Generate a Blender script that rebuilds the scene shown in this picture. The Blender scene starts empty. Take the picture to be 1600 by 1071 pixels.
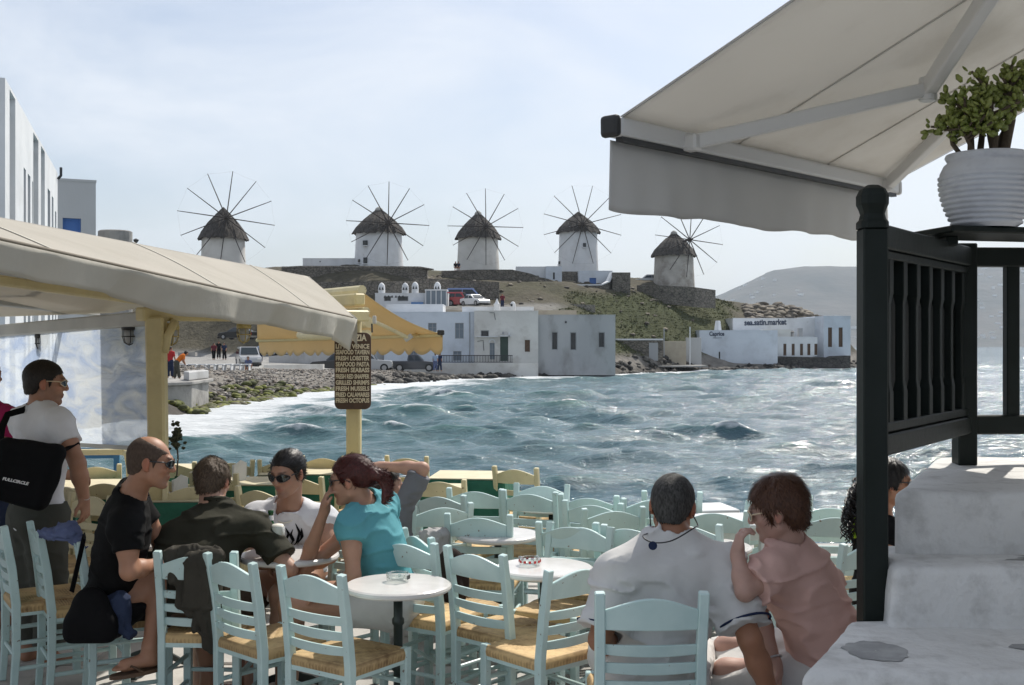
import bpy, bmesh, math, random
import numpy as np
from mathutils import Vector, Matrix, Euler
S = bpy.context.scene
COL = S.collection
rad = math.radians

# ------------------------------------------------------------------ camera
CAMZ = 1.83
cam_d = bpy.data.cameras.new('camera')
cam_d.lens = 40.0
cam_d.sensor_width = 36.0
cam_d.shift_y = 0.0028
cam_d.clip_start = 0.05
cam_d.clip_end = 40000.0
cam = bpy.data.objects.new('camera', cam_d)
cam.location = (0, 0, CAMZ)
cam.rotation_euler = (rad(90), 0, 0)
COL.objects.link(cam)
S.camera = cam

# ------------------------------------------------------------------ sky and sun
SUN_AZ, SUN_EL = 30.0, 50.0      # degrees clockwise from +Y, above the horizon
W = bpy.data.worlds.new('World')
S.world = W
W.use_nodes = True
nt = W.node_tree
nt.nodes.clear()
wo = nt.nodes.new('ShaderNodeOutputWorld')
bg = nt.nodes.new('ShaderNodeBackground')
bg.inputs['Strength'].default_value = 0.115
sky = nt.nodes.new('ShaderNodeTexSky')
sky.sky_type = 'NISHITA'
sky.sun_disc = False
sky.sun_elevation = rad(SUN_EL)
sky.sun_rotation = rad(SUN_AZ)
sky.air_density = 1.0
sky.dust_density = 2.2
sky.ozone_density = 1.6
sky.altitude = 0.0
tc = nt.nodes.new('ShaderNodeTexCoord')
mp = nt.nodes.new('ShaderNodeMapping')
mp.inputs['Scale'].default_value = (1.6, 1.6, 4.2)
mp.inputs['Rotation'].default_value = (0.25, 0.2, 0.5)
nz = nt.nodes.new('ShaderNodeTexNoise')
nz.inputs['Scale'].default_value = 1.9
nz.inputs['Detail'].default_value = 8.0
nz.inputs['Roughness'].default_value = 0.55
nz.inputs['Distortion'].default_value = 0.5
cr = nt.nodes.new('ShaderNodeValToRGB')
cr.color_ramp.elements[0].position = 0.42
cr.color_ramp.elements[0].color = (0.28, 0.28, 0.28, 1)
cr.color_ramp.elements[1].position = 0.66
cr.color_ramp.elements[1].color = (0.78, 0.78, 0.78, 1)
mx = nt.nodes.new('ShaderNodeMixRGB')
mx.inputs['Color2'].default_value = (7.4, 7.75, 8.3, 1)     # thin veil of high cloud
nt.links.new(tc.outputs['Generated'], mp.inputs['Vector'])
nt.links.new(mp.outputs['Vector'], nz.inputs['Vector'])
nt.links.new(nz.outputs['Fac'], cr.inputs['Fac'])
nt.links.new(cr.outputs['Color'], mx.inputs['Fac'])
nt.links.new(sky.outputs['Color'], mx.inputs['Color1'])
nt.links.new(mx.outputs['Color'], bg.inputs['Color'])
nt.links.new(bg.outputs['Background'], wo.inputs['Surface'])

sun_d = bpy.data.lights.new('sun', 'SUN')
sun_d.energy = 4.5
sun_d.angle = rad(0.6)
sun_d.color = (1.0, 0.95, 0.86)
sun = bpy.data.objects.new('sun', sun_d)
COL.objects.link(sun)
to_sun = Vector((math.sin(rad(SUN_AZ)) * math.cos(rad(SUN_EL)), math.cos(rad(SUN_AZ)) * math.cos(rad(SUN_EL)), math.sin(rad(SUN_EL))))
sun.rotation_euler = to_sun.to_track_quat('Z', 'Y').to_euler()
sun.location = to_sun * 60

S.view_settings.view_transform = 'Standard'
S.view_settings.look = 'None'
S.view_settings.exposure = 0.12
S.view_settings.gamma = 1.0
S.view_settings.use_curve_mapping = False
S.render.engine = 'CYCLES'
S.cycles.use_denoising = True
S.cycles.max_bounces = 6
S.cycles.transparent_max_bounces = 8
S.cycles.sample_clamp_indirect = 4.0
S.cycles.caustics_reflective = False
S.cycles.caustics_refractive = False
S.cycles.volume_bounces = 0

# ------------------------------------------------------------------ helpers
FPX = 1600 * 40.0 / 36.0
def at(x, y, D):
    """world point seen at photograph pixel (x, y) when it stands D metres away"""
    return Vector(((x - 800) / FPX * D, D, CAMZ + (540 - y) / FPX * D))
def gx(x, D): return (x - 800) / FPX * D
def gz(y, D): return CAMZ + (540 - y) / FPX * D

def rot(rx=0, ry=0, rz=0): return Euler((rad(rx), rad(ry), rad(rz))).to_matrix()

class MB:
    def __init__(s): s.v = []; s.f = []
    def add(s, vs, fs):
        n = len(s.v)
        s.v += [tuple(p) for p in vs]
        s.f += [tuple(i + n for i in f) for f in fs]
        return s
    def box(s, c, d, R=None):
        c = Vector(c); h = Vector(d) * 0.5
        vs = []
        for k in range(8):
            p = Vector((h.x if k & 1 else -h.x, h.y if k & 2 else -h.y, h.z if k & 4 else -h.z))
            vs.append((R @ p if R else p) + c)
        return s.add(vs, [(0, 2, 3, 1), (4, 5, 7, 6), (0, 1, 5, 4), (2, 6, 7, 3), (0, 4, 6, 2), (1, 3, 7, 5)])
    def box2(s, a, b):
        a = Vector(a); b = Vector(b)
        return s.box((a + b) * .5, b - a)
    def bar(s, a, b, w, h, up=(0, 0, 1)):
        a = Vector(a); b = Vector(b); d = (b - a); L = d.length; d.normalize()
        u = Vector(up); x = d.cross(u)
        if x.length < 1e-4: x = d.cross(Vector((1, 0, 0)))
        x.normalize(); u = x.cross(d)
        R = Matrix((x, d, u)).transposed()
        return s.box((a + b) * .5, (w, L, h), R)
    def path(s, pts, w, h, up=(0, 0, 1)):
        """rectangular section swept along a polyline"""
        pts = [Vector(p) for p in pts]; n = len(pts); vs = []; fs = []
        for i, p in enumerate(pts):
            d = (pts[min(i + 1, n - 1)] - pts[max(i - 1, 0)]).normalized()
            x = d.cross(Vector(up)).normalized(); u = x.cross(d)
            ww = w[i] if isinstance(w, (list, tuple)) else w
            hh = h[i] if isinstance(h, (list, tuple)) else h
            vs += [p - x * ww / 2 - u * hh / 2, p + x * ww / 2 - u * hh / 2, p + x * ww / 2 + u * hh / 2, p - x * ww / 2 + u * hh / 2]
        for i in range(n - 1):
            for k in range(4):
                a = i * 4 + k; b = i * 4 + (k + 1) % 4
                fs.append((a, b, b + 4, a + 4))
        fs += [(3, 2, 1, 0), tuple(n * 4 - 4 + k for k in range(4))]
        return s.add(vs, fs)
    def tube(s, pts, r, n=8, cap=True):
        pts = [Vector(p) for p in pts]; m = len(pts); vs = []; fs = []
        up = Vector((0, 0, 1))
        d0 = (pts[1] - pts[0]).normalized()
        if abs(d0.dot(up)) > .95: up = Vector((1, 0, 0))
        for i, p in enumerate(pts):
            d = (pts[min(i + 1, m - 1)] - pts[max(i - 1, 0)]).normalized()
            x = d.cross(up)
            if x.length < 1e-3: x = d.cross(Vector((0, 1, 0)))
            x.normalize(); u = x.cross(d)
            rr = r[i] if isinstance(r, (list, tuple)) else r
            for k in range(n):
                a = 2 * math.pi * k / n
                vs.append(p + x * rr * math.cos(a) + u * rr * math.sin(a))
        for i in range(m - 1):
            for k in range(n):
                a = i * n + k; b = i * n + (k + 1) % n
                fs.append((a, b, b + n, a + n))
        if cap: fs += [tuple(range(n - 1, -1, -1)), tuple((m - 1) * n + k for k in range(n))]
        return s.add(vs, fs)
    def lathe(s, prof, n=24, c=(0, 0, 0), close=True):
        c = Vector(c); vs = []; fs = []; m = len(prof)
        for r, z in prof:
            for k in range(n):
                a = 2 * math.pi * k / n
                vs.append(c + Vector((r * math.cos(a), r * math.sin(a), z)))
        for i in range(m - 1):
            for k in range(n):
                a = i * n + k; b = i * n + (k + 1) % n
                fs.append((a, b, b + n, a + n))
        if close: fs += [tuple(range(n - 1, -1, -1)), tuple((m - 1) * n + k for k in range(n))]
        return s.add(vs, fs)
    def prism(s, poly, d, n=None):
        """polygon of 3-D points extruded by vector d"""
        poly = [Vector(p) for p in poly]; d = Vector(d); k = len(poly)
        vs = poly + [p + d for p in poly]
        fs = [tuple(range(k - 1, -1, -1)), tuple(range(k, 2 * k))]
        fs += [(i, (i + 1) % k, (i + 1) % k + k, i + k) for i in range(k)]
        return s.add(vs, fs)
    def sheet(s, P, nu, nv, th=0.0):
        """P(u,v) sampled on a grid; th>0 gives it a thickness along its normal"""
        G = [[Vector(P(i / (nu - 1), j / (nv - 1))) for i in range(nu)] for j in range(nv)]
        vs = [p for row in G for p in row]; N = nu * nv
        fs = [(j * nu + i, j * nu + i + 1, (j + 1) * nu + i + 1, (j + 1) * nu + i) for j in range(nv - 1) for i in range(nu - 1)]
        if th:
            back = []
            for j in range(nv):
                for i in range(nu):
                    du = G[j][min(i + 1, nu - 1)] - G[j][max(i - 1, 0)]
                    dv = G[min(j + 1, nv - 1)][i] - G[max(j - 1, 0)][i]
                    nn = du.cross(dv)
                    if nn.length > 0: nn.normalize()
                    back.append(G[j][i] - nn * th)
            vs = vs + back
            fs = fs + [tuple(k + N for k in reversed(f)) for f in fs]
            ring = [i for i in range(nu)] + [j * nu + nu - 1 for j in range(1, nv)] + [(nv - 1) * nu + i for i in range(nu - 2, -1, -1)] + [j * nu for j in range(nv - 2, 0, -1)]
            for a, b in zip(ring, ring[1:] + ring[:1]): fs.append((b, a, a + N, b + N))
        return s.add(vs, fs)
    def build(s, name, m, parent=None, bevel=0, smooth=False, world=False, seg=1, fix=False):
        me = bpy.data.meshes.new(name)
        vs = s.v
        if world and parent is not None:
            M = wm(parent).inverted()
            vs = [tuple(M @ Vector(p)) for p in vs]
        me.from_pydata(vs, [], s.f)
        if bevel or fix:
            bm = bmesh.new(); bm.from_mesh(me)
            if fix: bmesh.ops.recalc_face_normals(bm, faces=bm.faces)
            if bevel:
                es = [e for e in bm.edges if len(e.link_faces) == 2 and e.calc_face_angle(0) > .5]
                bmesh.ops.bevel(bm, geom=es, offset=bevel, segments=seg, affect='EDGES', profile=.5)
            bm.to_mesh(me); bm.free()
        return link(name, me, m, parent, smooth)

def link(name, me, m, parent=None, smooth=False):
    me.name = name
    for q in (m if isinstance(m, (list, tuple)) else [m]):
        if q is not None: me.materials.append(q)
    if smooth: me.polygons.foreach_set('use_smooth', [True] * len(me.polygons))
    me.update()
    o = bpy.data.objects.new(name, me)
    COL.objects.link(o)
    if parent is not None: o.parent = parent
    return o
def wm(o): return o.matrix_basis if o.parent is None else wm(o.parent) @ o.matrix_basis
def tag(o, label=None, cat=None, group=None, kind=None):
    if label: o['label'] = label
    if cat: o['category'] = cat
    if group: o['group'] = group
    if kind: o['kind'] = kind
    elif cat: o['kind'] = 'thing'
    return o
def empty(name, loc, rz=0, label=None, cat=None, group=None):
    o = bpy.data.objects.new(name, None)
    o.empty_display_size = .1
    o.location = loc; o.rotation_euler = (0, 0, rad(rz))
    COL.objects.link(o)
    return tag(o, label, cat, group)
def copy_tree(o, parent=None):
    c = o.copy(); COL.objects.link(c); c.parent = parent
    for ch in list(o.children): copy_tree(ch, c)
    return c
def np_mesh(name, V, F, m, parent=None, smooth=True):
    """V (n,3) float array, F (m,4) or (m,3) int array"""
    me = bpy.data.meshes.new(name)
    V = np.asarray(V, np.float32); F = np.asarray(F, np.int32); k = F.shape[1]
    me.vertices.add(len(V)); me.vertices.foreach_set('co', V.ravel())
    me.loops.add(F.size); me.loops.foreach_set('vertex_index', F.ravel())
    me.polygons.add(len(F)); me.polygons.foreach_set('loop_start', np.arange(0, F.size, k, dtype=np.int32))
    me.polygons.foreach_set('loop_total', np.full(len(F), k, np.int32))
    me.update(calc_edges=True)
    return link(name, me, m, parent, smooth)
def attr(o, name, vals):
    a = o.data.attributes.new(name, 'FLOAT', 'POINT')
    a.data.foreach_set('value', np.asarray(vals, np.float32))
def cattr(o, name, cols):
    a = o.data.attributes.new(name, 'FLOAT_COLOR', 'POINT')
    c = np.ones((len(cols), 4), np.float32); c[:, :3] = cols
    a.data.foreach_set('color', c.ravel())

# ---- numpy noise
def _h(ix, iy, iz, s):
    n = (ix * 374761393 + iy * 668265263 + iz * 2147483647 + s * 144269504).astype(np.int64)
    n = (n ^ (n >> 13)) * 1274126177
    n = n ^ (n >> 16)
    return (n & 0xffff) / 65535.0
def vnoise(x, y, z=None, s=0):
    x = np.asarray(x, float); y = np.asarray(y, float); z = np.zeros_like(x) if z is None else np.asarray(z, float)
    ix, iy, iz = np.floor(x).astype(np.int64), np.floor(y).astype(np.int64), np.floor(z).astype(np.int64)
    fx, fy, fz = x - ix, y - iy, z - iz
    fx = fx * fx * (3 - 2 * fx); fy = fy * fy * (3 - 2 * fy); fz = fz * fz * (3 - 2 * fz)
    r = 0
    for a in (0, 1):
        for b in (0, 1):
            for c in (0, 1):
                w = (fx if a else 1 - fx) * (fy if b else 1 - fy) * (fz if c else 1 - fz)
                r = r + w * _h(ix + a, iy + b, iz + c, s)
    return r * 2 - 1
def fbm(x, y, z=None, o=4, s=0):
    r = 0; a = 1.0; t = 0
    for k in range(o):
        r = r + a * vnoise(x * 2 ** k, y * 2 ** k, None if z is None else z * 2 ** k, s + k); t += a; a *= .5
    return r / t
def sstep(a, b, x):
    t = np.clip((x - a) / (b - a), 0, 1); return t * t * (3 - 2 * t)

# ------------------------------------------------------------------ materials
MAT = {}
def pm(name, c, c2=None, scale=6.0, rough=.6, bump=0.0, bscale=60.0, metal=0.0, spec=.5, trans=0.0, detail=4.0, lo=.35, hi=.65, stretch=(1, 1, 1), obj=False, bdist=.01, dirt=None, dscale=3., damt=.5, coat=0):
    """principled surface: two colours mixed by noise, optional dirt layer, noise bump, optional translucency"""
    m = bpy.data.materials.new(name); MAT[name] = m
    m.use_nodes = True
    t = m.node_tree; n = t.nodes; L = t.links
    b = n['Principled BSDF']
    b.inputs['Roughness'].default_value = rough
    b.inputs['Metallic'].default_value = metal
    b.inputs['Specular IOR Level'].default_value = spec
    if coat: b.inputs['Coat Weight'].default_value = coat
    if obj:
        g = n.new('ShaderNodeTexCoord'); src = g.outputs['Object']
    else:
        g = n.new('ShaderNodeNewGeometry'); src = g.outputs['Position']
    mpn = n.new('ShaderNodeMapping'); mpn.inputs['Scale'].default_value = stretch
    L.new(src, mpn.inputs['Vector'])
    colout = None
    if c2 is not None:
        z = n.new('ShaderNodeTexNoise'); z.inputs['Scale'].default_value = scale; z.inputs['Detail'].default_value = detail
        L.new(mpn.outputs['Vector'], z.inputs['Vector'])
        r = n.new('ShaderNodeValToRGB')
        r.color_ramp.elements[0].position = lo; r.color_ramp.elements[0].color = (*c, 1)
        r.color_ramp.elements[1].position = hi; r.color_ramp.elements[1].color = (*c2, 1)
        L.new(z.outputs['Fac'], r.inputs['Fac']); colout = r.outputs['Color']
    else:
        rg = n.new('ShaderNodeRGB'); rg.outputs[0].default_value = (*c, 1); colout = rg.outputs[0]
    if dirt is not None:
        z2 = n.new('ShaderNodeTexNoise'); z2.inputs['Scale'].default_value = dscale; z2.inputs['Detail'].default_value = 8; z2.inputs['Roughness'].default_value = .65
        L.new(mpn.outputs['Vector'], z2.inputs['Vector'])
        r2 = n.new('ShaderNodeValToRGB'); r2.color_ramp.elements[0].position = .5; r2.color_ramp.elements[0].color = (0, 0, 0, 1)
        r2.color_ramp.elements[1].position = .68; r2.color_ramp.elements[1].color = (damt, damt, damt, 1)
        L.new(z2.outputs['Fac'], r2.inputs['Fac'])
        mm = n.new('ShaderNodeMixRGB'); mm.inputs['Color2'].default_value = (*dirt, 1)
        L.new(r2.outputs['Color'], mm.inputs['Fac']); L.new(colout, mm.inputs['Color1']); colout = mm.outputs['Color']
    L.new(colout, b.inputs['Base Color'])
    if bump:
        z3 = n.new('ShaderNodeTexNoise'); z3.inputs['Scale'].default_value = bscale; z3.inputs['Detail'].default_value = 5
        L.new(mpn.outputs['Vector'], z3.inputs['Vector'])
        bp = n.new('ShaderNodeBump'); bp.inputs['Strength'].default_value = bump; bp.inputs['Distance'].default_value = bdist
        L.new(z3.outputs['Fac'], bp.inputs['Height']); L.new(bp.outputs['Normal'], b.inputs['Normal'])
    if trans:
        tr = n.new('ShaderNodeBsdfTranslucent'); L.new(colout, tr.inputs['Color'])
        ms = n.new('ShaderNodeMixShader'); ms.inputs['Fac'].default_value = trans
        L.new(b.outputs[0], ms.inputs[1]); L.new(tr.outputs[0], ms.inputs[2])
        L.new(ms.outputs[0], n['Material Output'].inputs['Surface'])
    return m

def add_wear(m, chip, scale=45., thr=.66, rnd=.07):
    """small chips showing the wood, and a slightly different tone on every piece"""
    t = m.node_tree; n = t.nodes; L = t.links; b = n['Principled BSDF']; src = b.inputs['Base Color'].links[0].from_socket
    oi = n.new('ShaderNodeObjectInfo'); mr = n.new('ShaderNodeMapRange'); mr.inputs['To Min'].default_value = 1 - rnd; mr.inputs['To Max'].default_value = 1 + rnd
    L.new(oi.outputs['Random'], mr.inputs['Value']); vm = n.new('ShaderNodeVectorMath'); vm.operation = 'SCALE'
    L.new(src, vm.inputs[0]); L.new(mr.outputs[0], vm.inputs['Scale']); out = vm.outputs[0]
    if chip:
        g = n.new('ShaderNodeNewGeometry'); z = n.new('ShaderNodeTexNoise'); z.inputs['Scale'].default_value = scale; z.inputs['Detail'].default_value = 6; L.new(g.outputs['Position'], z.inputs['Vector'])
        r = n.new('ShaderNodeMapRange'); r.inputs['From Min'].default_value = thr; r.inputs['From Max'].default_value = thr + .03; L.new(z.outputs['Fac'], r.inputs['Value'])
        mm = n.new('ShaderNodeMixRGB'); mm.inputs['Color2'].default_value = (*chip, 1); L.new(r.outputs[0], mm.inputs['Fac']); L.new(out, mm.inputs['Color1']); out = mm.outputs[0]
    L.new(out, b.inputs['Base Color'])
def attr_mat(name, a0, a1=None, rough=.8, noise=(.25, 30.), bump=.3, bscale=40., bdist=.01, spec=.3, aname='Col'):
    """surface whose colour is carried by its own colour attribute, varied by noise"""
    m = bpy.data.materials.new(name); MAT[name] = m
    m.use_nodes = True
    t = m.node_tree; n = t.nodes; L = t.links; b = n['Principled BSDF']
    b.inputs['Roughness'].default_value = rough; b.inputs['Specular IOR Level'].default_value = spec
    at_ = n.new('ShaderNodeAttribute'); at_.attribute_name = aname
    g = n.new('ShaderNodeNewGeometry')
    z = n.new('ShaderNodeTexNoise'); z.inputs['Scale'].default_value = noise[1]; z.inputs['Detail'].default_value = 6
    L.new(g.outputs['Position'], z.inputs['Vector'])
    mr = n.new('ShaderNodeMapRange'); mr.inputs['From Min'].default_value = .3; mr.inputs['From Max'].default_value = .7
    mr.inputs['To Min'].default_value = 1 - noise[0]; mr.inputs['To Max'].default_value = 1 + noise[0]
    L.new(z.outputs['Fac'], mr.inputs['Value'])
    vm = n.new('ShaderNodeVectorMath'); vm.operation = 'SCALE'
    L.new(at_.outputs['Color'], vm.inputs[0]); L.new(mr.outputs['Result'], vm.inputs['Scale'])
    L.new(vm.outputs[0], b.inputs['Base Color'])
    if bump:
        z3 = n.new('ShaderNodeTexNoise'); z3.inputs['Scale'].default_value = bscale; z3.inputs['Detail'].default_value = 6
        L.new(g.outputs['Position'], z3.inputs['Vector'])
        bp = n.new('ShaderNodeBump'); bp.inputs['Strength'].default_value = bump; bp.inputs['Distance'].default_value = bdist
        L.new(z3.outputs['Fac'], bp.inputs['Height']); L.new(bp.outputs['Normal'], b.inputs['Normal'])
    return m

# ------------------------------------------------------------------ mesh lettering
BENCH = bpy.data.scenes.new('bench')      # scratch scene for evaluating single objects
def baked(o):
    BENCH.collection.objects.link(o)
    vl = BENCH.view_layers[0]; vl.update()
    me = bpy.data.meshes.new_from_object(o.evaluated_get(vl.depsgraph))
    BENCH.collection.objects.unlink(o)
    return me
def text_mb(txt, size, ext=.002):
    cu = bpy.data.curves.new('t', 'FONT'); cu.body = txt; cu.size = size; cu.extrude = ext
    cu.align_x = 'CENTER'; cu.align_y = 'CENTER'; cu.resolution_u = 3; cu.offset = size * .035
    o = bpy.data.objects.new('t', cu)
    me = baked(o)
    bpy.data.objects.remove(o); bpy.data.curves.remove(cu)
    return me
def lettering(txt, size, mat_, parent, M, width=None, name='lettering', bold=0.0, height=None, slant=0):
    """text laid in the plane of matrix M (its x = reading direction, y = up), scaled to a given width"""
    me = text_mb(txt, size)
    co = np.array([v.co for v in me.vertices])
    if width: co[:, 0] *= width / (co[:, 0].max() - co[:, 0].min())
    if height: co[:, 1] *= height / (co[:, 1].max() - co[:, 1].min())
    co[:, 0] -= (co[:, 0].max() + co[:, 0].min()) / 2
    co[:, 1] -= (co[:, 1].max() + co[:, 1].min()) / 2
    co[:, 0] += slant * co[:, 1]
    if parent is not None: M = wm(parent).inverted() @ M
    for v, c in zip(me.vertices, co): v.co = M @ Vector(c)
    return link(name, me, mat_, parent)
def face_M(o, right, up):
    right = Vector(right).normalized(); up = Vector(up).normalized(); n = right.cross(up)
    M = Matrix((right, up, n)).transposed().to_4x4(); M.translation = Vector(o)
    return M

# ------------------------------------------------------------------ the setting: sea, land, far coast, air
SEA = -1.2
SHORE = [(150, 40), (262, 49), (310, 55), (420, 67), (520, 77), (600, 88), (700, 101), (800, 108), (960, 119), (1100, 137), (1215, 144), (1340, 151), (1364, 178), (1345, 235), (1250, 300)]
SH = np.array([(gx(x, D), D) for x, D in SHORE])
def shore_dist(X, Y):
    """metres from the shoreline, positive out at sea"""
    best = np.full(X.shape, 1e9); side = np.ones(X.shape)
    for (x0, y0), (x1, y1) in zip(SH[:-1], SH[1:]):
        dx, dy = x1 - x0, y1 - y0
        t = np.clip(((X - x0) * dx + (Y - y0) * dy) / (dx * dx + dy * dy), 0, 1)
        d = np.hypot(X - x0 - t * dx, Y - y0 - t * dy)
        sd = np.sign(dx * (Y - y0) - dy * (X - x0))
        up = d < best
        best = np.where(up, d, best); side = np.where(up, sd, side)
    return -best * side

def build_sea():
    rng = np.random.RandomState(7)
    ds = [6.5]
    while ds[-1] < 11000:
        D = ds[-1]; ds.append(D + max(.095, D * (.0048 if D < 170 else .012)))
    ds = np.array(ds)
    th = np.concatenate([np.linspace(-44, -27, 40, endpoint=False), np.linspace(-27, 27, 520, endpoint=False), np.linspace(27, 44, 40)])
    T, D = np.meshgrid(np.radians(th), ds)
    X0 = D * np.tan(T); Y0 = D.copy()
    X, Y, Z = X0.copy(), Y0.copy(), np.zeros_like(X0)
    jac = np.zeros_like(X0)
    sp = np.maximum(np.gradient(ds)[:, None], 54 / 520 * math.pi / 180 * D)
    waves = []
    for lam_lo, lam_hi, n, amp in ((9., 16., 7, .054), (4.5, 9., 12, .046), (2., 4.5, 18, .033), (.9, 2., 24, .0185), (.42, .9, 26, .0075)):
        for _ in range(n):
            waves.append((rng.uniform(lam_lo, lam_hi), rng.normal(-102, 24), rng.uniform(0, 6.28), amp * rng.uniform(.6, 1.4)))
    sd = shore_dist(X0, Y0)
    grp = .75 + .5 * fbm(X0 / 22, Y0 / 22, o=2, s=5)
    calm = sstep(-2, 9, sd) * .85 + .15
    for lam, dr, ph, a in waves:
        k = 2 * math.pi / lam; dx, dy = math.cos(rad(dr)), math.sin(rad(dr))
        w = np.clip((lam / sp - 2.2) / 3.0, 0, 1) * a * grp * calm
        q = k * (dx * X0 + dy * Y0) + ph
        c, s = np.cos(q), np.sin(q)
        Z += w * c; st = .95 if lam > 2 else .7
        X -= st * w * dx * s; Y -= st * w * dy * s
        jac += st * w * k * c
    Z += SEA
    ny, nx = X.shape
    V = np.stack([X, Y, Z], -1).reshape(-1, 3)
    idx = np.arange(ny * nx).reshape(ny, nx)
    F = np.stack([idx[:-1, :-1], idx[:-1, 1:], idx[1:, 1:], idx[1:, :-1]], -1).reshape(-1, 4)
    # foam: whitecaps on sharp crests, faint crest flecks painted in as sun glints, surf along the shore (widest off the pebble beach)
    beach = sstep(24., -10., X0) * sstep(150, 110, Y0)
    reach = 9 + 22 * beach
    swell = np.sin(sd / 3.1 + 2.2 * fbm(X0 / 16, Y0 / 16, o=3, s=3))
    surf = sstep(reach, 0, sd) * (.36 + .20 * swell + .42 * beach * fbm(X0 / 4, Y0 / 2.2, o=4, s=41)) + sstep(6.0, .2, sd) * .56
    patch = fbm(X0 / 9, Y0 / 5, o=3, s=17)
    caps_glints = sstep(.36, .92, jac + .45 * patch) * .55 + sstep(.1, .7, jac) * .13
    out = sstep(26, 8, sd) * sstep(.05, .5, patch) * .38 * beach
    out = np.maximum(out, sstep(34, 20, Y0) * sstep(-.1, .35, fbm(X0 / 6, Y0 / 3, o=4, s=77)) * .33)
    foam = np.clip(np.maximum(np.maximum(surf, caps_glints), out), 0, 1)
    m = bpy.data.materials.new('sea_water'); m.use_nodes = True
    t = m.node_tree; n = t.nodes; L = t.links; b = n['Principled BSDF']
    b.inputs['Base Color'].default_value = (.022, .062, .075, 1)
    b.inputs['Roughness'].default_value = .10; b.inputs['IOR'].default_value = 1.33
    g = n.new('ShaderNodeNewGeometry')
    mp_ = n.new('ShaderNodeMapping'); mp_.inputs['Scale'].default_value = (.55, 1.45, 1); mp_.inputs['Rotation'].default_value = (0, 0, .16)
    L.new(g.outputs['Position'], mp_.inputs['Vector'])
    z1 = n.new('ShaderNodeTexNoise'); z1.inputs['Scale'].default_value = 4.2; z1.inputs['Detail'].default_value = 5; z1.inputs['Roughness'].default_value = .62; z1.inputs['Distortion'].default_value = .6
    L.new(mp_.outputs[0], z1.inputs['Vector'])
    bp = n.new('ShaderNodeBump'); bp.inputs['Strength'].default_value = 1.0; bp.inputs['Distance'].default_value = .085
    L.new(z1.outputs['Fac'], bp.inputs['Height'])
    z0 = n.new('ShaderNodeTexNoise'); z0.inputs['Scale'].default_value = 1.1; z0.inputs['Detail'].default_value = 4
    L.new(mp_.outputs[0], z0.inputs['Vector'])
    bp0 = n.new('ShaderNodeBump'); bp0.inputs['Strength'].default_value = .4; bp0.inputs['Distance'].default_value = .28
    L.new(z0.outputs['Fac'], bp0.inputs['Height']); L.new(bp0.outputs[0], bp.inputs['Normal'])
    L.new(bp.outputs['Normal'], b.inputs['Normal'])
    # water colour: greener where the water is shallow or thin
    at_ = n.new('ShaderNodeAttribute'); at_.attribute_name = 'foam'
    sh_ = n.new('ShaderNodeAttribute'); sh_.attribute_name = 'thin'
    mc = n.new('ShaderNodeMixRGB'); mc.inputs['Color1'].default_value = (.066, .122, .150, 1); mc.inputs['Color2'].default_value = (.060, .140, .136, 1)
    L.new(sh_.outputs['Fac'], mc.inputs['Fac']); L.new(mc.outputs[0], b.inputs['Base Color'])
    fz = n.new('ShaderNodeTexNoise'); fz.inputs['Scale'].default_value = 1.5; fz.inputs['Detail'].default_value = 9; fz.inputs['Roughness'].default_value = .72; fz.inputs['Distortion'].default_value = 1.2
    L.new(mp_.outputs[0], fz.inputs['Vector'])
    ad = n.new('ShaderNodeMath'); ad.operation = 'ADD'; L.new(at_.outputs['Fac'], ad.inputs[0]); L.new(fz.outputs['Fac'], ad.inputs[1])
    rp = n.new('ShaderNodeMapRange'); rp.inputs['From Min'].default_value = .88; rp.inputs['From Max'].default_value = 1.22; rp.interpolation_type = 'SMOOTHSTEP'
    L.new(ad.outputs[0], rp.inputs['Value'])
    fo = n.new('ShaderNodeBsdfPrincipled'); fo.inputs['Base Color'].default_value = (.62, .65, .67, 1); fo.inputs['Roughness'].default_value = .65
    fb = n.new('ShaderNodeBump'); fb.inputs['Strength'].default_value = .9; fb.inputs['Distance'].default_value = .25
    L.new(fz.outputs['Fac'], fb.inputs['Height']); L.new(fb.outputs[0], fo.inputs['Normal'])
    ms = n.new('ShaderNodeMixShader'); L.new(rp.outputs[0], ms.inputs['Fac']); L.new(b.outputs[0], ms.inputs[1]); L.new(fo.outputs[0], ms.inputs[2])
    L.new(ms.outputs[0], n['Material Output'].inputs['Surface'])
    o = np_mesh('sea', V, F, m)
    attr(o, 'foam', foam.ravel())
    thin = np.clip(.9 * sstep(.12, .42, Z - SEA) * sstep(140, 30, Y0) + .5 * sstep(30, 3, sd), 0, 1)
    attr(o, 'thin', thin.ravel())
    tag(o, kind='structure')
build_sea()

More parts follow.
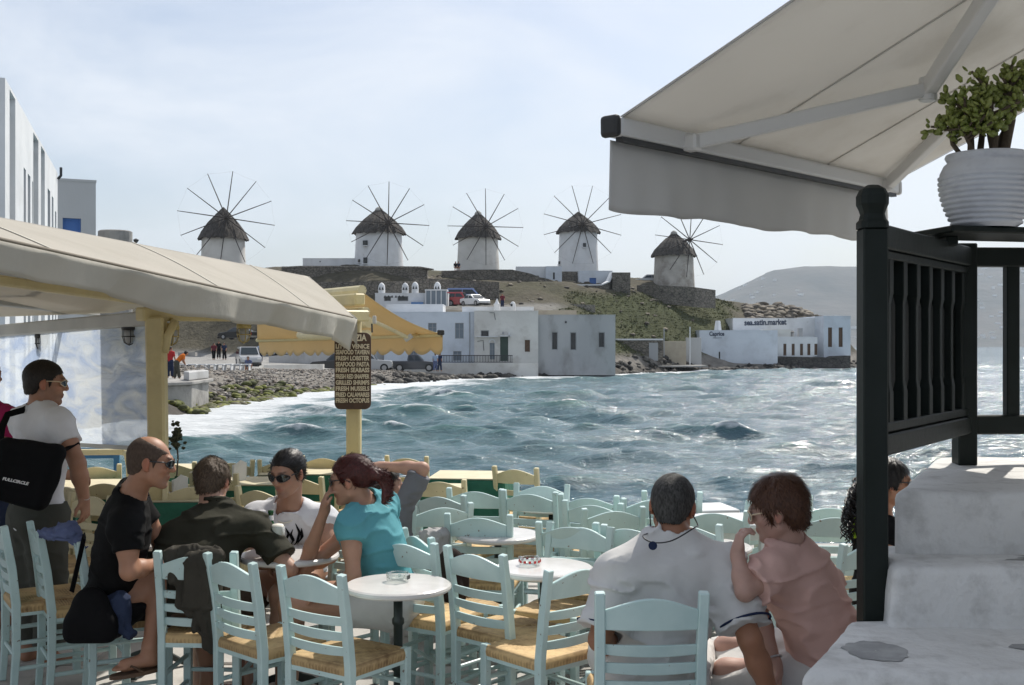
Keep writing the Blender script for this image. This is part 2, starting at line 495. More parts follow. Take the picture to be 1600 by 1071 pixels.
# land as one height field through surveyed points: (pixel x, distance, height)
CP = []
for x, D in SHORE:
    CP += [(x, D, SEA - .05), (x, D - 9, SEA - 2.0)]
CP += [(290, 63, .0), (400, 80, -.15), (520, 95, -.45), (620, 105, -.5), (740, 111, -.45), (850, 114, -.45), (960, 124, -.6), (1090, 144, -.5), (1215, 149, -.7), (1330, 157, -.4),
       (200, 60, .1), (100, 60, .2), (300, 90, .2), (343, 111, .45), (430, 104, .2), (520, 108, -.2), (640, 110, -.5), (250, 120, 1.0), (330, 140, 1.9), (440, 128, 1.0), (100, 100, 1.2), (20, 130, 3.5), (200, 150, 5.0),
       (640, 123, 5.9), (720, 124, 6.0), (800, 124, 5.6), (880, 126, 5.0), (720, 136, 6.3), (640, 130, 6.1), (560, 128, 5.4), (500, 124, 4.0),
       (480, 136, 9.6), (560, 134, 9.5), (660, 136, 9.5), (720, 146, 9.9), (800, 141, 8.6), (880, 140, 7.6),
       (349, 152, 10.2), (592, 142, 11.6), (592, 152, 11.8), (746, 161, 12.5), (746, 172, 12.5), (680, 153, 11.4), (820, 157, 11.6), (903, 169, 12.7), (903, 180, 12.7), (900, 158, 10.7), (960, 157, 10.3), (1053, 164, 10.4), (1053, 175, 10.4), (1000, 160, 9.9),
       (960, 140, 5.6), (970, 132, 2.4), (1000, 148, 7.6), (1040, 148, 6.0), (1020, 141, 3.2), (1060, 145, 3.2), (1100, 150, 3.6), (1110, 162, 8.0), (1140, 158, 5.0), (1090, 155, 6.0), (1180, 166, 5.4), (1230, 170, 6.2), (1275, 172, 5.9), (1300, 172, 4.0), (1330, 172, 1.8), (1345, 172, .2),
       (480, 190, 11.5), (349, 185, 10.2), (700, 200, 12), (900, 205, 12), (1050, 200, 9.8), (1200, 195, 4), (1300, 190, 1), (200, 200, 9), (0, 180, 7), (900, 250, 8), (600, 260, 9), (1200, 250, -2), (1330, 210, -2.0), (300, 260, 8), (1400, 200, -3), (1420, 165, -3)]
CPA = np.array([(gx(x, D), D, z) for x, D, z in CP])
def _tps_fit(P):
    n = len(P); d2 = ((P[:, None, :2] - P[None, :, :2]) ** 2).sum(-1)
    K = .5 * d2 * np.log(d2 + 1e-9) + np.eye(n) * 6.0
    A = np.zeros((n + 3, n + 3)); A[:n, :n] = K; A[:n, n] = 1; A[:n, n + 1:] = P[:, :2]; A[n, :n] = 1; A[n + 1:, :n] = P[:, :2].T
    return np.linalg.solve(A, np.concatenate([P[:, 2], [0, 0, 0]]))
TW = _tps_fit(CPA)
def land_z(X, Y):
    X = np.asarray(X, float); Y = np.asarray(Y, float); r = TW[-3] + TW[-2] * X + TW[-1] * Y
    for (x, y, _), w in zip(CPA, TW[:-3]):
        d2 = (X - x) ** 2 + (Y - y) ** 2
        r = r + w * .5 * d2 * np.log(d2 + 1e-9)
    return r
def lz(x, y): return float(land_z(np.array([x]), np.array([y]))[0])

def build_land():
    xs = np.arange(-75, 68, .55); ys = np.arange(38, 250, .55)
    X, Y = np.meshgrid(xs, ys); Z = land_z(X, Y)
    PX = 800 + X / Y * FPX
    slope = np.hypot(*np.gradient(Z, .55))
    street = sstep(1.4, .6, Z) * sstep(-6.5, -9, shore_dist(X, Y)) * sstep(980, 930, PX)
    road = sstep(.9, .4, np.abs(Z - 6.1)) * sstep(500, 560, PX) * sstep(900, 860, PX) * sstep(145, 140, Y) * .6
    rough = (1 - np.maximum(street, road)) * sstep(-3, 0, Z - SEA)
    Z = Z + rough * (.55 * fbm(X / 7, Y / 7, o=4, s=2) + .22 * fbm(X / 1.6, Y / 1.6, o=3, s=9)) * sstep(.02, .3, slope + .1)
    # terraces: thin ledges step the hillside
    ny, nx = X.shape; idx = np.arange(ny * nx).reshape(ny, nx)
    F = np.stack([idx[:-1, :-1], idx[:-1, 1:], idx[1:, 1:], idx[1:, :-1]], -1).reshape(-1, 4)
    # vegetated slope between the houses, pale dry ground above, pebbles by the water, paving on the street
    g = sstep(860, 930, PX + 40 * fbm(X / 6, Y / 6, o=3, s=4)) * sstep(1165, 1120, PX + 25 * fbm(X / 4, Y / 4, o=3, s=6)) * sstep(9.4, 8.0, Z + .8 * fbm(X / 3, Y / 3, o=3, s=8)) * sstep(.2, 1.2, Z)
    g = np.maximum(g, .28 * sstep(.1, .45, fbm(X / 9, Y / 9, o=4, s=12)) * sstep(1.5, 4, Z))
    n1 = .5 + .5 * fbm(X / 5, Y / 5, o=5, s=21)
    dry = np.array([.105, .093, .068]) * (1 - n1[..., None]) + np.array([.060, .056, .042]) * n1[..., None]
    pale = np.array([.17, .152, .12])
    pl = sstep(.25, .6, fbm(X / 8, Y / 3.5, o=4, s=31)) * sstep(8.5, 10, Z)
    rk = sstep(1165, 1200, PX) * sstep(3, 5, Z)
    col = dry * (1 - pl[..., None]) + pale * pl[..., None]
    col = col * (1 - rk[..., None] * .8) + np.array([.20, .165, .125]) * rk[..., None] * .8
    gr = np.array([.046, .055, .025]) * (1 - n1[..., None]) + np.array([.078, .080, .042]) * n1[..., None]
    col = col * (1 - g[..., None]) + gr * g[..., None]
    sdist = shore_dist(X, Y)
    peb = sstep(1.2, .3, Z) * sstep(-14, -9, sdist)
    col = col * (1 - peb[..., None]) + np.array([.20, .185, .165]) * peb[..., None]
    wet = sstep(-3.5, -1, sdist) * sstep(0, -.6, Z)
    col = col * (1 - wet[..., None] * .6)
    st = np.array([.27, .265, .255])
    col = col * (1 - street[..., None]) + st * street[..., None]
    col = col * (1 - road[..., None]) + st * .8 * road[..., None]
    m = attr_mat('hillside_ground', None, rough=.95, noise=(.22, 1.3), bump=.6, bscale=2.5, bdist=.25, spec=.1)
    o = np_mesh('hillside', np.stack([X, Y, Z], -1).reshape(-1, 3), F, m)
    cattr(o, 'Col', col.reshape(-1, 3))
    tag(o, kind='structure')
    return X, Y, Z, g
LX, LY, LZ, LG = build_land()

def blob_mesh(seed, n=1, sq=(1, 1, .7), rough=.25):
    """a small irregular stone, unit size"""
    bm = bmesh.new(); bmesh.ops.create_icosphere(bm, subdivisions=n, radius=1)
    r = random.Random(seed)
    for v in bm.verts:
        k = 1 + r.uniform(-rough, rough)
        v.co = Vector((v.co.x * sq[0] * k, v.co.y * sq[1] * k, v.co.z * sq[2] * k))
    V = np.array([v.co for v in bm.verts]); F = np.array([[v.index for v in f.verts] for f in bm.faces]); bm.free()
    return V, F
def scatter(name, pts, sizes, protos, m, cols, seed=0, parent=None, tilt=.3, zs=None):
    rng = np.random.RandomState(seed); VV = []; FF = []; CC = []; n = 0
    for i, (p, s) in enumerate(zip(pts, sizes)):
        V, F = protos[rng.randint(len(protos))]
        a = rng.uniform(0, 6.28); c, sn = math.cos(a), math.sin(a)
        R = np.array([[c, -sn, 0], [sn, c, 0], [0, 0, 1]])
        t = rng.uniform(-tilt, tilt); R2 = np.array([[1, 0, 0], [0, math.cos(t), -math.sin(t)], [0, math.sin(t), math.cos(t)]])
        VV.append((V * s) @ (R2 @ R).T + np.asarray(p)); FF.append(F + n); n += len(V)
        CC.append(np.repeat(np.asarray(cols[rng.randint(len(cols))])[None] * rng.uniform(.75, 1.25), len(V), 0))
    o = np_mesh(name, np.concatenate(VV), np.concatenate(FF), m, parent, smooth=False)
    cattr(o, 'Col', np.concatenate(CC))
    return o

def build_shore_stones():
    rng = np.random.RandomState(3)
    stone_m = attr_mat('shore_stone', None, rough=.8, noise=(.3, 6.), bump=.3, bscale=14., bdist=.05)
    protos = [blob_mesh(k, 1, (1, .8, .55), .2) for k in range(6)]
    gray = [(.21, .195, .175), (.28, .255, .225), (.15, .14, .13), (.26, .215, .18), (.34, .31, .28)]
    # pebble beach
    P = []; Sz = []
    while len(P) < 8500:
        t = rng.uniform(1.6, 6.3); i = int(t); f = t - i
        x = SH[i] * (1 - f) + SH[i + 1] * f
        d = SH[i + 1] - SH[i]; nn = np.array([-d[1], d[0]]) / np.hypot(*d)
        w = rng.uniform(-.8, 9.5); q = x + nn * w
        s = rng.uniform(.045, .135) * (1.5 if w < 2 else 1)
        P.append((q[0], q[1], lz_fast(q[0], q[1]) + s * .2)); Sz.append(s)
    o = scatter('beach_pebbles', P, Sz, protos, stone_m, gray, 1)
    tag(o, 'grey pebbles of the beach below the street', 'pebbles', kind='stuff')
    # weed covered stones at the water's edge
    P = []; Sz = []
    while len(P) < 520:
        t = 1.35 + 3.6 * rng.beta(1.1, 1.6); i = int(t); f = t - i
        x = SH[i] * (1 - f) + SH[i + 1] * f
        d = SH[i + 1] - SH[i]; nn = np.array([-d[1], d[0]]) / np.hypot(*d)
        w = rng.uniform(-1.0, 1.5) * (1 if t < 3.2 else .55); q = x + nn * w
        s = rng.uniform(.12, .34)
        P.append((q[0], q[1], max(lz_fast(q[0], q[1]), SEA - .1) + s * .3)); Sz.append(s)
    o = scatter('algae_stones', P, Sz, [blob_mesh(20 + k, 2, (1, .9, .5), .14) for k in range(4)], stone_m, [(.115, .125, .025), (.085, .095, .022), (.16, .165, .045), (.07, .075, .03), (.12, .11, .07)], 2)
    tag(o, 'stones covered in bright green weed at the edge of the surf', 'stones', kind='stuff')
    # dark rocks under the houses
    P = []; Sz = []
    for _ in range(900):
        t = rng.uniform(5.2, 11.3); i = int(t); f = t - i
        x = SH[i] * (1 - f) + SH[i + 1] * f
        d = SH[i + 1] - SH[i]; nn = np.array([-d[1], d[0]]) / np.hypot(*d)
        w = rng.uniform(-.6, 3.2); q = x + nn * w
        s = rng.uniform(.14, .5)
        P.append((q[0], q[1], max(lz_fast(q[0], q[1]), SEA) + s * .12)); Sz.append(s)
    o = scatter('shore_rocks', P, Sz, [blob_mesh(40 + k, 1, (1.3, .8, .6), .32) for k in range(8)], stone_m, [(.030, .028, .026), (.05, .046, .042), (.022, .022, .020), (.10, .092, .08)], 4)
    tag(o, 'dark wet rocks along the foot of the waterside houses', 'rocks', kind='stuff')
    # outcrop behind the restaurant and loose rocks on the hill
    P = []; Sz = []
    for _ in range(260):
        px = rng.uniform(1165, 1290); D = rng.uniform(164, 175); x = gx(px, D); s = rng.uniform(.25, .85)
        P.append((x, D, lz_fast(x, D) + s * .15)); Sz.append(s)
    for _ in range(160):
        px = rng.uniform(640, 1120); D = rng.uniform(132, 158); x = gx(px, D); s = rng.uniform(.1, .36)
        P.append((x, D, lz_fast(x, D) + s * .1)); Sz.append(s)
    o = scatter('hill_rocks', P, Sz, [blob_mesh(60 + k, 2, (1.3, 1, .6), .2) for k in range(5)], stone_m, [(.13, .11, .085), (.11, .095, .075), (.17, .145, .11), (.09, .078, .065)], 5)
    tag(o, 'weathered brown rocks scattered over the hill', 'rocks', kind='stuff')
def lz_fast(x, y):
    i = int(round((x - LX[0, 0]) / .55)); j = int(round((y - LY[0, 0]) / .55))
    i = min(max(i, 0), LX.shape[1] - 1); j = min(max(j, 0), LX.shape[0] - 1)
    return float(LZ[j, i])
build_shore_stones()

def build_scrub():
    """low green scrub on the slope: tufts of small leaf blades"""
    rng = np.random.RandomState(11)
    g = LG.ravel(); X = LX.ravel(); Y = LY.ravel(); Z = LZ.ravel()
    ok = np.where((g > .35) & (Y < 176) & (Y > 120))[0]
    pick = rng.choice(ok, 6000)
    V = []; F = []; C = []; n = 0
    for i in pick:
        base = np.array([X[i] + rng.uniform(-.3, .3), Y[i] + rng.uniform(-.3, .3), Z[i] - .05])
        h = rng.uniform(.08, .22) * (2.2 if rng.rand() < .04 else 1); col = np.array([.072, .082, .034]) * rng.uniform(.85, 1.15) + np.array([.03, .02, 0]) * rng.rand()
        for k in range(7):
            a = rng.uniform(0, 6.28); r = rng.uniform(0, .8) * h * 1.5; d = np.array([math.cos(a), math.sin(a), 0])
            c = base + d * r; w = np.array([-d[1], d[0], 0]) * h * .22; tip = c + d * h * .35 + np.array([0, 0, h * rng.uniform(.5, 1.1)])
            V += [c - w, c + w, tip]; F.append((n, n + 1, n + 2)); n += 3; C += [col * rng.uniform(.7, 1.3)] * 3
    m = attr_mat('scrub_leaf', None, rough=.8, noise=(.2, 4.), bump=0)
    o = np_mesh('slope_scrub', np.array(V), np.array(F), m, smooth=False); cattr(o, 'Col', np.array(C))
    tag(o, 'low green scrub covering the slope above the sea', 'scrub', kind='stuff')
build_scrub()

def build_far_coast():
    """the hills across the bay, two to three kilometres off, with tiny houses"""
    xs = np.linspace(-2600, 3200, 260); ys = np.linspace(2300, 4400, 60)
    X, Y = np.meshgrid(xs, ys)
    PX = 800 + X / Y * FPX
    ridge = np.interp(PX, [-200, 300, 700, 1000, 1060, 1110, 1150, 1200, 1255, 1300, 1340, 1400, 1480, 1600, 1800, 2400], [0, 0, 0, 10, 60, 135, 170, 205, 225, 226, 226, 226, 224, 228, 215, 160])
    prof = sstep(2330, 3300, Y) * (.55 + .45 * sstep(2600, 3500, Y))
    Z = -1.5 + ridge * prof * 1.06 + 26 * fbm(X / 300, Y / 300, o=4, s=3) * prof * (ridge > 5)
    Z = np.where(ridge < 3, -6, Z)
    ny, nx = X.shape; idx = np.arange(ny * nx).reshape(ny, nx)
    F = np.stack([idx[:-1, :-1], idx[:-1, 1:], idx[1:, 1:], idx[1:, :-1]], -1).reshape(-1, 4)
    m = pm('far_hill_ground', (.085, .078, .068), (.045, .050, .045), scale=.008, rough=1, bump=.5, bscale=.01, bdist=20, detail=8)
    o = np_mesh('far_hills', np.stack([X, Y, Z], -1).reshape(-1, 3), F, m); tag(o, kind='structure')
    rng = np.random.RandomState(5); mb = MB(); n = 0
    zi = lambda x, y: Z[min(max(int((y - ys[0]) / (ys[1] - ys[0])), 0), ny - 1), min(max(int((x - xs[0]) / (xs[1] - xs[0])), 0), nx - 1)]
    while n < 170:
        px = rng.choice([rng.normal(1175, 22), rng.normal(1560, 35), rng.uniform(1120, 1620)]); D = rng.uniform(2420, 3300)
        x = gx(px, D); z = zi(x, D)
        if z < 8: continue
        w = rng.uniform(6, 13); mb.box((x, D, z + 2), (w, rng.uniform(6, 10), rng.uniform(6, 9))); n += 1
    o = mb.build('far_houses', pm('far_house_white', (.75, .74, .71), rough=.9), fix=True)
    tag(o, 'tiny white houses dotted over the hazy hills across the bay', 'houses', kind='stuff')
build_far_coast()

def build_haze():
    m = bpy.data.materials.new('haze_air'); m.use_nodes = True
    t = m.node_tree; t.nodes.clear()
    out = t.nodes.new('ShaderNodeOutputMaterial'); v = t.nodes.new('ShaderNodeVolumePrincipled')
    v.inputs['Color'].default_value = (.74, .86, 1, 1); v.inputs['Density'].default_value = HAZE; v.inputs['Anisotropy'].default_value = .2
    t.links.new(v.outputs[0], out.inputs['Volume'])
    o = MB().box2((-9000, -60, -12), (9000, 11500, 330)).build('haze', m)
    tag(o, 'thin sea haze in the air over the bay', 'haze', kind='stuff')
HAZE = .00012
build_haze()

# ------------------------------------------------------------------ materials of the town
pm('whitewash', (.70, .71, .72), (.62, .635, .65), scale=.6, rough=.85, bump=.25, bscale=3., bdist=.06, dirt=(.42, .41, .39), dscale=.5, damt=.35)
pm('blue_whitewash', (.60, .645, .70), (.54, .585, .645), scale=.5, rough=.85, bump=.25, bscale=3., bdist=.06, dirt=(.40, .41, .42), dscale=.5, damt=.4)
pm('cream_whitewash', (.66, .65, .61), (.58, .565, .53), scale=.5, rough=.9, bump=.3, bscale=3., bdist=.06, dirt=(.36, .33, .29), dscale=.6, damt=.5)
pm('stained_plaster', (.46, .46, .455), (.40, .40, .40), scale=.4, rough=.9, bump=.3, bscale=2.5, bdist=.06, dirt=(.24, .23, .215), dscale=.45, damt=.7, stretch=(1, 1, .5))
pm('mill_plaster', (.64, .625, .59), (.56, .545, .51), scale=.5, rough=.9, bump=.3, bscale=3., bdist=.06, dirt=(.38, .35, .31), dscale=.4, damt=.5)
pm('worn_mill_plaster', (.50, .475, .43), (.36, .335, .30), scale=.7, rough=.9, bump=.5, bscale=2.5, bdist=.1, dirt=(.20, .175, .15), dscale=.5, damt=.85)
pm('thatch', (.045, .040, .036), (.095, .085, .075), scale=2.2, rough=1, bump=1., bscale=6., bdist=.15, stretch=(2, 2, .35))
pm('thatch_tip', (.42, .41, .38), (.28, .27, .25), scale=2, rough=1)
pm('sail_pole', (.045, .035, .03), rough=.8)
pm('window_dark', (.02, .022, .025), rough=.15)
pm('window_blue_grey', (.16, .20, .24), rough=.4)
pm('shutter_blue', (.045, .13, .36), rough=.6)
pm('door_green', (.03, .06, .045), rough=.5)
pm('frame_grey', (.30, .31, .32), rough=.6)
pm('wood_brown', (.13, .075, .04), (.09, .05, .03), scale=8, rough=.7)
pm('iron_dark', (.03, .032, .035), rough=.5)
pm('sign_ink', (.05, .065, .10), rough=.8)
pm('concrete', (.34, .33, .31), (.26, .25, .24), scale=.8, rough=.95, bump=.5, bscale=4, bdist=.05, dirt=(.14, .135, .125), dscale=.8, damt=.7)
pm('tan_board', (.44, .39, .30), (.38, .33, .26), scale=1.5, rough=.9)
def stone_mat(name, c, c2, scale):
    m = pm(name, c, c2, scale=scale * .6, rough=.95, bump=.4, bscale=scale * 4, bdist=.05)
    t = m.node_tree; n = t.nodes; L = t.links
    b = n['Principled BSDF']; v = n.new('ShaderNodeTexVoronoi'); v.feature = 'DISTANCE_TO_EDGE'; v.inputs['Scale'].default_value = scale
    mpn = [k for k in n if k.type == 'MAPPING'][0]; mpn.inputs['Scale'].default_value = (1, 1, 1.7)
    L.new(mpn.outputs[0], v.inputs['Vector'])
    r = n.new('ShaderNodeValToRGB'); r.color_ramp.elements[0].position = 0; r.color_ramp.elements[0].color = (.35, .35, .35, 1); r.color_ramp.elements[1].position = .12; r.color_ramp.elements[1].color = (1, 1, 1, 1)
    L.new(v.outputs['Distance'], r.inputs['Fac'])
    mu = n.new('ShaderNodeMixRGB'); mu.blend_type = 'MULTIPLY'; mu.inputs['Fac'].default_value = 1
    src = b.inputs['Base Color'].links[0].from_socket
    L.new(src, mu.inputs['Color1']); L.new(r.outputs[0], mu.inputs['Color2']); L.new(mu.outputs[0], b.inputs['Base Color'])
    bp = [k for k in n if k.type == 'BUMP'][0]; bp2 = n.new('ShaderNodeBump'); bp2.inputs['Strength'].default_value = .8; bp2.inputs['Distance'].default_value = .08
    L.new(r.outputs[0], bp2.inputs['Height']); L.new(bp.outputs[0], bp2.inputs['Normal']); L.new(bp2.outputs[0], b.inputs['Normal'])
    return m
stone_mat('dry_stone', (.20, .18, .15), (.13, .118, .10), 2.2)
stone_mat('pale_stone', (.34, .31, .265), (.24, .22, .19), 2.6)

# ------------------------------------------------------------------ buildings
def panel(w, h, ops, depth=.18):
    """front wall (x right, z up, facing -y) with rectangular openings and their reveals"""
    xs = sorted({0, w, *[o[0] for o in ops], *[o[2] for o in ops]}); zs = sorted({0, h, *[o[1] for o in ops], *[o[3] for o in ops]})
    mb = MB()
    for x0, x1 in zip(xs[:-1], xs[1:]):
        for z0, z1 in zip(zs[:-1], zs[1:]):
            cx, cz = (x0 + x1) / 2, (z0 + z1) / 2
            if any(o[0] < cx < o[2] and o[1] < cz < o[3] for o in ops): continue
            mb.add([(x0, 0, z0), (x1, 0, z0), (x1, 0, z1), (x0, 0, z1)], [(0, 1, 2, 3)])
    for o in ops:
        x0, z0, x1, z1 = o[:4]; d = depth
        mb.add([(x0, 0, z0), (x0, d, z0), (x0, d, z1), (x0, 0, z1)], [(0, 1, 2, 3)])
        mb.add([(x1, 0, z0), (x1, 0, z1), (x1, d, z1), (x1, d, z0)], [(0, 1, 2, 3)])
        mb.add([(x0, 0, z0), (x1, 0, z0), (x1, d, z0), (x0, d, z0)], [(0, 1, 2, 3)])
        mb.add([(x0, 0, z1), (x0, d, z1), (x1, d, z1), (x1, 0, z1)], [(0, 1, 2, 3)])
    return mb
def opening_part(e, o, depth=.18):
    x0, z0, x1, z1, kind = o[:5]; w = x1 - x0; h = z1 - z0; cx = (x0 + x1) / 2; fr = min(.07, w * .12)
    if kind in ('window', 'shutter', 'brown', 'lattice'):
        mb = MB()
        for a, b in (((x0, z0), (x0 + fr, z1)), ((x1 - fr, z0), (x1, z1)), ((x0 + fr, z0), (x1 - fr, z0 + fr)), ((x0 + fr, z1 - fr), (x1 - fr, z1))):
            mb.box2((a[0] + .003, depth * .55, a[1] + .003), (b[0] - .003, depth * .9, b[1] - .003))
        if kind in ('window', 'brown'): mb.box2((cx - fr / 2, depth * .56, z0 + fr), (cx + fr / 2, depth * .88, z1 - fr))
        if kind == 'window' and h > .8: mb.box2((x0 + fr, depth * .57, z0 + h * .6), (x1 - fr, depth * .86, z0 + h * .6 + fr * .7))
        wnd = mb.build('window', MAT[{'window': 'frame_grey', 'shutter': 'shutter_blue', 'brown': 'wood_brown', 'lattice': 'frame_grey'}[kind]], e)
        MB().box2((x0, depth * .8, z0), (x1, depth, z1)).build('pane' if kind != 'shutter' else 'shutter_leaf', MAT[{'window': 'window_blue_grey', 'shutter': 'shutter_blue', 'brown': 'wood_brown', 'lattice': 'window_dark'}[kind]], wnd)
    elif kind == 'door':
        d = MB().box2((x0, depth * .7, z0), (x1, depth, z1)).box2((cx - .02, depth * .6, z0), (cx + .02, depth * .7, z1)).build('door', MAT[o[5] if len(o) > 5 else 'door_green'], e)
        MB().box((cx + w * .18, depth * .55, z0 + h * .48), (.04, .06, .14)).build('handle', MAT['iron_dark'], d)
    else:
        MB().box2((x0, depth * .75, z0), (x1, depth, z1)).build('window', MAT['window_dark'], e)
def house(name, label, cat, x0, x1, yt, yb, D, depth, wall, ops=(), par=.25, rz=0, roofm=None, sink=.6, group=None):
    """house front between pixels x0..x1, top yt, foot yb, D metres away"""
    k = D / FPX; w = (x1 - x0) * k; h = (yb - yt) * k
    e = empty(name, at(x0, yb, D), rz, label, cat, group)
    O = [((a - x0) * k, (yb - d) * k, (c - x0) * k, (yb - b) * k, kd, *r) for a, b, c, d, kd, *r in ops]
    mb = panel(w, h, O)
    mb.add([(0, 0, 0), (w, 0, 0), (w, depth, 0), (0, depth, 0), (0, 0, h), (w, 0, h), (w, depth, h), (0, depth, h)], [(1, 2, 6, 5), (2, 3, 7, 6), (3, 0, 4, 7)])
    mb.add([(0, 0, 0), (w, 0, 0), (w, depth, 0), (0, depth, 0), (0, 0, -sink), (w, 0, -sink), (w, depth, -sink), (0, depth, -sink)], [(0, 4, 5, 1), (1, 5, 6, 2), (2, 6, 7, 3), (3, 7, 4, 0)])
    mb.build('wall', MAT[wall], e)
    r = MB().box2((.2, .2, h - .1 - par * .5), (w - .2, depth - .2, h - par * .5))
    for a, b in (((0, 0), (w, .2)), ((0, depth - .2), (w, depth)), ((0, .2), (.2, depth - .2)), ((w - .2, .2), (w, depth - .2))):
        r.box2((a[0] - .02, a[1] - .02, h - .02), (b[0] + .02, b[1] + .02, h + .06))
    r.build('roof', MAT[roofm or wall], e)
    for o in O: opening_part(e, o)
    return e, k, h

# long waterside terrace, three joined houses
e, k, h = house('waterside_house', 'blue tinged white house with tall windows beside the scalloped orange awning', 'house', 600, 741, 488.5, 568, 111.0, 9, 'blue_whitewash',
    [(669, 505, 682, 524, 'window'), (711, 505, 724.5, 529.5, 'window'), (708, 549, 721, 564, 'window'), (640, 549, 652, 566, 'window')])
MB().tube([(.25 + 130 * k, -.06, 0), (.25 + 130 * k, -.06, h)], .05, 6).build('drainpipe', MAT['frame_grey'], e)
e, k, h = house('waterside_house', 'cream white house with a dark green door and an arched porch window', 'house', 741, 841, 486.5, 568, 110.6, 9, 'cream_whitewash',
    [(751, 516.5, 764, 526.5, 'lattice'), (765, 536, 773, 562, 'window'), (781.5, 526.5, 794, 564.5, 'door'), (820, 531.5, 828, 550, 'brown')])
MB().box2((1 * k, -.35, 41 * k), (37 * k, 0, 42 * k)).build('ledge', MAT['whitewash'], e)
mb = MB(); a = [(Vector((28 * k + 4.6 * k * math.cos(t), -.06, 32 * k + 5 * k * math.sin(t)))) for t in np.linspace(0, math.pi, 9)]
mb.path(a, .1, .08, up=(0, 1, 0)); mb.build('arch_moulding', MAT['whitewash'], e)
mb = MB().box2((53.5 * k, -.8, 3), (55.5 * k, 0, 42 * k)).box2((40 * k, -.8, 42 * k), (58 * k, 0, 43.5 * k)); mb.build('porch', MAT['whitewash'], e)
for q in ([(5, 34), (14, 36), (15, 20)], [(24, 79), (31, 79), (33, 68)]):
    MB().tube([(a * k, -.05, b * k) for a, b in q], .025, 5).build('cable', MAT['iron_dark'], e)
MB().lathe([(.10, 0), (.10, .02), (.06, .12), (.06, .2)], 8, (45 * k, -.12, 46 * k)).build('door_lamp', MAT['frame_grey'], e)
e, k, h = house('waterside_house', 'grey stained plain house with three narrow windows at the water', 'house', 841, 961.5, 493, 577, 111.2, 9, 'stained_plaster',
    [(862, 519, 871.5, 547, 'lattice'), (891, 519.5, 900.5, 547.5, 'lattice'), (935, 519.5, 945, 543.5, 'lattice')], par=.1)
MB().lathe([(.07, 0), (.09, .1), (.05, .2)], 8, (43 * k, -.08, 72 * k)).build('wall_lamp', MAT['iron_dark'], e)
# quay parapet with railing in front of the doors
e = empty('railed_terrace', at(600, 583, 108.5), 0, 'low whitewashed quay terrace carrying a dark baluster railing', 'terrace')
k = 108.5 / FPX
MB().box2((0, 0, -.5), (241 * k, 2.1, 15 * k)).build('base', MAT['cream_whitewash'], e)
MB().box2((85 * k, .05, 26.5 * k), (201 * k, .15, 27.8 * k)).build('handrail', MAT['iron_dark'], e)
MB().box2((85 * k, .05, 16.2 * k), (201 * k, .12, 17.2 * k)).build('bottom_rail', MAT['iron_dark'], e)
for i in range(48):
    MB().box((85 * k + i * 2.44 * k + .02, .09, 21.8 * k), (.055, .05, 9.4 * k)).build('baluster', MAT['iron_dark'], e)

# roof terrace house with domed chimneys
e, k, h = house('chimney_house', 'small white upper house with four domed chimneys and a glazed sun room', 'house', 586, 700, 459, 480, 127, 7, 'whitewash', [(600, 463, 611, 471, 'lattice'), (621, 463, 638, 471, 'lattice')], par=.05)
for cx, dy in ((595.5, 0), (632.5, 0), (648, 3.5), (683, 3.5)):
    w = 5.4 * k; z0 = (480 - 462) * k; z1 = (480 - 450 + dy * .4) * k
    c = MB().lathe([(w, z0), (w, z1), (w * .9, z1 + .28), (w * .55, z1 + .5), (.05, z1 + .6)], 14, ((cx - 586) * k, .55, 0)).build('chimney', MAT['whitewash'], e, smooth=False)
    for s in (-1, 1):
        x = (cx - 586) * k + s * w * .42
        MB().prism([(x - .12, .12, z1 - .22), (x + .12, .12, z1 - .22), (x, .12, z1 + .12)], (0, .1, 0)).build('smoke_slot', MAT['window_dark'], c)
for i, x in enumerate((602, 607.5, 613, 619, 624.5, 630)):
    MB().prism([((x - 588) * k - .05, -.02, 14.6 * k), ((x - 588 + 3.6) * k, -.02, 14.6 * k), ((x - 588 + 1.8) * k, -.02, 18.6 * k)], (0, .1, 0)).build('roof_vent', MAT['window_dark'], e)
sr = MB(); x0, x1 = (666 - 586) * k, (698 - 586) * k
for x in np.linspace(x0, x1, 5): sr.box2((x - .05, -.75, 0), (x + .05, -.65, 25 * k))
sr.box2((x0 - .1, -.78, 25 * k), (x1 + .1, 1.5, 27 * k)); sr = sr.build('sun_room_frame', MAT['whitewash'], e)
for x, xx in zip(np.linspace(x0, x1, 5)[:-1], np.linspace(x0, x1, 5)[1:]): MB().box2((x + .05, -.71, .1), (xx - .05, -.69, 25 * k)).build('pane', MAT['window_blue_grey'], sr)
MB().box2(((643.5 - 586) * k, -.9, 0), ((662 - 586) * k, -.2, 7.2 * k)).build('blue_bin', pm('bin_blue', (.10, .22, .45), rough=.6), e)
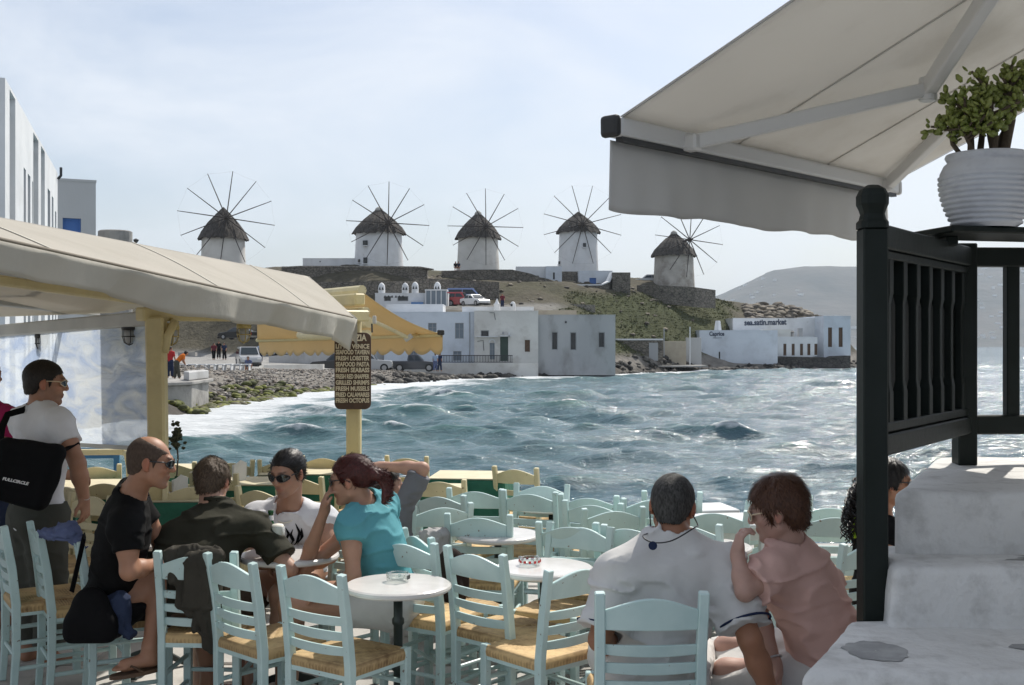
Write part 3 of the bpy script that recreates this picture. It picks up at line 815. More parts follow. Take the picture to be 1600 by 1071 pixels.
# roof furniture of the waterside row
for lab, x0, x1, yt, yb, D, dp, m in (('long low white parapet wall on the roofs below the chimney house', 603, 692, 476.5, 487, 116, 5, 'whitewash'),
                             ('white vaulted roof ridge with two little chimneys above the cream house', 722, 834, 480.5, 490, 116, 3, 'whitewash'),
                             ('tan flat roof wall behind the grey stained house', 826, 901, 486, 496, 119, 4, 'tan_board')):
    house('roof_wall', lab, 'wall', x0, x1, yt, yb, D, dp, m, par=.05, sink=2)
for x, dome, lab in ((776.5, 0, 'pointed white chimney on the vaulted roof'), (801.5, 1, 'rounded white chimney with an open mouth on the vaulted roof')):
    k = 115.4 / FPX; e = empty('chimney', at(x, 482, 115.4), 0, lab, 'chimney')
    if dome:
        MB().lathe([(4.5 * k, -.3), (4.2 * k, 5 * k), (3.6 * k, 8 * k), (2 * k, 10 * k), (.02, 10.6 * k)], 12).build('stack', MAT['whitewash'], e)
        MB().box2((-3.9 * k, -4.6 * k, 3 * k), (-.6 * k, -3 * k, 6.5 * k)).build('mouth', MAT['window_dark'], e)
    else:
        MB().lathe([(5 * k, -.3), (4.6 * k, 6 * k), (2.4 * k, 10 * k), (1.0 * k, 14 * k), (.03, 15 * k)], 12).build('stack', MAT['whitewash'], e)
        MB().box((0, 0, 6 * k), (10.5 * k, 10.5 * k, .1)).build('cap_ledge', MAT['whitewash'], e)

# restaurant on the point
e, k, h = house('seaside_restaurant', 'low white building lettered Caprice with a stub chimney', 'building', 1093, 1215, 517, 571, 146, 7, 'blue_whitewash', [(1123, 550, 1125.5, 568, 'dark')], par=.1, sink=1.2)
MB().lathe([(6 * k, 53 * k), (4 * k, 69 * k), (3.4 * k, 70 * k)], 4, (32 * k, 1.5, 0)).build('chimney', MAT['whitewash'], e)
M = face_M(at(1120, 522.8, 145.95), (1, 0, 0), (0, 0, 1)); lettering('Caprice', 1, MAT['sign_ink'], e, M, width=23.5 * k, height=9 * k)
MB().box2(((1114 - 1093) * k, -.04, 42.4 * k), ((1128 - 1093) * k, -.01, 43.0 * k)).build('underline', MAT['sign_ink'], e)
e, k, h = house('seaside_restaurant', 'white seafront restaurant lettered sea satin market with two tall brown windows', 'building', 1145, 1287, 498, 556, 153, 9, 'whitewash', [(1262, 503, 1263, 504, 'dark')], par=.1, sink=2)
M = face_M(at(1196, 503.8, 152.95), (1, 0, .02), (-.02, 0, 1)); lettering('sea.satin.market', 1, MAT['sign_ink'], e, M, width=66 * k, height=9.5 * k)
e, k, h = house('seaside_restaurant', 'white end wing of the seafront restaurant above the rock base', 'building', 1287, 1330, 494.5, 553, 149.5, 11, 'blue_whitewash', [(1294, 512, 1300.5, 542.5, 'brown'), (1311, 512, 1317.5, 542.5, 'brown')], par=.05, rz=4, sink=2.2)
e, k, h = house('seaside_annex', 'low white annex with a row of five small brown shutters', 'building', 1168, 1270, 527, 557, 148, 4.5, 'whitewash',
    [(1224 + a, 537.5, 1228.8 + a, 556 - a * .02, 'brown') for a in (0, 13, 26, 37.5, 48.5)], par=.05, sink=1.5)
MB().box2(((1196 - 1168) * k, .5, 30 * k), ((1237 - 1168) * k, 3, 42 * k)).build('water_tank_wall', MAT['cream_whitewash'], e)
MB().lathe([(.22, 30 * k), (.2, 37 * k), (.32, 38 * k), (.1, 40 * k)], 10, ((1240 - 1168) * k, .7, 0)).build('vent_stack', MAT['concrete'], e)
MB().box2(((1252 - 1168) * k, 1.2, 30 * k), ((1258 - 1168) * k, 2, 44 * k)).build('air_unit', MAT['frame_grey'], e)
e = empty('sea_wall', at(1213, 579, 147.2), 0, 'dark rough stone base wall of the restaurant at the waterline', 'wall'); k = 147.2 / FPX
MB().prism([(0, 0, -1), (116 * k, 0, -1), (116 * k, 0, 23 * k), (90 * k, 0, 22 * k), (85 * k, 0, 20 * k), (0, 0, 22 * k)], (0, 4, 0)).build('wall', stone_mat('dark_stone', (.085, .078, .07), (.05, .047, .043), 1.6), e, fix=True)
# yard between the houses
for nm, lab, x0, x1, yt, yb, D, dp, m in (('yard_wall', 'rough stone yard wall with a white coping beside the grey house', 962, 1036, 532, 572, 131, .6, 'dry_stone'),
                                          ('yard_gate_wall', 'tan boarded yard screen between two poles', 1036, 1072, 533.5, 571, 134, .3, 'tan_board'),
                                          ('yard_wall', 'pale grey yard wall joining the tan screen and the lettered building', 1072, 1096, 528, 571, 137, .5, 'stained_plaster')):
    k = D / FPX; e = empty(nm, at(x0, yb, D), 0, lab, 'wall')
    MB().box2((0, 0, -.8), ((x1 - x0) * k, dp, (yb - yt) * k)).build('wall', MAT[m], e, bevel=.03)
    if m == 'dry_stone': MB().box2((0, -.1, (yb - yt) * k), ((x1 - x0) * k, dp + .1, (yb - yt) * k + .18)).build('coping', MAT['whitewash'], e)
    if m == 'dry_stone': MB().box2((52 * k, -.06, 8 * k), (66 * k, -.005, 36 * k)).build('metal_gate', MAT['frame_grey'], e)
for x, yt, lab in ((1037.5, 514, 'thin grey pole at the stone wall end of the tan screen'), (1078, 511, 'white pole at the far end of the tan screen')):
    MB().tube([at(x, 573, 133.5), at(x, yt, 133.5)], .07, 7).build('utility_pole', MAT['frame_grey'] if x < 1050 else MAT['whitewash'])
    tag(COL.objects[-1], lab, 'pole')
MB().box2(at(962, 574, 130), at(1095, 570.5, 134.5)).build('quay_slab', MAT['concrete']); tag(COL.objects[-1], 'flat concrete quay slab in front of the yard wall', 'quay')

# ------------------------------------------------------------------ hill walls and small hill houses
def strip_wall(name, label, pts, m, th=.5, cap=None):
    """wall along pixel points (x, ytop, ybottom, D)"""
    e = empty(name, at(pts[0][0], pts[0][2], pts[0][3]), 0, label, 'wall')
    T = [at(x, yt, D) for x, yt, yb, D in pts]; B = [at(x, yb, D) for x, yt, yb, D in pts]
    mb = MB(); n = len(pts); d = Vector((0, th, 0))
    for i in range(n - 1):
        mb.add([B[i], B[i + 1], T[i + 1], T[i], B[i] + d, B[i + 1] + d, T[i + 1] + d, T[i] + d], [(0, 1, 2, 3), (3, 2, 6, 7), (5, 4, 7, 6)])
    mb.add([B[0], T[0], T[0] + d, B[0] + d], [(0, 1, 2, 3)]); mb.add([B[-1], T[-1], T[-1] + d, B[-1] + d], [(3, 2, 1, 0)])
    mb.build('wall', MAT[m], e, world=True)
    if cap:
        c = MB(); c.path([t + d * .5 + Vector((0, 0, .06)) for t in T], th + .14, .16); c.build('coping', MAT[cap], e, world=True)
    return e
strip_wall('retaining_wall', 'long grey stone wall under the second windmill', [(440, 419, 452, 137), (470, 417.5, 452, 137), (560, 417.5, 450, 136.5), (655, 418.5, 445, 136), (667, 422, 440, 137)], 'dry_stone', 2.0, 'pale_stone')
strip_wall('retaining_wall', 'lower dark stone terrace wall beside the orange awning', [(490, 441, 480, 132), (600, 440, 470, 131.5), (645, 440, 470, 131.5)], 'dry_stone', 1.2)
strip_wall('retaining_wall', 'broad stone terrace wall above the chimney house', [(642, 434, 470, 133), (700, 437, 470, 133.5), (780, 441, 468, 135)], 'dry_stone', 1.5)
strip_wall('retaining_wall', 'stone wall curving down from the third windmill', [(690, 424, 445, 150), (745, 421.5, 445, 149), (800, 421.5, 447, 148), (830, 428, 452, 147), (852, 437, 458, 147), (880, 443.5, 462, 148)], 'dry_stone', .8)
strip_wall('retaining_wall', 'white edged curving wall in front of the fourth windmill', [(876, 445, 462, 149), (905, 446.5, 462, 149), (940, 446, 462, 149), (950, 441, 462, 149.5), (957, 427, 460, 150.5)], 'dry_stone', .6, 'whitewash')
strip_wall('retaining_wall', 'square stone buttress at the end of the white edged wall', [(957, 426, 468, 149.5), (985, 426, 462, 149.5)], 'dry_stone', 5)
strip_wall('retaining_wall', 'low curved stone wall below the last worn windmill', [(996, 446, 462, 155), (1040, 446.5, 475, 154), (1085, 449, 480, 154), (1118, 453.5, 482, 156)], 'dry_stone', .7)
strip_wall('retaining_wall', 'thin pale field wall crossing the scrub slope', [(845, 478, 484, 137), (890, 475, 482, 138), (930, 477, 492, 138)], 'pale_stone', .5)
house('hill_house', 'flat white annex beside the second windmill', 'house', 473, 560, 404.5, 420, 141, 5, 'whitewash', [(499, 408, 501, 410, 'dark')], par=.05)
house('hill_house', 'small white house with one dark slit between the third and fourth windmills', 'house', 806, 853, 417.5, 446, 154, 5, 'whitewash', [(838, 431, 842, 434, 'dark')], par=.05, sink=2)
house('hill_house', 'white cube house standing at the foot of the fourth windmill', 'house', 853, 878, 417, 446, 153, 5, 'blue_whitewash', [(864, 426, 867, 437, 'dark')], par=.05, sink=2)
house('hill_house', 'white walled yard house with a bright blue door under the fourth windmill', 'house', 905, 957, 424, 450, 152.5, 5, 'blue_whitewash', [(921, 434.5, 931.5, 447, 'shutter')], par=.05, sink=1)
MB().box2(at(878, 448, 156), at(905, 426, 158)).build('stone_shed', MAT['dry_stone']); tag(COL.objects[-1], 'stone shed wall in the gap between two white hill houses', 'wall')

# ------------------------------------------------------------------ windmills
def windmill(label, px, D, ybase, yeave, ytop, wpx, hub, rpx, wallm, phase=0., rz=0., tip=True, ops=(), taper=.93, n=12, seed=0):
    k = D / FPX; base = at(px, ybase, D)
    e = empty('windmill', base, rz, label, 'windmill', 'windmills on the hill')
    R = wpx * k / 2; h = (ybase - yeave) * k; rh = (yeave - ytop) * k
    rng = random.Random(seed)
    mb = MB(); N = 40
    prof = [(R * 1.02, -2.5), (R * 1.01, 0), (R * (1 + taper) / 2, h * .5), (R * taper, h), (R * taper, h + .3)]
    mb.lathe(prof, N); mb.build('tower', MAT[wallm], e, smooth=True)
    # thatched cap: overlapping ragged skirts of straw
    V = []; cap = MB(); Re = R * 1.07
    for j, (f0, f1, dr) in enumerate(((0.0, .42, .0), (.30, .72, .03), (.60, 1.0, .03))):
        M_ = 72; top = []; bot = []
        for i in range(M_):
            a = 2 * math.pi * i / M_; q = rng.uniform(-1, 1)
            def ring(f, extra): 
                rr = Re * (1 - f) ** .9 * (1 + .10 * math.sin(f * 3.14)) + extra
                return rr
            zb = h - .35 + rh * f0 * .98 + q * .14 - (.12 if j == 0 else 0); zt = h - .2 + (rh + .2) * f1
            rb = ring(f0, .12 + dr + rng.uniform(-.04, .06)); rt = max(ring(f1, dr + .02), .02)
            bot.append((rb * math.cos(a), rb * math.sin(a), zb)); rm = (rb + rt) / 2 * 1.04
            top.append(((rm * math.cos(a), rm * math.sin(a), (zb + zt) / 2 + q * .05), (rt * math.cos(a), rt * math.sin(a), zt)))
        inner = [(x * .86, y * .86, z + .12) for x, y, z in bot]
        vs = inner + bot + [t[0] for t in top] + [t[1] for t in top]
        fs = [(r * M_ + i, r * M_ + (i + 1) % M_, (r + 1) * M_ + (i + 1) % M_, (r + 1) * M_ + i) for r in range(3) for i in range(M_)]
        cap.add(vs, fs)
    cap.build('thatched_cap', MAT['thatch'], e)
    if tip: MB().lathe([(.55, h + rh * .86), (.42, h + rh * .97), (.15, h + rh * 1.03), (.02, h + rh * 1.05)], 12).build('cap_tip', MAT['thatch_tip'], e, smooth=True)
    # rotor
    hx, hy = hub; hp = at(hx, hy, D) - base; hp.y = -R * .95 - .3
    nrm = Vector((hp.x * .55, -R * 1.0, .12)).normalized()
    u = nrm.cross(Vector((0, 0, 1))).normalized(); v = u.cross(nrm) * -1
    if v.z < 0: v = -v
    MB().tube([hp + nrm * .9, hp - nrm * 2.2], [.10, .2], 8).build('axle', MAT['sail_pole'], e)
    MB().tube([hp + nrm * .18, hp - nrm * .18], .26, 12).build('hub', MAT['sail_pole'], e)
    L = rpx * k; tips = []
    for i in range(n):
        a = 2 * math.pi * i / n + phase; d = u * math.cos(a) + v * math.sin(a)
        p = hp + d * L - nrm * .15; tips.append(p)
        MB().tube([hp, hp + d * L * .5 - nrm * .04, p], [.075, .062, .046], 6).build('sail_pole', MAT['sail_pole'], e)
    w = MB()
    for i in range(n): w.tube([tips[i], (tips[i] + tips[(i + 1) % n]) * .5 * .995, tips[(i + 1) % n]], .004, 4, cap=False)
    w.build('rim_wire', MAT['sail_pole'], e)
    for x, y, wd, hh in ops:
        a = max(-.95, min(.95, (x - px) * k / R)); c = Vector((a * R, -R * math.sqrt(1 - a * a), (ybase - y) * k)); nn = Vector((c.x, c.y, 0)).normalized(); tt = nn.cross(Vector((0, 0, 1)))
        wn = MB().box(c, (wd, .25, hh), Matrix((tt, nn, Vector((0, 0, 1)))).transposed()).build('window', MAT['window_dark'], e)
        MB().box(c - Vector((0, 0, hh / 2 + .05)) + nn * .08, (wd + .2, .3, .1), Matrix((tt, nn, Vector((0, 0, 1)))).transposed()).build('sill', MAT[wallm], wn)
    return e
windmill('grey white windmill rising behind the cream canopy, nearest the tall building', 349, 140, 438, 369, 324, 70, (363, 345), 73, 'mill_plaster', phase=.13, tip=False, seed=1)
windmill('widest white windmill with a reddish hub and small windows', 592, 142, 419, 361, 325, 76, (611, 353), 64, 'whitewash', phase=.03, ops=((575, 383, .55, .6), (565, 410, .3, .4), (575.5, 410, .5, .75)), seed=2)
windmill('plain cream windmill standing behind the group on the hilltop wall', 747, 161, 423, 369, 331, 66, (760, 358), 59, 'mill_plaster', phase=0, seed=3)
windmill('tallest slim white windmill with one small window', 903.5, 169, 430, 360, 331, 63, (908.5, 354.5), 62, 'whitewash', phase=.26, ops=((911.5, 386, .4, .6), (872.5, 412, .4, .5)), tip=False, seed=4)
windmill('worn windmill with peeling plaster at the end of the hill', 1053, 164, 450, 396, 362, 64, (1072.5, 378), 58, 'worn_mill_plaster', phase=.1, seed=5)

# ------------------------------------------------------------------ buildings by the canopy
def tall_building():
    A = Vector((gx(8, 20), 20, 0)); B = Vector((gx(90, 31), 31, 0)); d = (B - A); Lw = d.length; ang = math.degrees(math.atan2(d.y, d.x))
    e = empty('tall_white_building', (A.x, A.y, -1.3), ang - 0, 'tall white building with deep vertical fins and narrow windows', 'building')
    H = gz(122, 20) + 1.3; H2 = gz(268, 31) + 1.3
    # local x runs along the facade (away from the viewer), the facade faces local -y
    ops = []
    def px2l(x):      # where a ray through pixel column x meets the facade
        t = (x - 800) / FPX; s = (A.x - t * A.y) / (t * d.normalized().y - d.normalized().x); return s
    for xa, xb, yt in ((15, 24, 148), (52, 60, 214), (64, 70, 233)):
        sa, sb = px2l(xa), px2l(xb); D = A.y + (d.normalized().y) * (sa + sb) / 2
        ops.append((sa, .8, sb, gz(yt, D) + 1.3, 'fin'))
    for xa, xb, yt in ((37, 40.5, 264), (43.5, 47.5, 274), (50.2, 51.6, 284), (74.5, 78.5, 297), (81, 83.5, 308), (86, 88, 331)):
        sa, sb = px2l(xa), px2l(xb); D = A.y + d.normalized().y * (sa + sb) / 2
        ops.append((sa, .9, sb, gz(yt, D) + 1.3, 'brown' if xa > 70 else 'plain'))
    ops = [o for o in ops if o[2] > o[0] and o[3] > o[1]]
    mb = panel(Lw, H, ops, depth=.35)
    mb.add([(0, 0, 0), (0, 6, 0), (0, 6, H), (0, 0, H)], [(3, 2, 1, 0)]); mb.add([(Lw, 0, 0), (Lw, 6, 0), (Lw, 6, H), (Lw, 0, H)], [(0, 1, 2, 3)])
    mb.add([(0, 6, 0), (Lw, 6, 0), (Lw, 6, H), (0, 6, H)], [(0, 3, 2, 1)])
    mb.build('wall', MAT['whitewash'], e)
    MB().box2((.1, .1, H - .3), (Lw - .1, 5.9, H - .1)).build('roof', MAT['whitewash'], e)
    for o in ops:
        x0, z0, x1, z1 = o[:4]
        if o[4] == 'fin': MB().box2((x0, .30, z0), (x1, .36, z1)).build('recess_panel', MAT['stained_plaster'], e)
        else:
            wn = MB().box2((x0, .24, z0), (x1, .36, z1)).build('window', MAT['wood_brown' if o[4] == 'brown' else 'frame_grey'], e)
            MB().box2((x0 + .06, .2, z0 + .06), (x1 - .06, .25, z1 - .06)).build('pane', MAT['window_dark'], wn)
    MB().tube([(Lw - .2, -.02, H - .2), (Lw - .2, -.1, H - .1), (Lw - .2, -.1, H + .12)], .04, 6).build('gutter_spout', MAT['iron_dark'], e)
tall_building()
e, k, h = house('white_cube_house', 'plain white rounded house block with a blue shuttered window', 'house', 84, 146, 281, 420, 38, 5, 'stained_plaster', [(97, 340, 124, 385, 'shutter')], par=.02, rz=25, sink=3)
e = empty('roof_stub', at(147, 372, 44), 0, 'weathered round stone roof stub beside the white cube house', 'wall'); k = 44 / FPX
MB().lathe([(26 * k, -3), (26 * k, 12 * k), (24 * k, 13.5 * k)], 20, (24 * k, 26 * k, 0)).build('wall', MAT['concrete'], e)
e = empty('roof_lamp', at(212.5, 400, 46), 0, 'small dark lamp sticking up behind the cream canopy', 'lamp'); k = 46 / FPX
MB().tube([(0, 0, -2), (0, 0, 23 * k)], .03, 6).build('pole', MAT['iron_dark'], e)
MB().lathe([(.04, 20 * k), (.10, 23 * k), (.12, 25 * k), (.02, 27 * k)], 8).build('shade', MAT['iron_dark'], e)

# ------------------------------------------------------------------ old pier and beach walls
e = empty('stone_pier', at(215, 650, 50), 0, 'old concrete landing pier at the end of the pebble beach', 'pier')
zt = .05
def pier_poly(z): return [Vector((gx(200, 50), 50, z)), Vector((gx(300, 53.5), 53.5, z)), Vector((gx(326, 58), 58, z)), Vector((gx(300, 66), 66, z)), Vector((gx(150, 66), 66, z))]
MB().prism(pier_poly(-2.4), (0, 0, zt + 2.35)).build('base', MAT['concrete'], e, world=True, bevel=.05)
P = pier_poly(0); mb = MB(); mb.prism([P[0] + Vector((0, -.25, -.02)), P[1] + Vector((.1, -.25, -.02)), P[2] + Vector((.25, 0, -.02)), P[3] + Vector((0, .2, -.02)), P[4] + Vector((0, .2, -.02))], (0, 0, .16)); mb.build('deck', MAT['concrete'], e, world=True, bevel=.03)
MB().prism([Vector((gx(295, 54), 54, zt + .1)), Vector((gx(326, 58), 58, zt + .1)), Vector((gx(318, 60), 60, zt + .1)), Vector((gx(287, 56), 56, zt + .1))], (0, 0, .42)).build('parapet', MAT['stained_plaster'], e, world=True, bevel=.04)
strip_wall('beach_wall', 'rough pale stone wall below the white tables on the beach', [(286, 580, 596, 70), (340, 580, 592, 73), (398, 579, 588, 77)], 'pale_stone', 1.0)
strip_wall('beach_wall', 'long whitewashed low wall between the beach and the parking', [(405, 572, 584, 88), (412, 570.5, 583, 89), (505, 569.5, 580, 96)], 'cream_whitewash', .6)
strip_wall('street_wall', 'pale grey wall rising along the sloping parking street', [(420, 557, 575, 106), (470, 552.5, 574, 108), (545, 548.5, 572, 110), (600, 548, 572, 112)], 'stained_plaster', .4)
strip_wall('street_kerb', 'low kerb wall along the upper street behind the walkers', [(278, 551, 557, 115), (305, 551, 557, 115)], 'concrete', .8)
MB().box2(at(405, 588.5, 84), at(437, 582.5, 85)).build('concrete_bench', MAT['concrete'], bevel=.04); tag(COL.objects[-1], 'flat concrete block at the top of the pebbles', 'bench')
for i, (x, y, D) in enumerate(((285, 588, 73), (301, 587, 73.5), (316, 586.5, 74), (331, 586, 74.5), (344, 585.5, 75), (357, 585, 75.5), (371, 584, 76.5), (385, 583.5, 77))):
    # white plastic beach tables in a row on the wall top
    k = 1.0; e = empty('beach_table', at(x, 579.5 if i < 5 else 579, D - .3), 0, ('first', 'second', 'third', 'fourth', 'fifth', 'sixth', 'seventh', 'last')[i] + ' white plastic table in the row on the beach wall, counted from the pier', 'table', 'white tables on the beach wall')
    MB().box((0, 0, .40), (.56, .5, .06)).build('table_top', MAT['whitewash'], e)
    for a in (-.2, .2): MB().box((a, 0, .18), (.07, .4, .38)).build('leg', MAT['whitewash'], e)

# ------------------------------------------------------------------ vehicles
def paint(name, c, rough=.3): return pm(name, c, rough=rough, coat=.6)
pm('tyre', (.018, .018, .018), rough=.9); pm('rim', (.35, .35, .36), rough=.35, metal=.7); pm('car_glass', (.02, .03, .035), rough=.06); pm('lamp_red', (.35, .02, .02), rough=.3); pm('lamp_clear', (.75, .75, .72), rough=.2); pm('black_plastic', (.02, .02, .02), rough=.6)
def car(name, label, loc, rz, kind, L, Wd, H, m):
    """x is forward; kind: suv, sedan, pickup, jeep, van"""
    e = empty(name, loc, rz, label, 'car' if kind != 'van' else 'van', 'vehicles parked about the bay')
    wr = .31 if kind not in ('suv', 'pickup', 'jeep') else .37; fl = wr * .75; sill = .62 * H if kind in ('sedan',) else .56 * H
    prof = {'suv': [(-.5, .30), (-.49, .60), (-.47, .62), (.22, .60), (.47, .52), (.5, .42), (.5, .25)],
            'jeep': [(-.5, .28), (-.49, .60), (.18, .60), (.46, .56), (.49, .50), (.5, .26)],
            'sedan': [(-.5, .36), (-.49, .64), (-.33, .68), (.2, .66), (.45, .55), (.5, .44), (.5, .26)],
            'pickup': [(-.5, .34), (-.5, .62), (.2, .62), (.46, .56), (.5, .46), (.5, .28)],
            'van': [(-.5, .22), (-.5, .55), (.38, .55), (.48, .46), (.5, .38), (.5, .22)]}[kind]
    cab = {'suv': [(-.47, .6), (-.44, .97), (-.38, 1), (.05, 1), (.21, .6)], 'jeep': [(-.48, .58), (-.47, 1), (.04, 1), (.14, .58)],
           'sedan': [(-.34, .66), (-.2, .97), (.02, 1), (.22, .65)], 'pickup': [(-.14, .6), (-.12, .97), (.07, 1), (.2, .6)], 'van': [(-.5, .54), (-.49, .96), (-.46, 1), (.22, 1), (.40, .53)]}[kind]
    body = MB().prism([(x * L, -Wd / 2, z * H) for x, z in prof] + [(.38 * L, -Wd / 2, fl * .8), (-.38 * L, -Wd / 2, fl * .8)], (0, Wd, 0))
    body.build('body', m, e, bevel=.05, seg=2, fix=True)
    t = .09 * Wd
    vs = [(x * L, -Wd / 2 + (t if z > .8 else .02), z * H) for x, z in cab] + [(x * L, Wd / 2 - (t if z > .8 else .02), z * H) for x, z in cab]; n = len(cab)
    MB().add(vs, [tuple(range(n - 1, -1, -1)), tuple(range(n, 2 * n))] + [(i, (i + 1) % n, (i + 1) % n + n, i + n) for i in range(n)]).build('cabin', m, e, bevel=.03, fix=True)
    # glass set just proud of the cabin sides
    xs = [c[0] * L for c in cab]; lo, hi = min(xs) * .93, max(xs) * .8
    for s in (-1, 1):
        for a, b in ((lo + .1, (lo + hi) / 2 - .04), ((lo + hi) / 2 + .04, hi - .05)):
            y0 = s * (Wd / 2 - .025); y1 = s * (Wd / 2 - t * .93)
            bb = b - (.12 * L if b > 0 else 0); aa = a + (.05 * L if kind == 'sedan' and a < 0 and a < lo + .2 else 0)
            q = [(a, y0, .66 * H), (b, y0, .66 * H), (max(bb, a + .2), y1, .92 * H), (aa, y1, .92 * H)]
            MB().prism(q, (0, s * .012, 0)).build('side_window', MAT['car_glass'], e, fix=True)
    f0, f1 = cab[-1], cab[-2]
    q = [(f0[0] * L - .01, -Wd * .42, f0[1] * H + .06), (f0[0] * L - .01, Wd * .42, f0[1] * H + .06), (f1[0] * L + .03, Wd * .36, f1[1] * H - .06), (f1[0] * L + .03, -Wd * .36, f1[1] * H - .06)]
    MB().prism(q, (.03, 0, .02)).build('windscreen', MAT['car_glass'], e, fix=True)
    r0, r1 = cab[0], cab[1]
    q = [(r0[0] * L + .0, -Wd * .40, r0[1] * H + .08), (r0[0] * L, Wd * .40, r0[1] * H + .08), (r1[0] * L, Wd * .35, r1[1] * H - .06), (r1[0] * L, -Wd * .35, r1[1] * H - .06)]
    MB().prism(q, (-.04, 0, .01)).build('rear_window', MAT['car_glass'], e, fix=True)
    for sx in (-.31, .32):
        for s in (-1, 1):
            w = MB().tube([(sx * L, s * (Wd / 2 - .2), wr), (sx * L, s * (Wd / 2 + .02), wr)], wr, 18).build('wheel', MAT['tyre'], e)
            MB().tube([(sx * L, s * (Wd / 2 + .02), wr), (sx * L, s * (Wd / 2 + .035), wr)], wr * .6, 12).build('rim', MAT['rim'], w)
    for s in (-1, 1):
        MB().box((.5 * L, s * Wd * .36, .42 * H), (.04, .28, .13)).build('headlight', MAT['lamp_clear'], e)
        MB().box((-.5 * L, s * Wd * .40, .48 * H), (.04, .16, .2)).build('tail_light', MAT['lamp_red'], e)
    MB().box((.505 * L, 0, fl * .9), (.1, Wd * .96, .16)).build('bumper', MAT['black_plastic'], e, bevel=.02)
    MB().box((-.505 * L, 0, fl * .95), (.1, Wd * .96, .16)).build('bumper', MAT['black_plastic'], e, bevel=.02)
    if kind == 'jeep': MB().tube([(-.53 * L, 0, .55 * H - .25), (-.56 * L, 0, .55 * H - .25)], .33, 14).build('spare_wheel', MAT['tyre'], e)
    return e
silver = paint('silver_paint', (.42, .43, .44)); dark = paint('dark_blue_paint', (.018, .022, .035)); red = paint('red_paint', (.32, .02, .025)); whitep = paint('white_paint', (.7, .7, .7)); bluep = paint('van_blue_paint', (.17, .24, .46)); black = paint('black_paint', (.015, .015, .016))
def ground(x, D, dz=0): return Vector((gx(x, D), D, lz_fast(gx(x, D), D) + dz))
def park(name, label, x, yb, D, rz, kind, L, Wd, H, m): return car(name, label, at(x, yb, D), rz, kind, L, Wd, H, m)
park('parked_car', 'silver four wheel drive seen from its front on the sloping street', 388, 574, 98, -70, 'suv', 4.2, 1.75, 1.75, silver)
park('parked_car', 'white saloon car parked along the pale street wall', 452, 556, 114, 178, 'sedan', 4.3, 1.7, 1.4, whitep)
park('parked_car', 'dark saloon parked beyond the white car at the street wall', 508, 556, 116, 180, 'sedan', 4.2, 1.7, 1.4, dark)
park('parked_car', 'black pickup truck partly behind the menu sign', 528, 581, 104, 180, 'pickup', 4.8, 1.75, 1.65, black)
park('parked_car', 'silver off roader under the orange awning fringe', 580, 581, 104, 0, 'jeep', 4.0, 1.75, 1.8, silver)
park('parked_car', 'dark blue open backed jeep on the quay beside two standing people', 648, 581, 105, 0, 'pickup', 4.3, 1.7, 1.6, dark)
park('parked_car', 'bright red jeep on the upper road above the white roofs', 722, 479.5, 130, -12, 'jeep', 3.7, 1.7, 1.65, red)
park('parked_van', 'pale blue van parked behind the red jeep', 728, 477.5, 134, -6, 'van', 4.4, 1.8, 2.0, bluep)
park('parked_car', 'white car half hidden beside the red jeep', 742, 479, 128, -50, 'sedan', 3.6, 1.6, 1.35, whitep)
park('parked_car', 'light saloon nosing out beside the worn windmill', 1012, 445.5, 166, 180, 'suv', 4.0, 1.7, 1.5, silver)
park('parked_car', 'dark car at the top of the sloping street', 372, 531, 125, 160, 'sedan', 4.2, 1.7, 1.35, black)
park('parked_van', 'dark blue van standing behind the first chimney of the upper house', 584, 476, 134, 170, 'van', 4.4, 1.8, 2.0, dark)

# ------------------------------------------------------------------ terrace
pm('flagstone', (.50, .48, .45), (.40, .385, .365), scale=1.3, rough=.85, bump=.4, bscale=14, bdist=.01, dirt=(.25, .24, .225), dscale=2.2, damt=.6)
pm('mortar', (.42, .41, .39), (.34, .33, .31), scale=3, rough=.95)
pm('step_plaster', (.70, .695, .68), (.58, .575, .56), scale=3.2, rough=.85, bump=.8, bscale=14, bdist=.02, detail=8, lo=.3, hi=.7, dirt=(.33, .32, .305), dscale=8.5, damt=.48)
pm('step_grey_paint', (.24, .24, .24), (.34, .34, .335), scale=5, rough=.85, bump=.5, bscale=12, bdist=.01, dirt=(.48, .48, .47), dscale=5, damt=.6)
pm('crack_dark', (.05, .05, .05), rough=1)
pm('blue_chair_paint', (.52, .665, .65), (.46, .61, .60), scale=9, rough=.42, bump=.12, bscale=70, bdist=.004, dirt=(.50, .64, .63), dscale=14, damt=.35)
pm('cream_chair_paint', (.66, .58, .36), (.58, .51, .31), scale=8, rough=.5, bump=.12, bscale=70, bdist=.004)
pm('yellow_post_paint', (.64, .54, .28), (.57, .48, .26), scale=4, rough=.5, bump=.15, bscale=30, bdist=.006, dirt=(.42, .33, .16), dscale=5, damt=.4)
pm('grey_beam_paint', (.47, .47, .44), (.40, .40, .38), scale=4, rough=.6, bump=.15, bscale=30, bdist=.006)
pm('marble_top', (.70, .68, .655), (.58, .56, .54), scale=6, rough=.22, detail=8)
pm('cast_iron_green', (.018, .028, .026), rough=.45, bump=.1, bscale=80, bdist=.003)
pm('green_cloth', (.022, .135, .085), (.016, .11, .07), scale=8, rough=.8, bump=.3, bscale=14, bdist=.02)
pm('cream_cloth', (.62, .56, .40), (.56, .50, .35), scale=8, rough=.8, bump=.2, bscale=20, bdist=.01)
pm('canopy_cloth', (.57, .535, .47), (.53, .50, .435), scale=1.2, rough=.85, bump=.25, bscale=3.5, bdist=.03, trans=.38, dirt=(.42, .385, .32), dscale=1.5, damt=.4)
pm('valance_cloth', (.56, .535, .47), (.50, .48, .42), scale=2, rough=.8, bump=.5, bscale=4.5, bdist=.03, trans=.25)
pm('hem_cord', (.20, .175, .14), rough=.9)
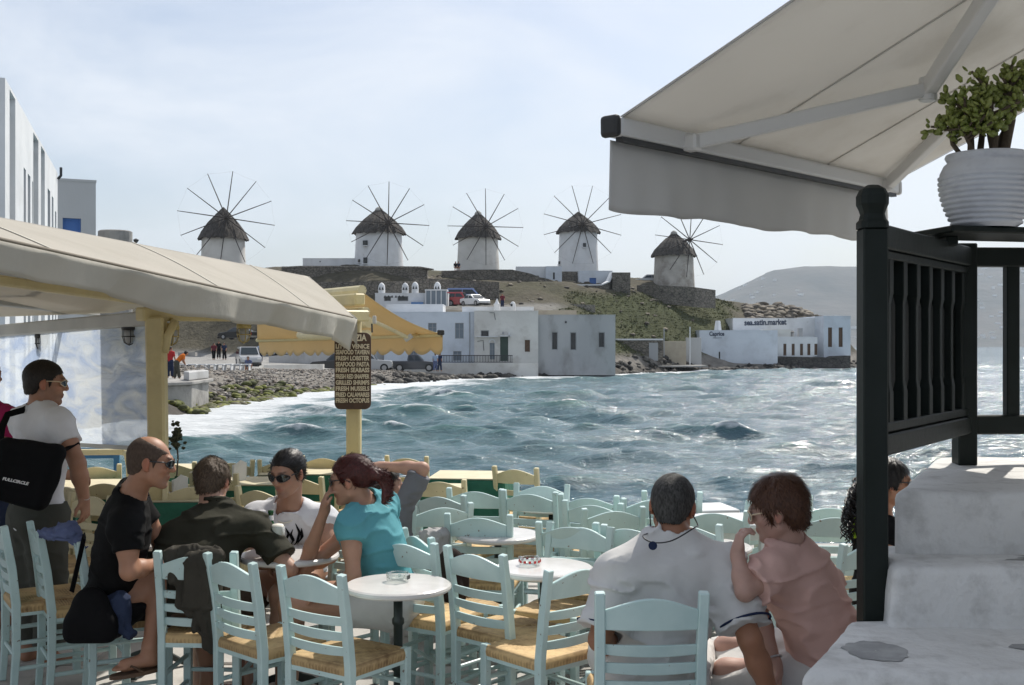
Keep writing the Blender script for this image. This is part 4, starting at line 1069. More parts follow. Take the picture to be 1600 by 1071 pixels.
pm('orange_cloth', (.64, .51, .30), (.58, .46, .27), scale=1.5, rough=.85, bump=.3, bscale=4, bdist=.03, trans=.42)
pm('white_awning_cloth', (.70, .685, .65), (.65, .635, .60), scale=.8, rough=.8, bump=.2, bscale=4, bdist=.03, trans=.38, dirt=(.50, .47, .42), dscale=1.3, damt=.45)
pm('awning_valance_cloth', (.66, .655, .635), (.61, .605, .59), scale=1.2, rough=.8, bump=.15, bscale=3, bdist=.03, trans=.22)
pm('awning_metal', (.62, .62, .61), rough=.38, bump=.05, bscale=40)
pm('dark_rail_paint', (.008, .012, .010), (.012, .017, .015), scale=5, rough=.5, spec=.22, bump=.2, bscale=30, bdist=.006)
pm('brown_sign', (.085, .045, .025), (.06, .032, .018), scale=14, rough=.6, bump=.2, bscale=60)
pm('sign_cream', (.66, .58, .42), rough=.7)
pm('lamp_iron', (.03, .03, .03), rough=.5); pm('lamp_brass', (.42, .33, .12), rough=.5); pm('lamp_glass', (.45, .46, .46), rough=.15)
pm('white_pot', (.62, .64, .68), (.55, .57, .62), scale=7, rough=.6, bump=.3, bscale=25, bdist=.006, dirt=(.30, .31, .34), dscale=9, damt=.35)
pm('succulent_leaf', (.17, .215, .045), (.24, .27, .07), scale=20, rough=.4, spec=.5)
pm('succulent_stem', (.13, .10, .07), (.09, .07, .05), scale=25, rough=.9, bump=.4, bscale=50)
pm('soil', (.06, .045, .03), rough=1)

add_wear(MAT['blue_chair_paint'], (.20, .17, .13), 38., .69, .07); add_wear(MAT['cream_chair_paint'], (.24, .18, .10), 34., .68, .08)
def rush_mat():
    m = bpy.data.materials.new('rush_seat'); MAT['rush_seat'] = m; m.use_nodes = True
    t = m.node_tree; n = t.nodes; L = t.links; b = n['Principled BSDF']; b.inputs['Roughness'].default_value = .75
    a = n.new('ShaderNodeAttribute'); a.attribute_name = 'strand'
    g = n.new('ShaderNodeNewGeometry'); z = n.new('ShaderNodeTexNoise'); z.inputs['Scale'].default_value = 35; z.inputs['Detail'].default_value = 5
    L.new(g.outputs['Position'], z.inputs['Vector'])
    z2 = n.new('ShaderNodeTexNoise'); z2.inputs['Scale'].default_value = 5; L.new(g.outputs['Position'], z2.inputs['Vector'])
    ad = n.new('ShaderNodeMath'); ad.operation = 'MULTIPLY'; L.new(a.outputs['Fac'], ad.inputs[0]); L.new(z.outputs['Fac'], ad.inputs[1])
    ad2 = n.new('ShaderNodeMath'); ad2.operation = 'ADD'; L.new(ad.outputs[0], ad2.inputs[0]); L.new(z2.outputs['Fac'], ad2.inputs[1])
    r = n.new('ShaderNodeValToRGB'); r.color_ramp.elements[0].position = .45; r.color_ramp.elements[0].color = (.17, .095, .04, 1); r.color_ramp.elements[1].position = 1.1; r.color_ramp.elements[1].color = (.56, .39, .19, 1)
    L.new(ad2.outputs[0], r.inputs['Fac']); L.new(r.outputs[0], b.inputs['Base Color'])
rush_mat(); add_wear(MAT['rush_seat'], None, rnd=.22)

def build_terrace():
    poly = [(-14, -3), (7, -3), (7, 10.6), (-.9, 10.6), (-1.6, 12.6), (-14, 14.5)]
    o = MB().prism([(x, y, -3.2) for x, y in poly], (0, 0, 3.185)).build('terrace_pavement', MAT['mortar'], fix=True)
    tag(o, kind='structure')
    r = random.Random(4); y = 3.6
    while y < 10.1:
        d = r.uniform(.42, .62); x = -4.6 + r.uniform(-.3, 0)
        while x < 2.6:
            w = r.uniform(.45, .85)
            j = lambda: r.uniform(-.02, .02)
            z = r.uniform(-.004, .004); q = [(x + .018 + j(), y + .018 + j(), -.03), (x + w - .018 + j(), y + .018 + j(), -.03), (x + w - .018 + j(), y + d - .018 + j(), -.03), (x + .018 + j(), y + d - .018 + j(), -.03)]
            MB().prism(q, (0, 0, .03 + z)).build('paving_slab', MAT['flagstone'], o, bevel=.008)
            x += w
        y += d
build_terrace()

# ------------------------------------------------------------------ rush chairs
def rush_seat(w, d, mat_, parent):
    """woven seat: ridged strands run parallel to each edge and meet on the diagonals"""
    n = 56; V = []; St = []
    for j in range(n + 1):
        for i in range(n + 1):
            u, v = i / n * 2 - 1, j / n * 2 - 1
            e = 1 - max(abs(u), abs(v))
            q = e * 15; st = .5 + .5 * math.cos(2 * math.pi * q)
            edge = max(abs(u), abs(v)); rnd = math.sqrt(max(0, 1 - ((edge - .90) / .10) ** 2)) if edge > .90 else 1
            diag = abs(abs(u) - abs(v))
            z = .455 + .018 * rnd - .012 * (1 - e * .4) * 0 + .0028 * st - .006 * math.exp(-(diag / .05) ** 2) - .010 * max(0, e - .2)
            V.append((u * w / 2, v * d / 2 + .0, z)); St.append(.4 + .6 * st)
    F = [(j * (n + 1) + i, j * (n + 1) + i + 1, (j + 1) * (n + 1) + i + 1, (j + 1) * (n + 1) + i) for j in range(n) for i in range(n)]
    ring = [i for i in range(n + 1)] + [j * (n + 1) + n for j in range(1, n + 1)] + [n * (n + 1) + i for i in range(n - 1, -1, -1)] + [j * (n + 1) for j in range(n - 1, 0, -1)]
    base = len(V); m_ = len(ring)
    for dz, off in ((-.012, 1.008), (-.026, 1.0), (-.036, .975)):
        for k, i in enumerate(ring):
            x, y, z = V[i]; V.append((x * off, y * off, z + dz)); St.append(.4 + .6 * (.5 + .5 * math.sin(k * 2.3)))
    for rr in range(3):
        for k in range(m_):
            a, b = (ring[k], ring[(k + 1) % m_]) if rr == 0 else (base + (rr - 1) * m_ + k, base + (rr - 1) * m_ + (k + 1) % m_)
            c, dd = base + rr * m_ + k, base + rr * m_ + (k + 1) % m_
            F.append((b, a, c, dd))
    o = np_mesh('seat', np.array(V), np.array(F), mat_, parent, smooth=True); attr(o, 'strand', St)
    return o
def make_chair(m):
    e = empty('taverna_chair', (0, 0, 0))
    w2, d2 = .178, .18
    for s in (-1, 1):
        MB().path([(s * w2, -d2 - .015, 0), (s * w2, -d2, .22), (s * w2, -d2, .46), (s * w2 * 1.0, -d2 - .022, .66), (s * w2 * 1.02, -d2 - .058, .87)], .036, [.032, .038, .042, .040, .034], up=(0, 1, 0)).build('leg', m, e, bevel=.004)
        MB().path([(s * w2, d2, 0), (s * w2, d2, .475)], .038, .038, up=(0, 1, 0)).build('leg', m, e, bevel=.004)
        for z in (.14, .27): MB().tube([(s * w2, -d2 + .01, z), (s * w2, d2 - .01, z + .005)], .0115, 8).build('stretcher', m, e)
        MB().box((s * w2, 0, .425), (.022, 2 * d2 - .04, .035)).build('seat_rail', m, e)
    for z in (.20, .32): MB().tube([(-w2, d2, z), (w2, d2, z)], .0115, 8).build('stretcher', m, e)
    MB().tube([(-w2, -d2, .2), (w2, -d2, .2)], .0115, 8).build('stretcher', m, e)
    for y in (-d2, d2): MB().box((0, y, .425), (2 * w2 - .036, .022, .035)).build('seat_rail', m, e)
    def backy(z): return -d2 - (.022 * (z - .46) / .2 if z < .66 else .022 + .036 * (z - .66) / .21)
    def slat(z0, z1, arch, th=.014):
        n = 12; vs = []; fs = []
        for i in range(n + 1):
            t = i / n * 2 - 1; x = t * (w2 - .014); cv = -.018 * (1 - t * t)
            a = arch * math.cos(t * 1.5) ** 1.2 if arch else 0.0
            for z in (z0 - (.006 * (1 - t * t) if not arch else 0), z1 + a):
                y = backy(z) + cv
                vs += [(x, y - th / 2, z), (x, y + th / 2, z)]
        for i in range(n):
            a = i * 4; b = a + 4
            fs += [(a, b, b + 2, a + 2), (b + 1, a + 1, a + 3, b + 3), (a + 2, b + 2, b + 3, a + 3), (b, a, a + 1, b + 1)]
        fs += [(0, 2, 3, 1), (n * 4, n * 4 + 1, n * 4 + 3, n * 4 + 2)]
        return MB().add(vs, fs)
    slat(.735, .805, .045, .020).build('top_rail', m, e, bevel=.003)
    for z in (.515, .580, .645): slat(z, z + .036, 0).build('slat', m, e, bevel=.002)
    rush_seat(.385, .385, MAT['rush_seat'], e)
    return e
CH_B = make_chair(MAT['blue_chair_paint']); CH_C = make_chair(MAT['cream_chair_paint'])
used = set()
def place(proto, label, group, x, ytop, yaw, D=None, sc=1.0, cat='chair'):
    """chair whose back stands at pixel column x with its post tops at ytop"""
    D = D or (CAMZ - .87 * sc) * FPX / (ytop - 540)
    if proto.name in used: o = copy_tree(proto)
    else: used.add(proto.name); o = proto
    a = rad(yaw); f = Vector((-math.sin(a), math.cos(a), 0))
    back = Vector((gx(x, D), D, 0)); o.location = back + f * .225 * sc
    o.rotation_euler = (0, 0, a); o.scale = (sc, sc, sc)
    tag(o, label, cat, group)
    return o
GB = 'pale blue rush seated chairs on the terrace'; GC = 'cream painted chairs of the taverna'
BL = [
    (2, 808, -58, 'pale blue chair cut by the frame edge near the standing man', 6.05, 1.03),
    (58, 812, -60, 'pale blue chair next to the denim hat chair, in front of the standing man', 5.95, 1.02),
    (126, 838, -66, 'pale blue chair carrying the denim hat and the hanging black bag', None, 1),
    (307, 861, -3, 'pale blue chair with the olive jacket over its back', None, 1),
    (362, 871, -43, 'empty pale blue chair just beside the hanging olive jacket', None, 1),
    (488, 890, -35, 'nearest empty pale blue chair, its seat tucked toward the front marble table', None, 1),
    (635, 843, -34, 'empty pale blue chair behind the front marble table, next to the turquoise top', None, 1),
    (744, 859, -42, 'pale blue chair in the centre turned toward the table with the red printed ashtray', None, 1),
    (901, 882, 42, 'pale blue chair angled away beside the white shirted man with grey hair', None, 1),
    (1018, 926, 1, 'large pale blue chair holding the grey haired man in the white shirt', 4.2, 1.06),
    (748, 803, -9, 'pale blue chair whose back crosses the middle marble table', None, 1),
    (893, 817, -16, 'pale blue chair behind the red printed ashtray table, beside the seated white shirt', None, 1),
    (743, 763, -12, 'pale blue chair backing onto the cream table at the sea edge', None, 1),
    (828, 767, -20, 'pale blue chair in the back row just past the last cream chair', None, 1),
    (920, 773, -14, 'pale blue chair in the back row beneath the small breaking wave', None, 1),
    (927, 787, -24, 'pale blue chair doubled up in front of a back row chair', 7.0, 1),
    (1012, 776, 24, 'pale blue chair whose one post shows beside the grey haired head', None, 1),
    (688, 771, -28, 'pale blue chair beside the grey sleeved man with his arm raised', None, 1),
    (655, 822, -62, 'pale blue chair back close behind the woman in the turquoise top', 5.95, .98),
    (1118, 796, -18, 'pale blue chair with a worn white table behind it, between the two heads', None, 1),
    (1188, 780, 52, 'pale blue chair hidden behind the red haired woman in glasses', 7.2, 1),
    (1296, 788, -8, 'pale blue chair behind the pink shirt, near the dark green post', None, 1),
    (1304, 794, -6, 'second pale blue chair nested against the one by the dark green post', 6.5, 1),
    (1350, 848, 38, 'pale blue chair of the curly haired woman behind the dark green post', 5.62, 1),
    (905, 845, 150, 'pale blue chair with its seat toward us behind the centre chair', 6.1, 1),
    (560, 835, 140, 'pale blue chair under the woman in the turquoise top', 6.3, 1),
    (1075, 838, -30, 'pale blue chair between the grey haired man and the worn white table', 6.2, 1),
    (690, 800, 20, 'pale blue chair behind the draped grey coat', 6.9, 1),
    (982, 826, -24, 'pale blue chair right behind the white shoulder, below the back row', 6.1, 1),
    (958, 800, 14, 'pale blue chair filling the gap before the grey haired head', 6.75, 1),
    (846, 792, 165, 'pale blue chair turned to face us at the back row table', 7.9, 1),
    (1050, 778, -10, 'pale blue chair hidden directly behind the grey haired head', 7.5, 1),
    (1222, 792, -30, 'pale blue chair showing between the auburn hair and the nested pair', 7.4, 1),
]
for x, y, yaw, lab, D, sc in BL: place(CH_B, lab, GB, x, y, yaw, D, sc)
CL = [
    (806, 740, -24, 'cream chair at the end of the row nearest the open sea', 9.0, 'c'),
    (688, 750, -14, 'cream chair in front of the cream table beside the raised elbow', 8.2, 'c'),
    (636, 737, -14, 'cream chair showing one post above the raised elbow', 9.9, 'c'),
    (150, 722, 10, 'cream chair behind the hand of the standing man', 9.2, 'c'),
    (165, 742, -6, 'second cream chair below the cream railing near the standing man', 8.1, 'c'),
    (110, 752, -40, 'cream chair just behind the black bag', 7.9, 'c'),
    (335, 735, -12, 'cream chair rising behind the olive shirted head', 8.6, 'c'),
    (300, 770, 20, 'cream chair beside the napkin holder and salt shakers', 7.9, 'c'),
    (405, 757, -30, 'cream chair between the olive shirt and the white sleeveless shirt', 7.7, 'c'),
    (440, 736, 8, 'cream chair behind the man in dark glasses', 9.6, 'c'),
    (505, 738, -6, 'cream chair in the gap between the two dark haired heads', 9.9, 'c'),
    (270, 742, 0, 'cream chair behind the balding man', 9.4, 'c'),
    (248, 752, 14, 'cream chair in the shade just past the yellow post', 8.3, 'c'),
    (470, 752, -22, 'cream chair between the white sleeveless shirt and the menu post', 8.4, 'c'),
    (560, 742, 6, 'cream chair just beyond the red brown ponytail', 9.3, 'c'),
    (360, 745, 24, 'cream chair beyond the menu stand on the green cloth', 9.5, 'c'),
    (140, 800, 150, 'cream chair under the hand of the standing man', 7.35, 'c'),
]
for x, y, yaw, lab, D, _ in CL: place(CH_C, lab, GC, x, y, yaw, D, 1)

# ------------------------------------------------------------------ marble bistro tables
def bistro_table(label, x, y, D=None, r=.245):
    D = D or (CAMZ - .74) * FPX / (y - 540)
    e = empty('bistro_table', (gx(x, D), D, 0), random.Random(x).uniform(0, 90), label, 'table', 'round marble bistro tables')
    MB().lathe([(r - .012, .712), (r - .002, .718), (r, .726), (r - .003, .736), (r - .012, .742)], 48).build('table_top', MAT['marble_top'], e, smooth=False)
    MB().lathe([(.10, .702), (.10, .712)], 16).build('mounting_plate', MAT['cast_iron_green'], e)
    MB().lathe([(.021, .06), (.03, .08), (.034, .12), (.026, .17), (.021, .2), (.021, .34), (.03, .35), (.03, .37), (.021, .38), (.021, .55), (.028, .56), (.028, .58), (.021, .59), (.021, .702)], 16).build('column', MAT['cast_iron_green'], e, smooth=True)
    for k in range(3):
        a = 2 * math.pi * k / 3
        MB().path([(math.cos(a) * .02, math.sin(a) * .02, .10), (math.cos(a) * .12, math.sin(a) * .12, .07), (math.cos(a) * .21, math.sin(a) * .21, .015)], .035, [.05, .035, .025]).build('foot', MAT['cast_iron_green'], e, bevel=.004)
    return e
T1 = bistro_table('small round marble table in front with a clear glass ashtray', 622, 912.5)
T2 = bistro_table('round marble table carrying the red printed ashtray', 850, 886)
T3 = bistro_table('round marble table in the middle behind the centre chair', 778, 834)
T4 = bistro_table('round table with the beer glass among the group of friends', 452, 868, 5.95, .26)
T5 = bistro_table('round table near the terrace edge in the back row', 862, 790)
T6 = bistro_table('round marble table between the grey haired man and the woman in pink', 1100, 849, 6.2, .26)
T7 = bistro_table('small round table showing behind the black shirted man', 232, 842, 6.4)
def wood_table(label, x, y, w, d, rz, D=None):
    D = D or (CAMZ - .74) * FPX / (y - 540)
    e = empty('long_table', (gx(x, D), D, 0), rz, label, 'table')
    MB().box((0, 0, .725), (w, d, .03)).build('table_top', MAT['whitewash'], e, bevel=.006)
    MB().box((0, 0, .67), (w - .1, d - .1, .07)).build('apron', MAT['step_plaster'], e)
    for sx in (-1, 1):
        for sy in (-1, 1): MB().box((sx * (w / 2 - .06), sy * (d / 2 - .06), .355), (.05, .05, .71)).build('leg', MAT['whitewash'], e)
wood_table('white painted long table by the sea behind the grey haired head', 1095, 792, .42, .36, 10)
wood_table('worn white table behind the pale blue chair between the two heads', 1120, 812, .6, .5, 6, 7.15)

# ------------------------------------------------------------------ cream tables with green cloths
def cloth_table(label, x, y, w, d, rz, D=None, drop=.32):
    D = D or (CAMZ - .75) * FPX / (y - 540)
    e = empty('taverna_table', (gx(x, D), D, 0), rz, label, 'table', 'taverna tables with green cloths')
    MB().box((0, 0, .735), (w, d, .03)).build('table_top', MAT['cream_cloth'], e, bevel=.008)
    n = 64; vs = []; fs = []
    def ring(t):
        p = t * 4; s = int(p) % 4; f = p - int(p); a, b = w / 2 + .006, d / 2 + .006
        return [(-a + 2 * a * f, -b), (a, -b + 2 * b * f), (a - 2 * a * f, b), (-a, b - 2 * b * f)][s]
    for j, (z, fl) in enumerate(((.7515, 0), (.70, .012), (.60, .02), (.75 - drop, .03))):
        for i in range(n):
            px, py = ring(i / n); q = 1 + fl * (1.2 + math.sin(i * 1.37 + x)) / max(w, .4)
            vs.append((px * q, py * q, z - (.01 * math.sin(i * .9) if j == 3 else 0)))
    for j in range(3):
        for i in range(n): fs.append((j * n + (i + 1) % n, j * n + i, (j + 1) * n + i, (j + 1) * n + (i + 1) % n))
    MB().add(vs, fs).build('table_cloth', MAT['green_cloth'], e, smooth=True)
    MB().box((0, 0, .7575), (w * .99, d * .99, .010)).build('top_cover', MAT['cream_cloth'], e, bevel=.003)
    for sx in (-1, 1):
        for sy in (-1, 1): MB().box((sx * (w / 2 - .05), sy * (d / 2 - .05), .36), (.05, .05, .72)).build('leg', MAT['cream_chair_paint'], e)
    return e
cloth_table('cream topped table at the terrace edge beside the last cream chair', 735, 744, .62, .6, -6)
cloth_table('cream topped green clothed table behind the grey sleeved man', 660, 763, .6, .55, -4, 8.55)
cloth_table('cream topped table with the napkin holder and the salt shakers', 268, 781, .62, .6, 2, 8.1)
cloth_table('green clothed table past the olive shirted head with a napkin stand', 392, 756, .6, .55, 0, 9.0)
cloth_table('cream topped table behind the man in dark glasses', 470, 741, .65, .55, 4, 9.7)
cloth_table('long cream topped table behind the balding head', 285, 739, .7, .55, -3, 10.0)
cloth_table('cream topped table at the foot of the plastic windbreak', 150, 752, .75, .6, 3, 8.8)
cloth_table('low green clothed table close behind the standing man', 20, 790, .7, .6, 0, 8.1)
# painted railing of the taverna, blue bench boards beyond
e = empty('cream_railing', at(128, 708, 9.6), 0, 'cream wooden hand rail in front of the plastic windbreak', 'railing'); q = Vector((gx(188, 9.6) - gx(128, 9.6), .1, 0))
MB().bar((-.6, 0, 0), q, .05, .05).build('top_rail', MAT['cream_chair_paint'], e, bevel=.006)
MB().tube([q, q + Vector((.03, 0, -.02)), q + Vector((.05, 0, -.12)), q + Vector((.05, 0, -.9))], .035, 10).build('post', MAT['cream_chair_paint'], e, smooth=True)
pm('deep_blue_paint', (.045, .17, .30), rough=.5)
e = empty('blue_bench', at(140, 705, 10.6), 4, 'deep blue bench back behind the cream hand rail', 'bench')
MB().box((0, 0, -.02), (.55, .03, .10)).build('back_board', MAT['deep_blue_paint'], e, bevel=.005)
for s in (-1, 1): MB().box((s * .26, -.04, -.30), (.05, .05, .72)).build('post', MAT['deep_blue_paint'], e, bevel=.004)
MB().box((0, -.2, -.32), (.55, .35, .03)).build('seat', MAT['deep_blue_paint'], e, bevel=.004)

# ------------------------------------------------------------------ cream canopy of the taverna
def Ed(y): return Vector((-2.194 + .0983 * y, y, 2.313 - .0283 * y))
def Rg(y): return Vector((-3.171 + .122 * y, y, 2.438 + .003 * y))
def build_canopy():
    e = empty('cream_canopy', (-2.45, 7.9, 0), 0, 'long cream cloth canopy on yellow posts over the taverna tables', 'canopy')
    def roof(u, v):
        y0 = 1.2 + (9.3 - 1.2) * u; y1 = 1.2 + (10.5 - 1.2) * u
        a, b = Ed(y0), Rg(y1); p = a.lerp(b, v)
        p.z += .016 * math.sin(v * math.pi) - .012 * math.sin(u * 5 * math.pi) ** 2 * math.sin(v * math.pi)
        return p
    MB().sheet(roof, 60, 14, .004).build('cloth_roof', MAT['canopy_cloth'], e, smooth=True, world=True)
    for u in (.18, .40, .62, .84):
        def seam(a, v, u=u): p = roof(min(1, u + (a - .5) * .004), v); p.z += .004; return p
        MB().sheet(seam, 2, 14, .002).build('seam', MAT['valance_cloth'], e, smooth=True, world=True)
    MB().tube([Ed(1.2 + .2 * i) + Vector((.004, 0, .004)) for i in range(41)], .007, 6).build('hem', MAT['hem_cord'], e, world=True, smooth=True)
    def back(u, v):
        ye = 10.5 - 4.6 * v if v < .4 else 8.66 + 2.4 * (v - .4); y1 = 1.2 + (ye - 1.2) * u; a = Rg(1.2 + 9.3 * u); p = Vector((a.x - 2.9 * v, y1, a.z - .39 * u ** 1.6 * min(1, v / .4))); return p
    MB().sheet(back, 30, 26, .004).build('cloth_roof', MAT['canopy_cloth'], e, smooth=True, world=True)
    rng = random.Random(2)
    def val(u, v):
        y = 1.2 + 8.1 * u; p = Ed(y); hgt = .115 + .05 * max(0, min(1, (y - 4) / 3)); 
        sc = .016 * math.sin(y * 2.3 + .5) + .007 * math.sin(y * 5.7 + 1)
        if y > 8.7: hgt += .10 * ((y - 8.7) / .6) ** 2
        return p + Vector((.012 + v * (.024 * math.sin(y * 3.1 + .6) + .016 * math.sin(y * 8.3) + .008 * math.sin(y * 17) - .065), 0, -.004 - v * (hgt + sc)))
    MB().sheet(val, 140, 7, .003).build('valance', MAT['valance_cloth'], e, smooth=True, world=True)
    def endv(u, v):
        a = Ed(9.3); b = Rg(10.5); p = a.lerp(b, u); return p + Vector((.01, .012 + .02 * math.sin(u * 14) * v, -v * (.17 * (1 - u) ** 2 + .06)))
    MB().sheet(endv, 24, 5, .003).build('end_flap', MAT['valance_cloth'], e, smooth=True, world=True)
    MB().tube([Ed(1.2) + Vector((-.012, 0, -.012)), Ed(9.28) + Vector((-.012, 0, -.012))], .012, 8).build('edge_tube', MAT['grey_beam_paint'], e, world=True)
    A = Vector((gx(248, 7.9), 7.9, 0)); B = Vector((gx(553, 9.7), 9.7, 0))
    MB().path([A + Vector((0, 0, 0)), A + Vector((-.005, 0, 1.2)), A + Vector((-.02, 0, 2.03))], [.125, .122, .13], .11, up=(0, 1, 0)).build('post', MAT['yellow_post_paint'], e, bevel=.015, world=True)
    MB().box(B + Vector((0, 0, 1.02)), (.12, .11, 2.04)).build('post', MAT['yellow_post_paint'], e, bevel=.012, world=True)
    # curved brackets, beams, rafters
    MB().tube([A + Vector((.045, -.02, 1.78)), A + Vector((.07, -.02, 1.9)), A + Vector((.11, .02, 2.0))], .03, 8).build('bracket', MAT['yellow_post_paint'], e, world=True, smooth=True)
    MB().bar(A + Vector((-.12, -.05, 2.045)), B + Vector((.1, 0, 2.08)), .10, .095).build('beam', MAT['yellow_post_paint'], e, bevel=.012, world=True)
    MB().bar((-2.47, 1.6, 2.17), A + Vector((.02, -.06, 2.12)), .06, .05).build('beam', MAT['yellow_post_paint'], e, bevel=.01, world=True)
    MB().bar((-2.22, 1.6, 2.235), A + Vector((.36, .6, 2.10)), .035, .03).build('edge_lath', MAT['yellow_post_paint'], e, bevel=.006, world=True)
    MB().bar(A + Vector((-.06, .02, 2.02)), (gx(-140, 11.6), 11.6, 1.90), .09, .10).build('beam', MAT['grey_beam_paint'], e, bevel=.01, world=True)
    for i, y in enumerate((3.3, 4.6, 5.9, 7.2)):
        a = Vector((-2.42, y, 2.21)); MB().bar(a, a + Vector((-3.4, 1.9, .10)), .055, .07).build('rafter', MAT['grey_beam_paint'], e, bevel=.008, world=True)
    MB().bar((-4.0, 3.5, 2.24), (-3.5, 9.6, 2.10), .06, .05).build('purlin', MAT['grey_beam_paint'], e, bevel=.008, world=True)
    # stacked awning rollers on the sign post
    dirn = Vector((-2.99, 4.5, 0)).normalized()
    for x, y, r, nm in ((563, 468, .052, 'roller_box'), (572, 487, .040, 'roller'), (577, 505, .043, 'roller'), (575, 522, .036, 'roller')):
        p = at(x, y, 9.95)
        if nm == 'roller_box': MB().bar(p, p + dirn * 1.5, .10, r * 2).build(nm, MAT['yellow_post_paint'], e, bevel=.012, world=True)
        else: MB().tube([p, p + dirn * 1.5], r, 14).build(nm, MAT['cream_chair_paint'], e, world=True)
    MB().box(at(585, 500, 9.9), (.03, .05, .07)).build('gear_box', MAT['grey_beam_paint'], e, world=True, bevel=.005)
    MB().tube([at(581, 506, 9.9), at(581.5, 520, 9.9)], .008, 6).build('crank_hook', MAT['iron_dark'], e, world=True)
    return e
build_canopy()

def build_orange_awning():
    Fr = Vector((gx(689, 11.5), 11.5, gz(523, 11.5))); Fl = Vector((gx(402, 14.6), 14.6, gz(532, 14.6)))
    Rr = Vector((gx(566, 11.0), 11.0, gz(457, 11.0))); Rl = Rr + (Fl - Fr) * .55
    e = empty('orange_awning', (Rr.x, Rr.y, 0), 0, 'orange scalloped folding awning beyond the menu sign', 'awning')
    def sh(u, v):
        p = Rr.lerp(Rl, u).lerp(Fr.lerp(Fl, u), v); p.z -= .05 * math.sin(v * math.pi) * (.6 + .4 * math.cos(u * 9)); return p
    MB().sheet(sh, 40, 12, .004).build('cloth', MAT['orange_cloth'], e, smooth=True, world=True)
    nrm = Vector((.83, -.55, 0))
    def va(u, v):
        p = Fr.lerp(Fl, u); s = abs(math.sin(u * math.pi * 17)); return p + nrm * (.02 + v * .03 * math.sin(u * 40)) + Vector((0, 0, -v * (.155 + .05 * s)))
    MB().sheet(va, 240, 5, .003).build('valance', MAT['orange_cloth'], e, smooth=True, world=True)
    def sv(u, v):
        p = Fr.lerp(Rr, u * .0 + u * .12); return p + Vector((.01, -.012, -v * .18 * (1 - u)))
    MB().tube([Fr + nrm * .0, Fl], .025, 8).build('front_bar', MAT['yellow_post_paint'], e, world=True)
    MB().tube([Rr + Vector((0, 0, .02)), Rl + Vector((0, 0, .02))], .05, 10).build('roller', MAT['cream_chair_paint'], e, world=True)
    k = at(638, 528, 11.4)
    MB().tube([Rr + Vector((.05, 0, -.25)), k], .02, 8).build('arm', MAT['cream_chair_paint'], e, world=True)
    MB().tube([k, Fr.lerp(Fl, .10) + Vector((0, 0, .01))], .02, 8).build('arm', MAT['cream_chair_paint'], e, world=True)
    MB().box(k, (.09, .05, .05), rot(0, -35, 0)).build('arm_joint', MAT['grey_beam_paint'], e, world=True, bevel=.008)
    MB().box(Fr + Vector((0, -.02, .02)), (.07, .06, .05)).build('end_cap', MAT['black_plastic'], e, world=True, bevel=.008)
build_orange_awning()

def build_windbreak():
    m = bpy.data.materials.new('clear_plastic'); m.use_nodes = True; t = m.node_tree; n = t.nodes; L = t.links
    b = n['Principled BSDF']; b.inputs['Base Color'].default_value = (.72, .81, .97, 1); b.inputs['Roughness'].default_value = .22
    g = n.new('ShaderNodeNewGeometry'); mp_ = n.new('ShaderNodeMapping'); mp_.inputs['Rotation'].default_value = (0, .7, 0); mp_.inputs['Scale'].default_value = (1, 1, 3.2); L.new(g.outputs['Position'], mp_.inputs['Vector'])
    z = n.new('ShaderNodeTexNoise'); z.inputs['Scale'].default_value = 2.4; z.inputs['Detail'].default_value = 7; z.inputs['Distortion'].default_value = 1.0; L.new(mp_.outputs[0], z.inputs['Vector'])
    bp = n.new('ShaderNodeBump'); bp.inputs['Strength'].default_value = 1.0; bp.inputs['Distance'].default_value = .16; L.new(z.outputs['Fac'], bp.inputs['Height']); L.new(bp.outputs[0], b.inputs['Normal'])
    cz = n.new('ShaderNodeValToRGB'); cz.color_ramp.elements[0].position = .36; cz.color_ramp.elements[0].color = (.46, .56, .76, 1); cz.color_ramp.elements[1].position = .62; cz.color_ramp.elements[1].color = (.88, .94, 1, 1)
    L.new(z.outputs['Fac'], cz.inputs['Fac']); L.new(cz.outputs[0], b.inputs['Base Color'])
    tl = n.new('ShaderNodeBsdfTranslucent'); L.new(cz.outputs[0], tl.inputs['Color']); tl.inputs['Color'].default_value = (.80, .88, 1.0, 1)
    tr = n.new('ShaderNodeBsdfTransparent'); tr.inputs['Color'].default_value = (.86, .9, .96, 1)
    m1 = n.new('ShaderNodeMixShader'); m1.inputs['Fac'].default_value = .6; L.new(b.outputs[0], m1.inputs[1]); L.new(tl.outputs[0], m1.inputs[2])
    r = n.new('ShaderNodeMapRange'); r.inputs['From Min'].default_value = .32; r.inputs['From Max'].default_value = .7; r.inputs['To Min'].default_value = .06; r.inputs['To Max'].default_value = .36; L.new(z.outputs['Fac'], r.inputs['Value'])
    m2 = n.new('ShaderNodeMixShader'); L.new(r.outputs[0], m2.inputs['Fac']); L.new(m1.outputs[0], m2.inputs[1]); L.new(tr.outputs[0], m2.inputs[2])
    L.new(m2.outputs[0], n['Material Output'].inputs['Surface'])
    A = Vector((gx(240, 7.98), 7.98, 2.0)); B = Vector((gx(-140, 11.62), 11.62, 1.88)); nn = Vector((.7, -.7, 0))
    e = empty('plastic_windbreak', (A.x, A.y, 0), 0, 'rumpled clear plastic windbreak sheet hanging behind the standing man', 'windbreak')
    def sh(u, v):
        p = A.lerp(B, u); zb = 1.10 - .18 * u
        return Vector((p.x, p.y, p.z + (zb - p.z) * v)) + nn * (.02 * math.sin(u * 31 + v * 9) * v + .015 * math.sin(u * 9 - v * 8) + .008 * math.sin(u * 63 + v * 22))
    MB().sheet(sh, 150, 40).build('plastic_sheet', m, e, smooth=True, world=True)
    MB().bar((A.x - .03, A.y + .03, 1.10), (B.x, B.y, .92), .03, .03).build('bottom_batten', MAT['grey_beam_paint'], e, world=True)
build_windbreak()

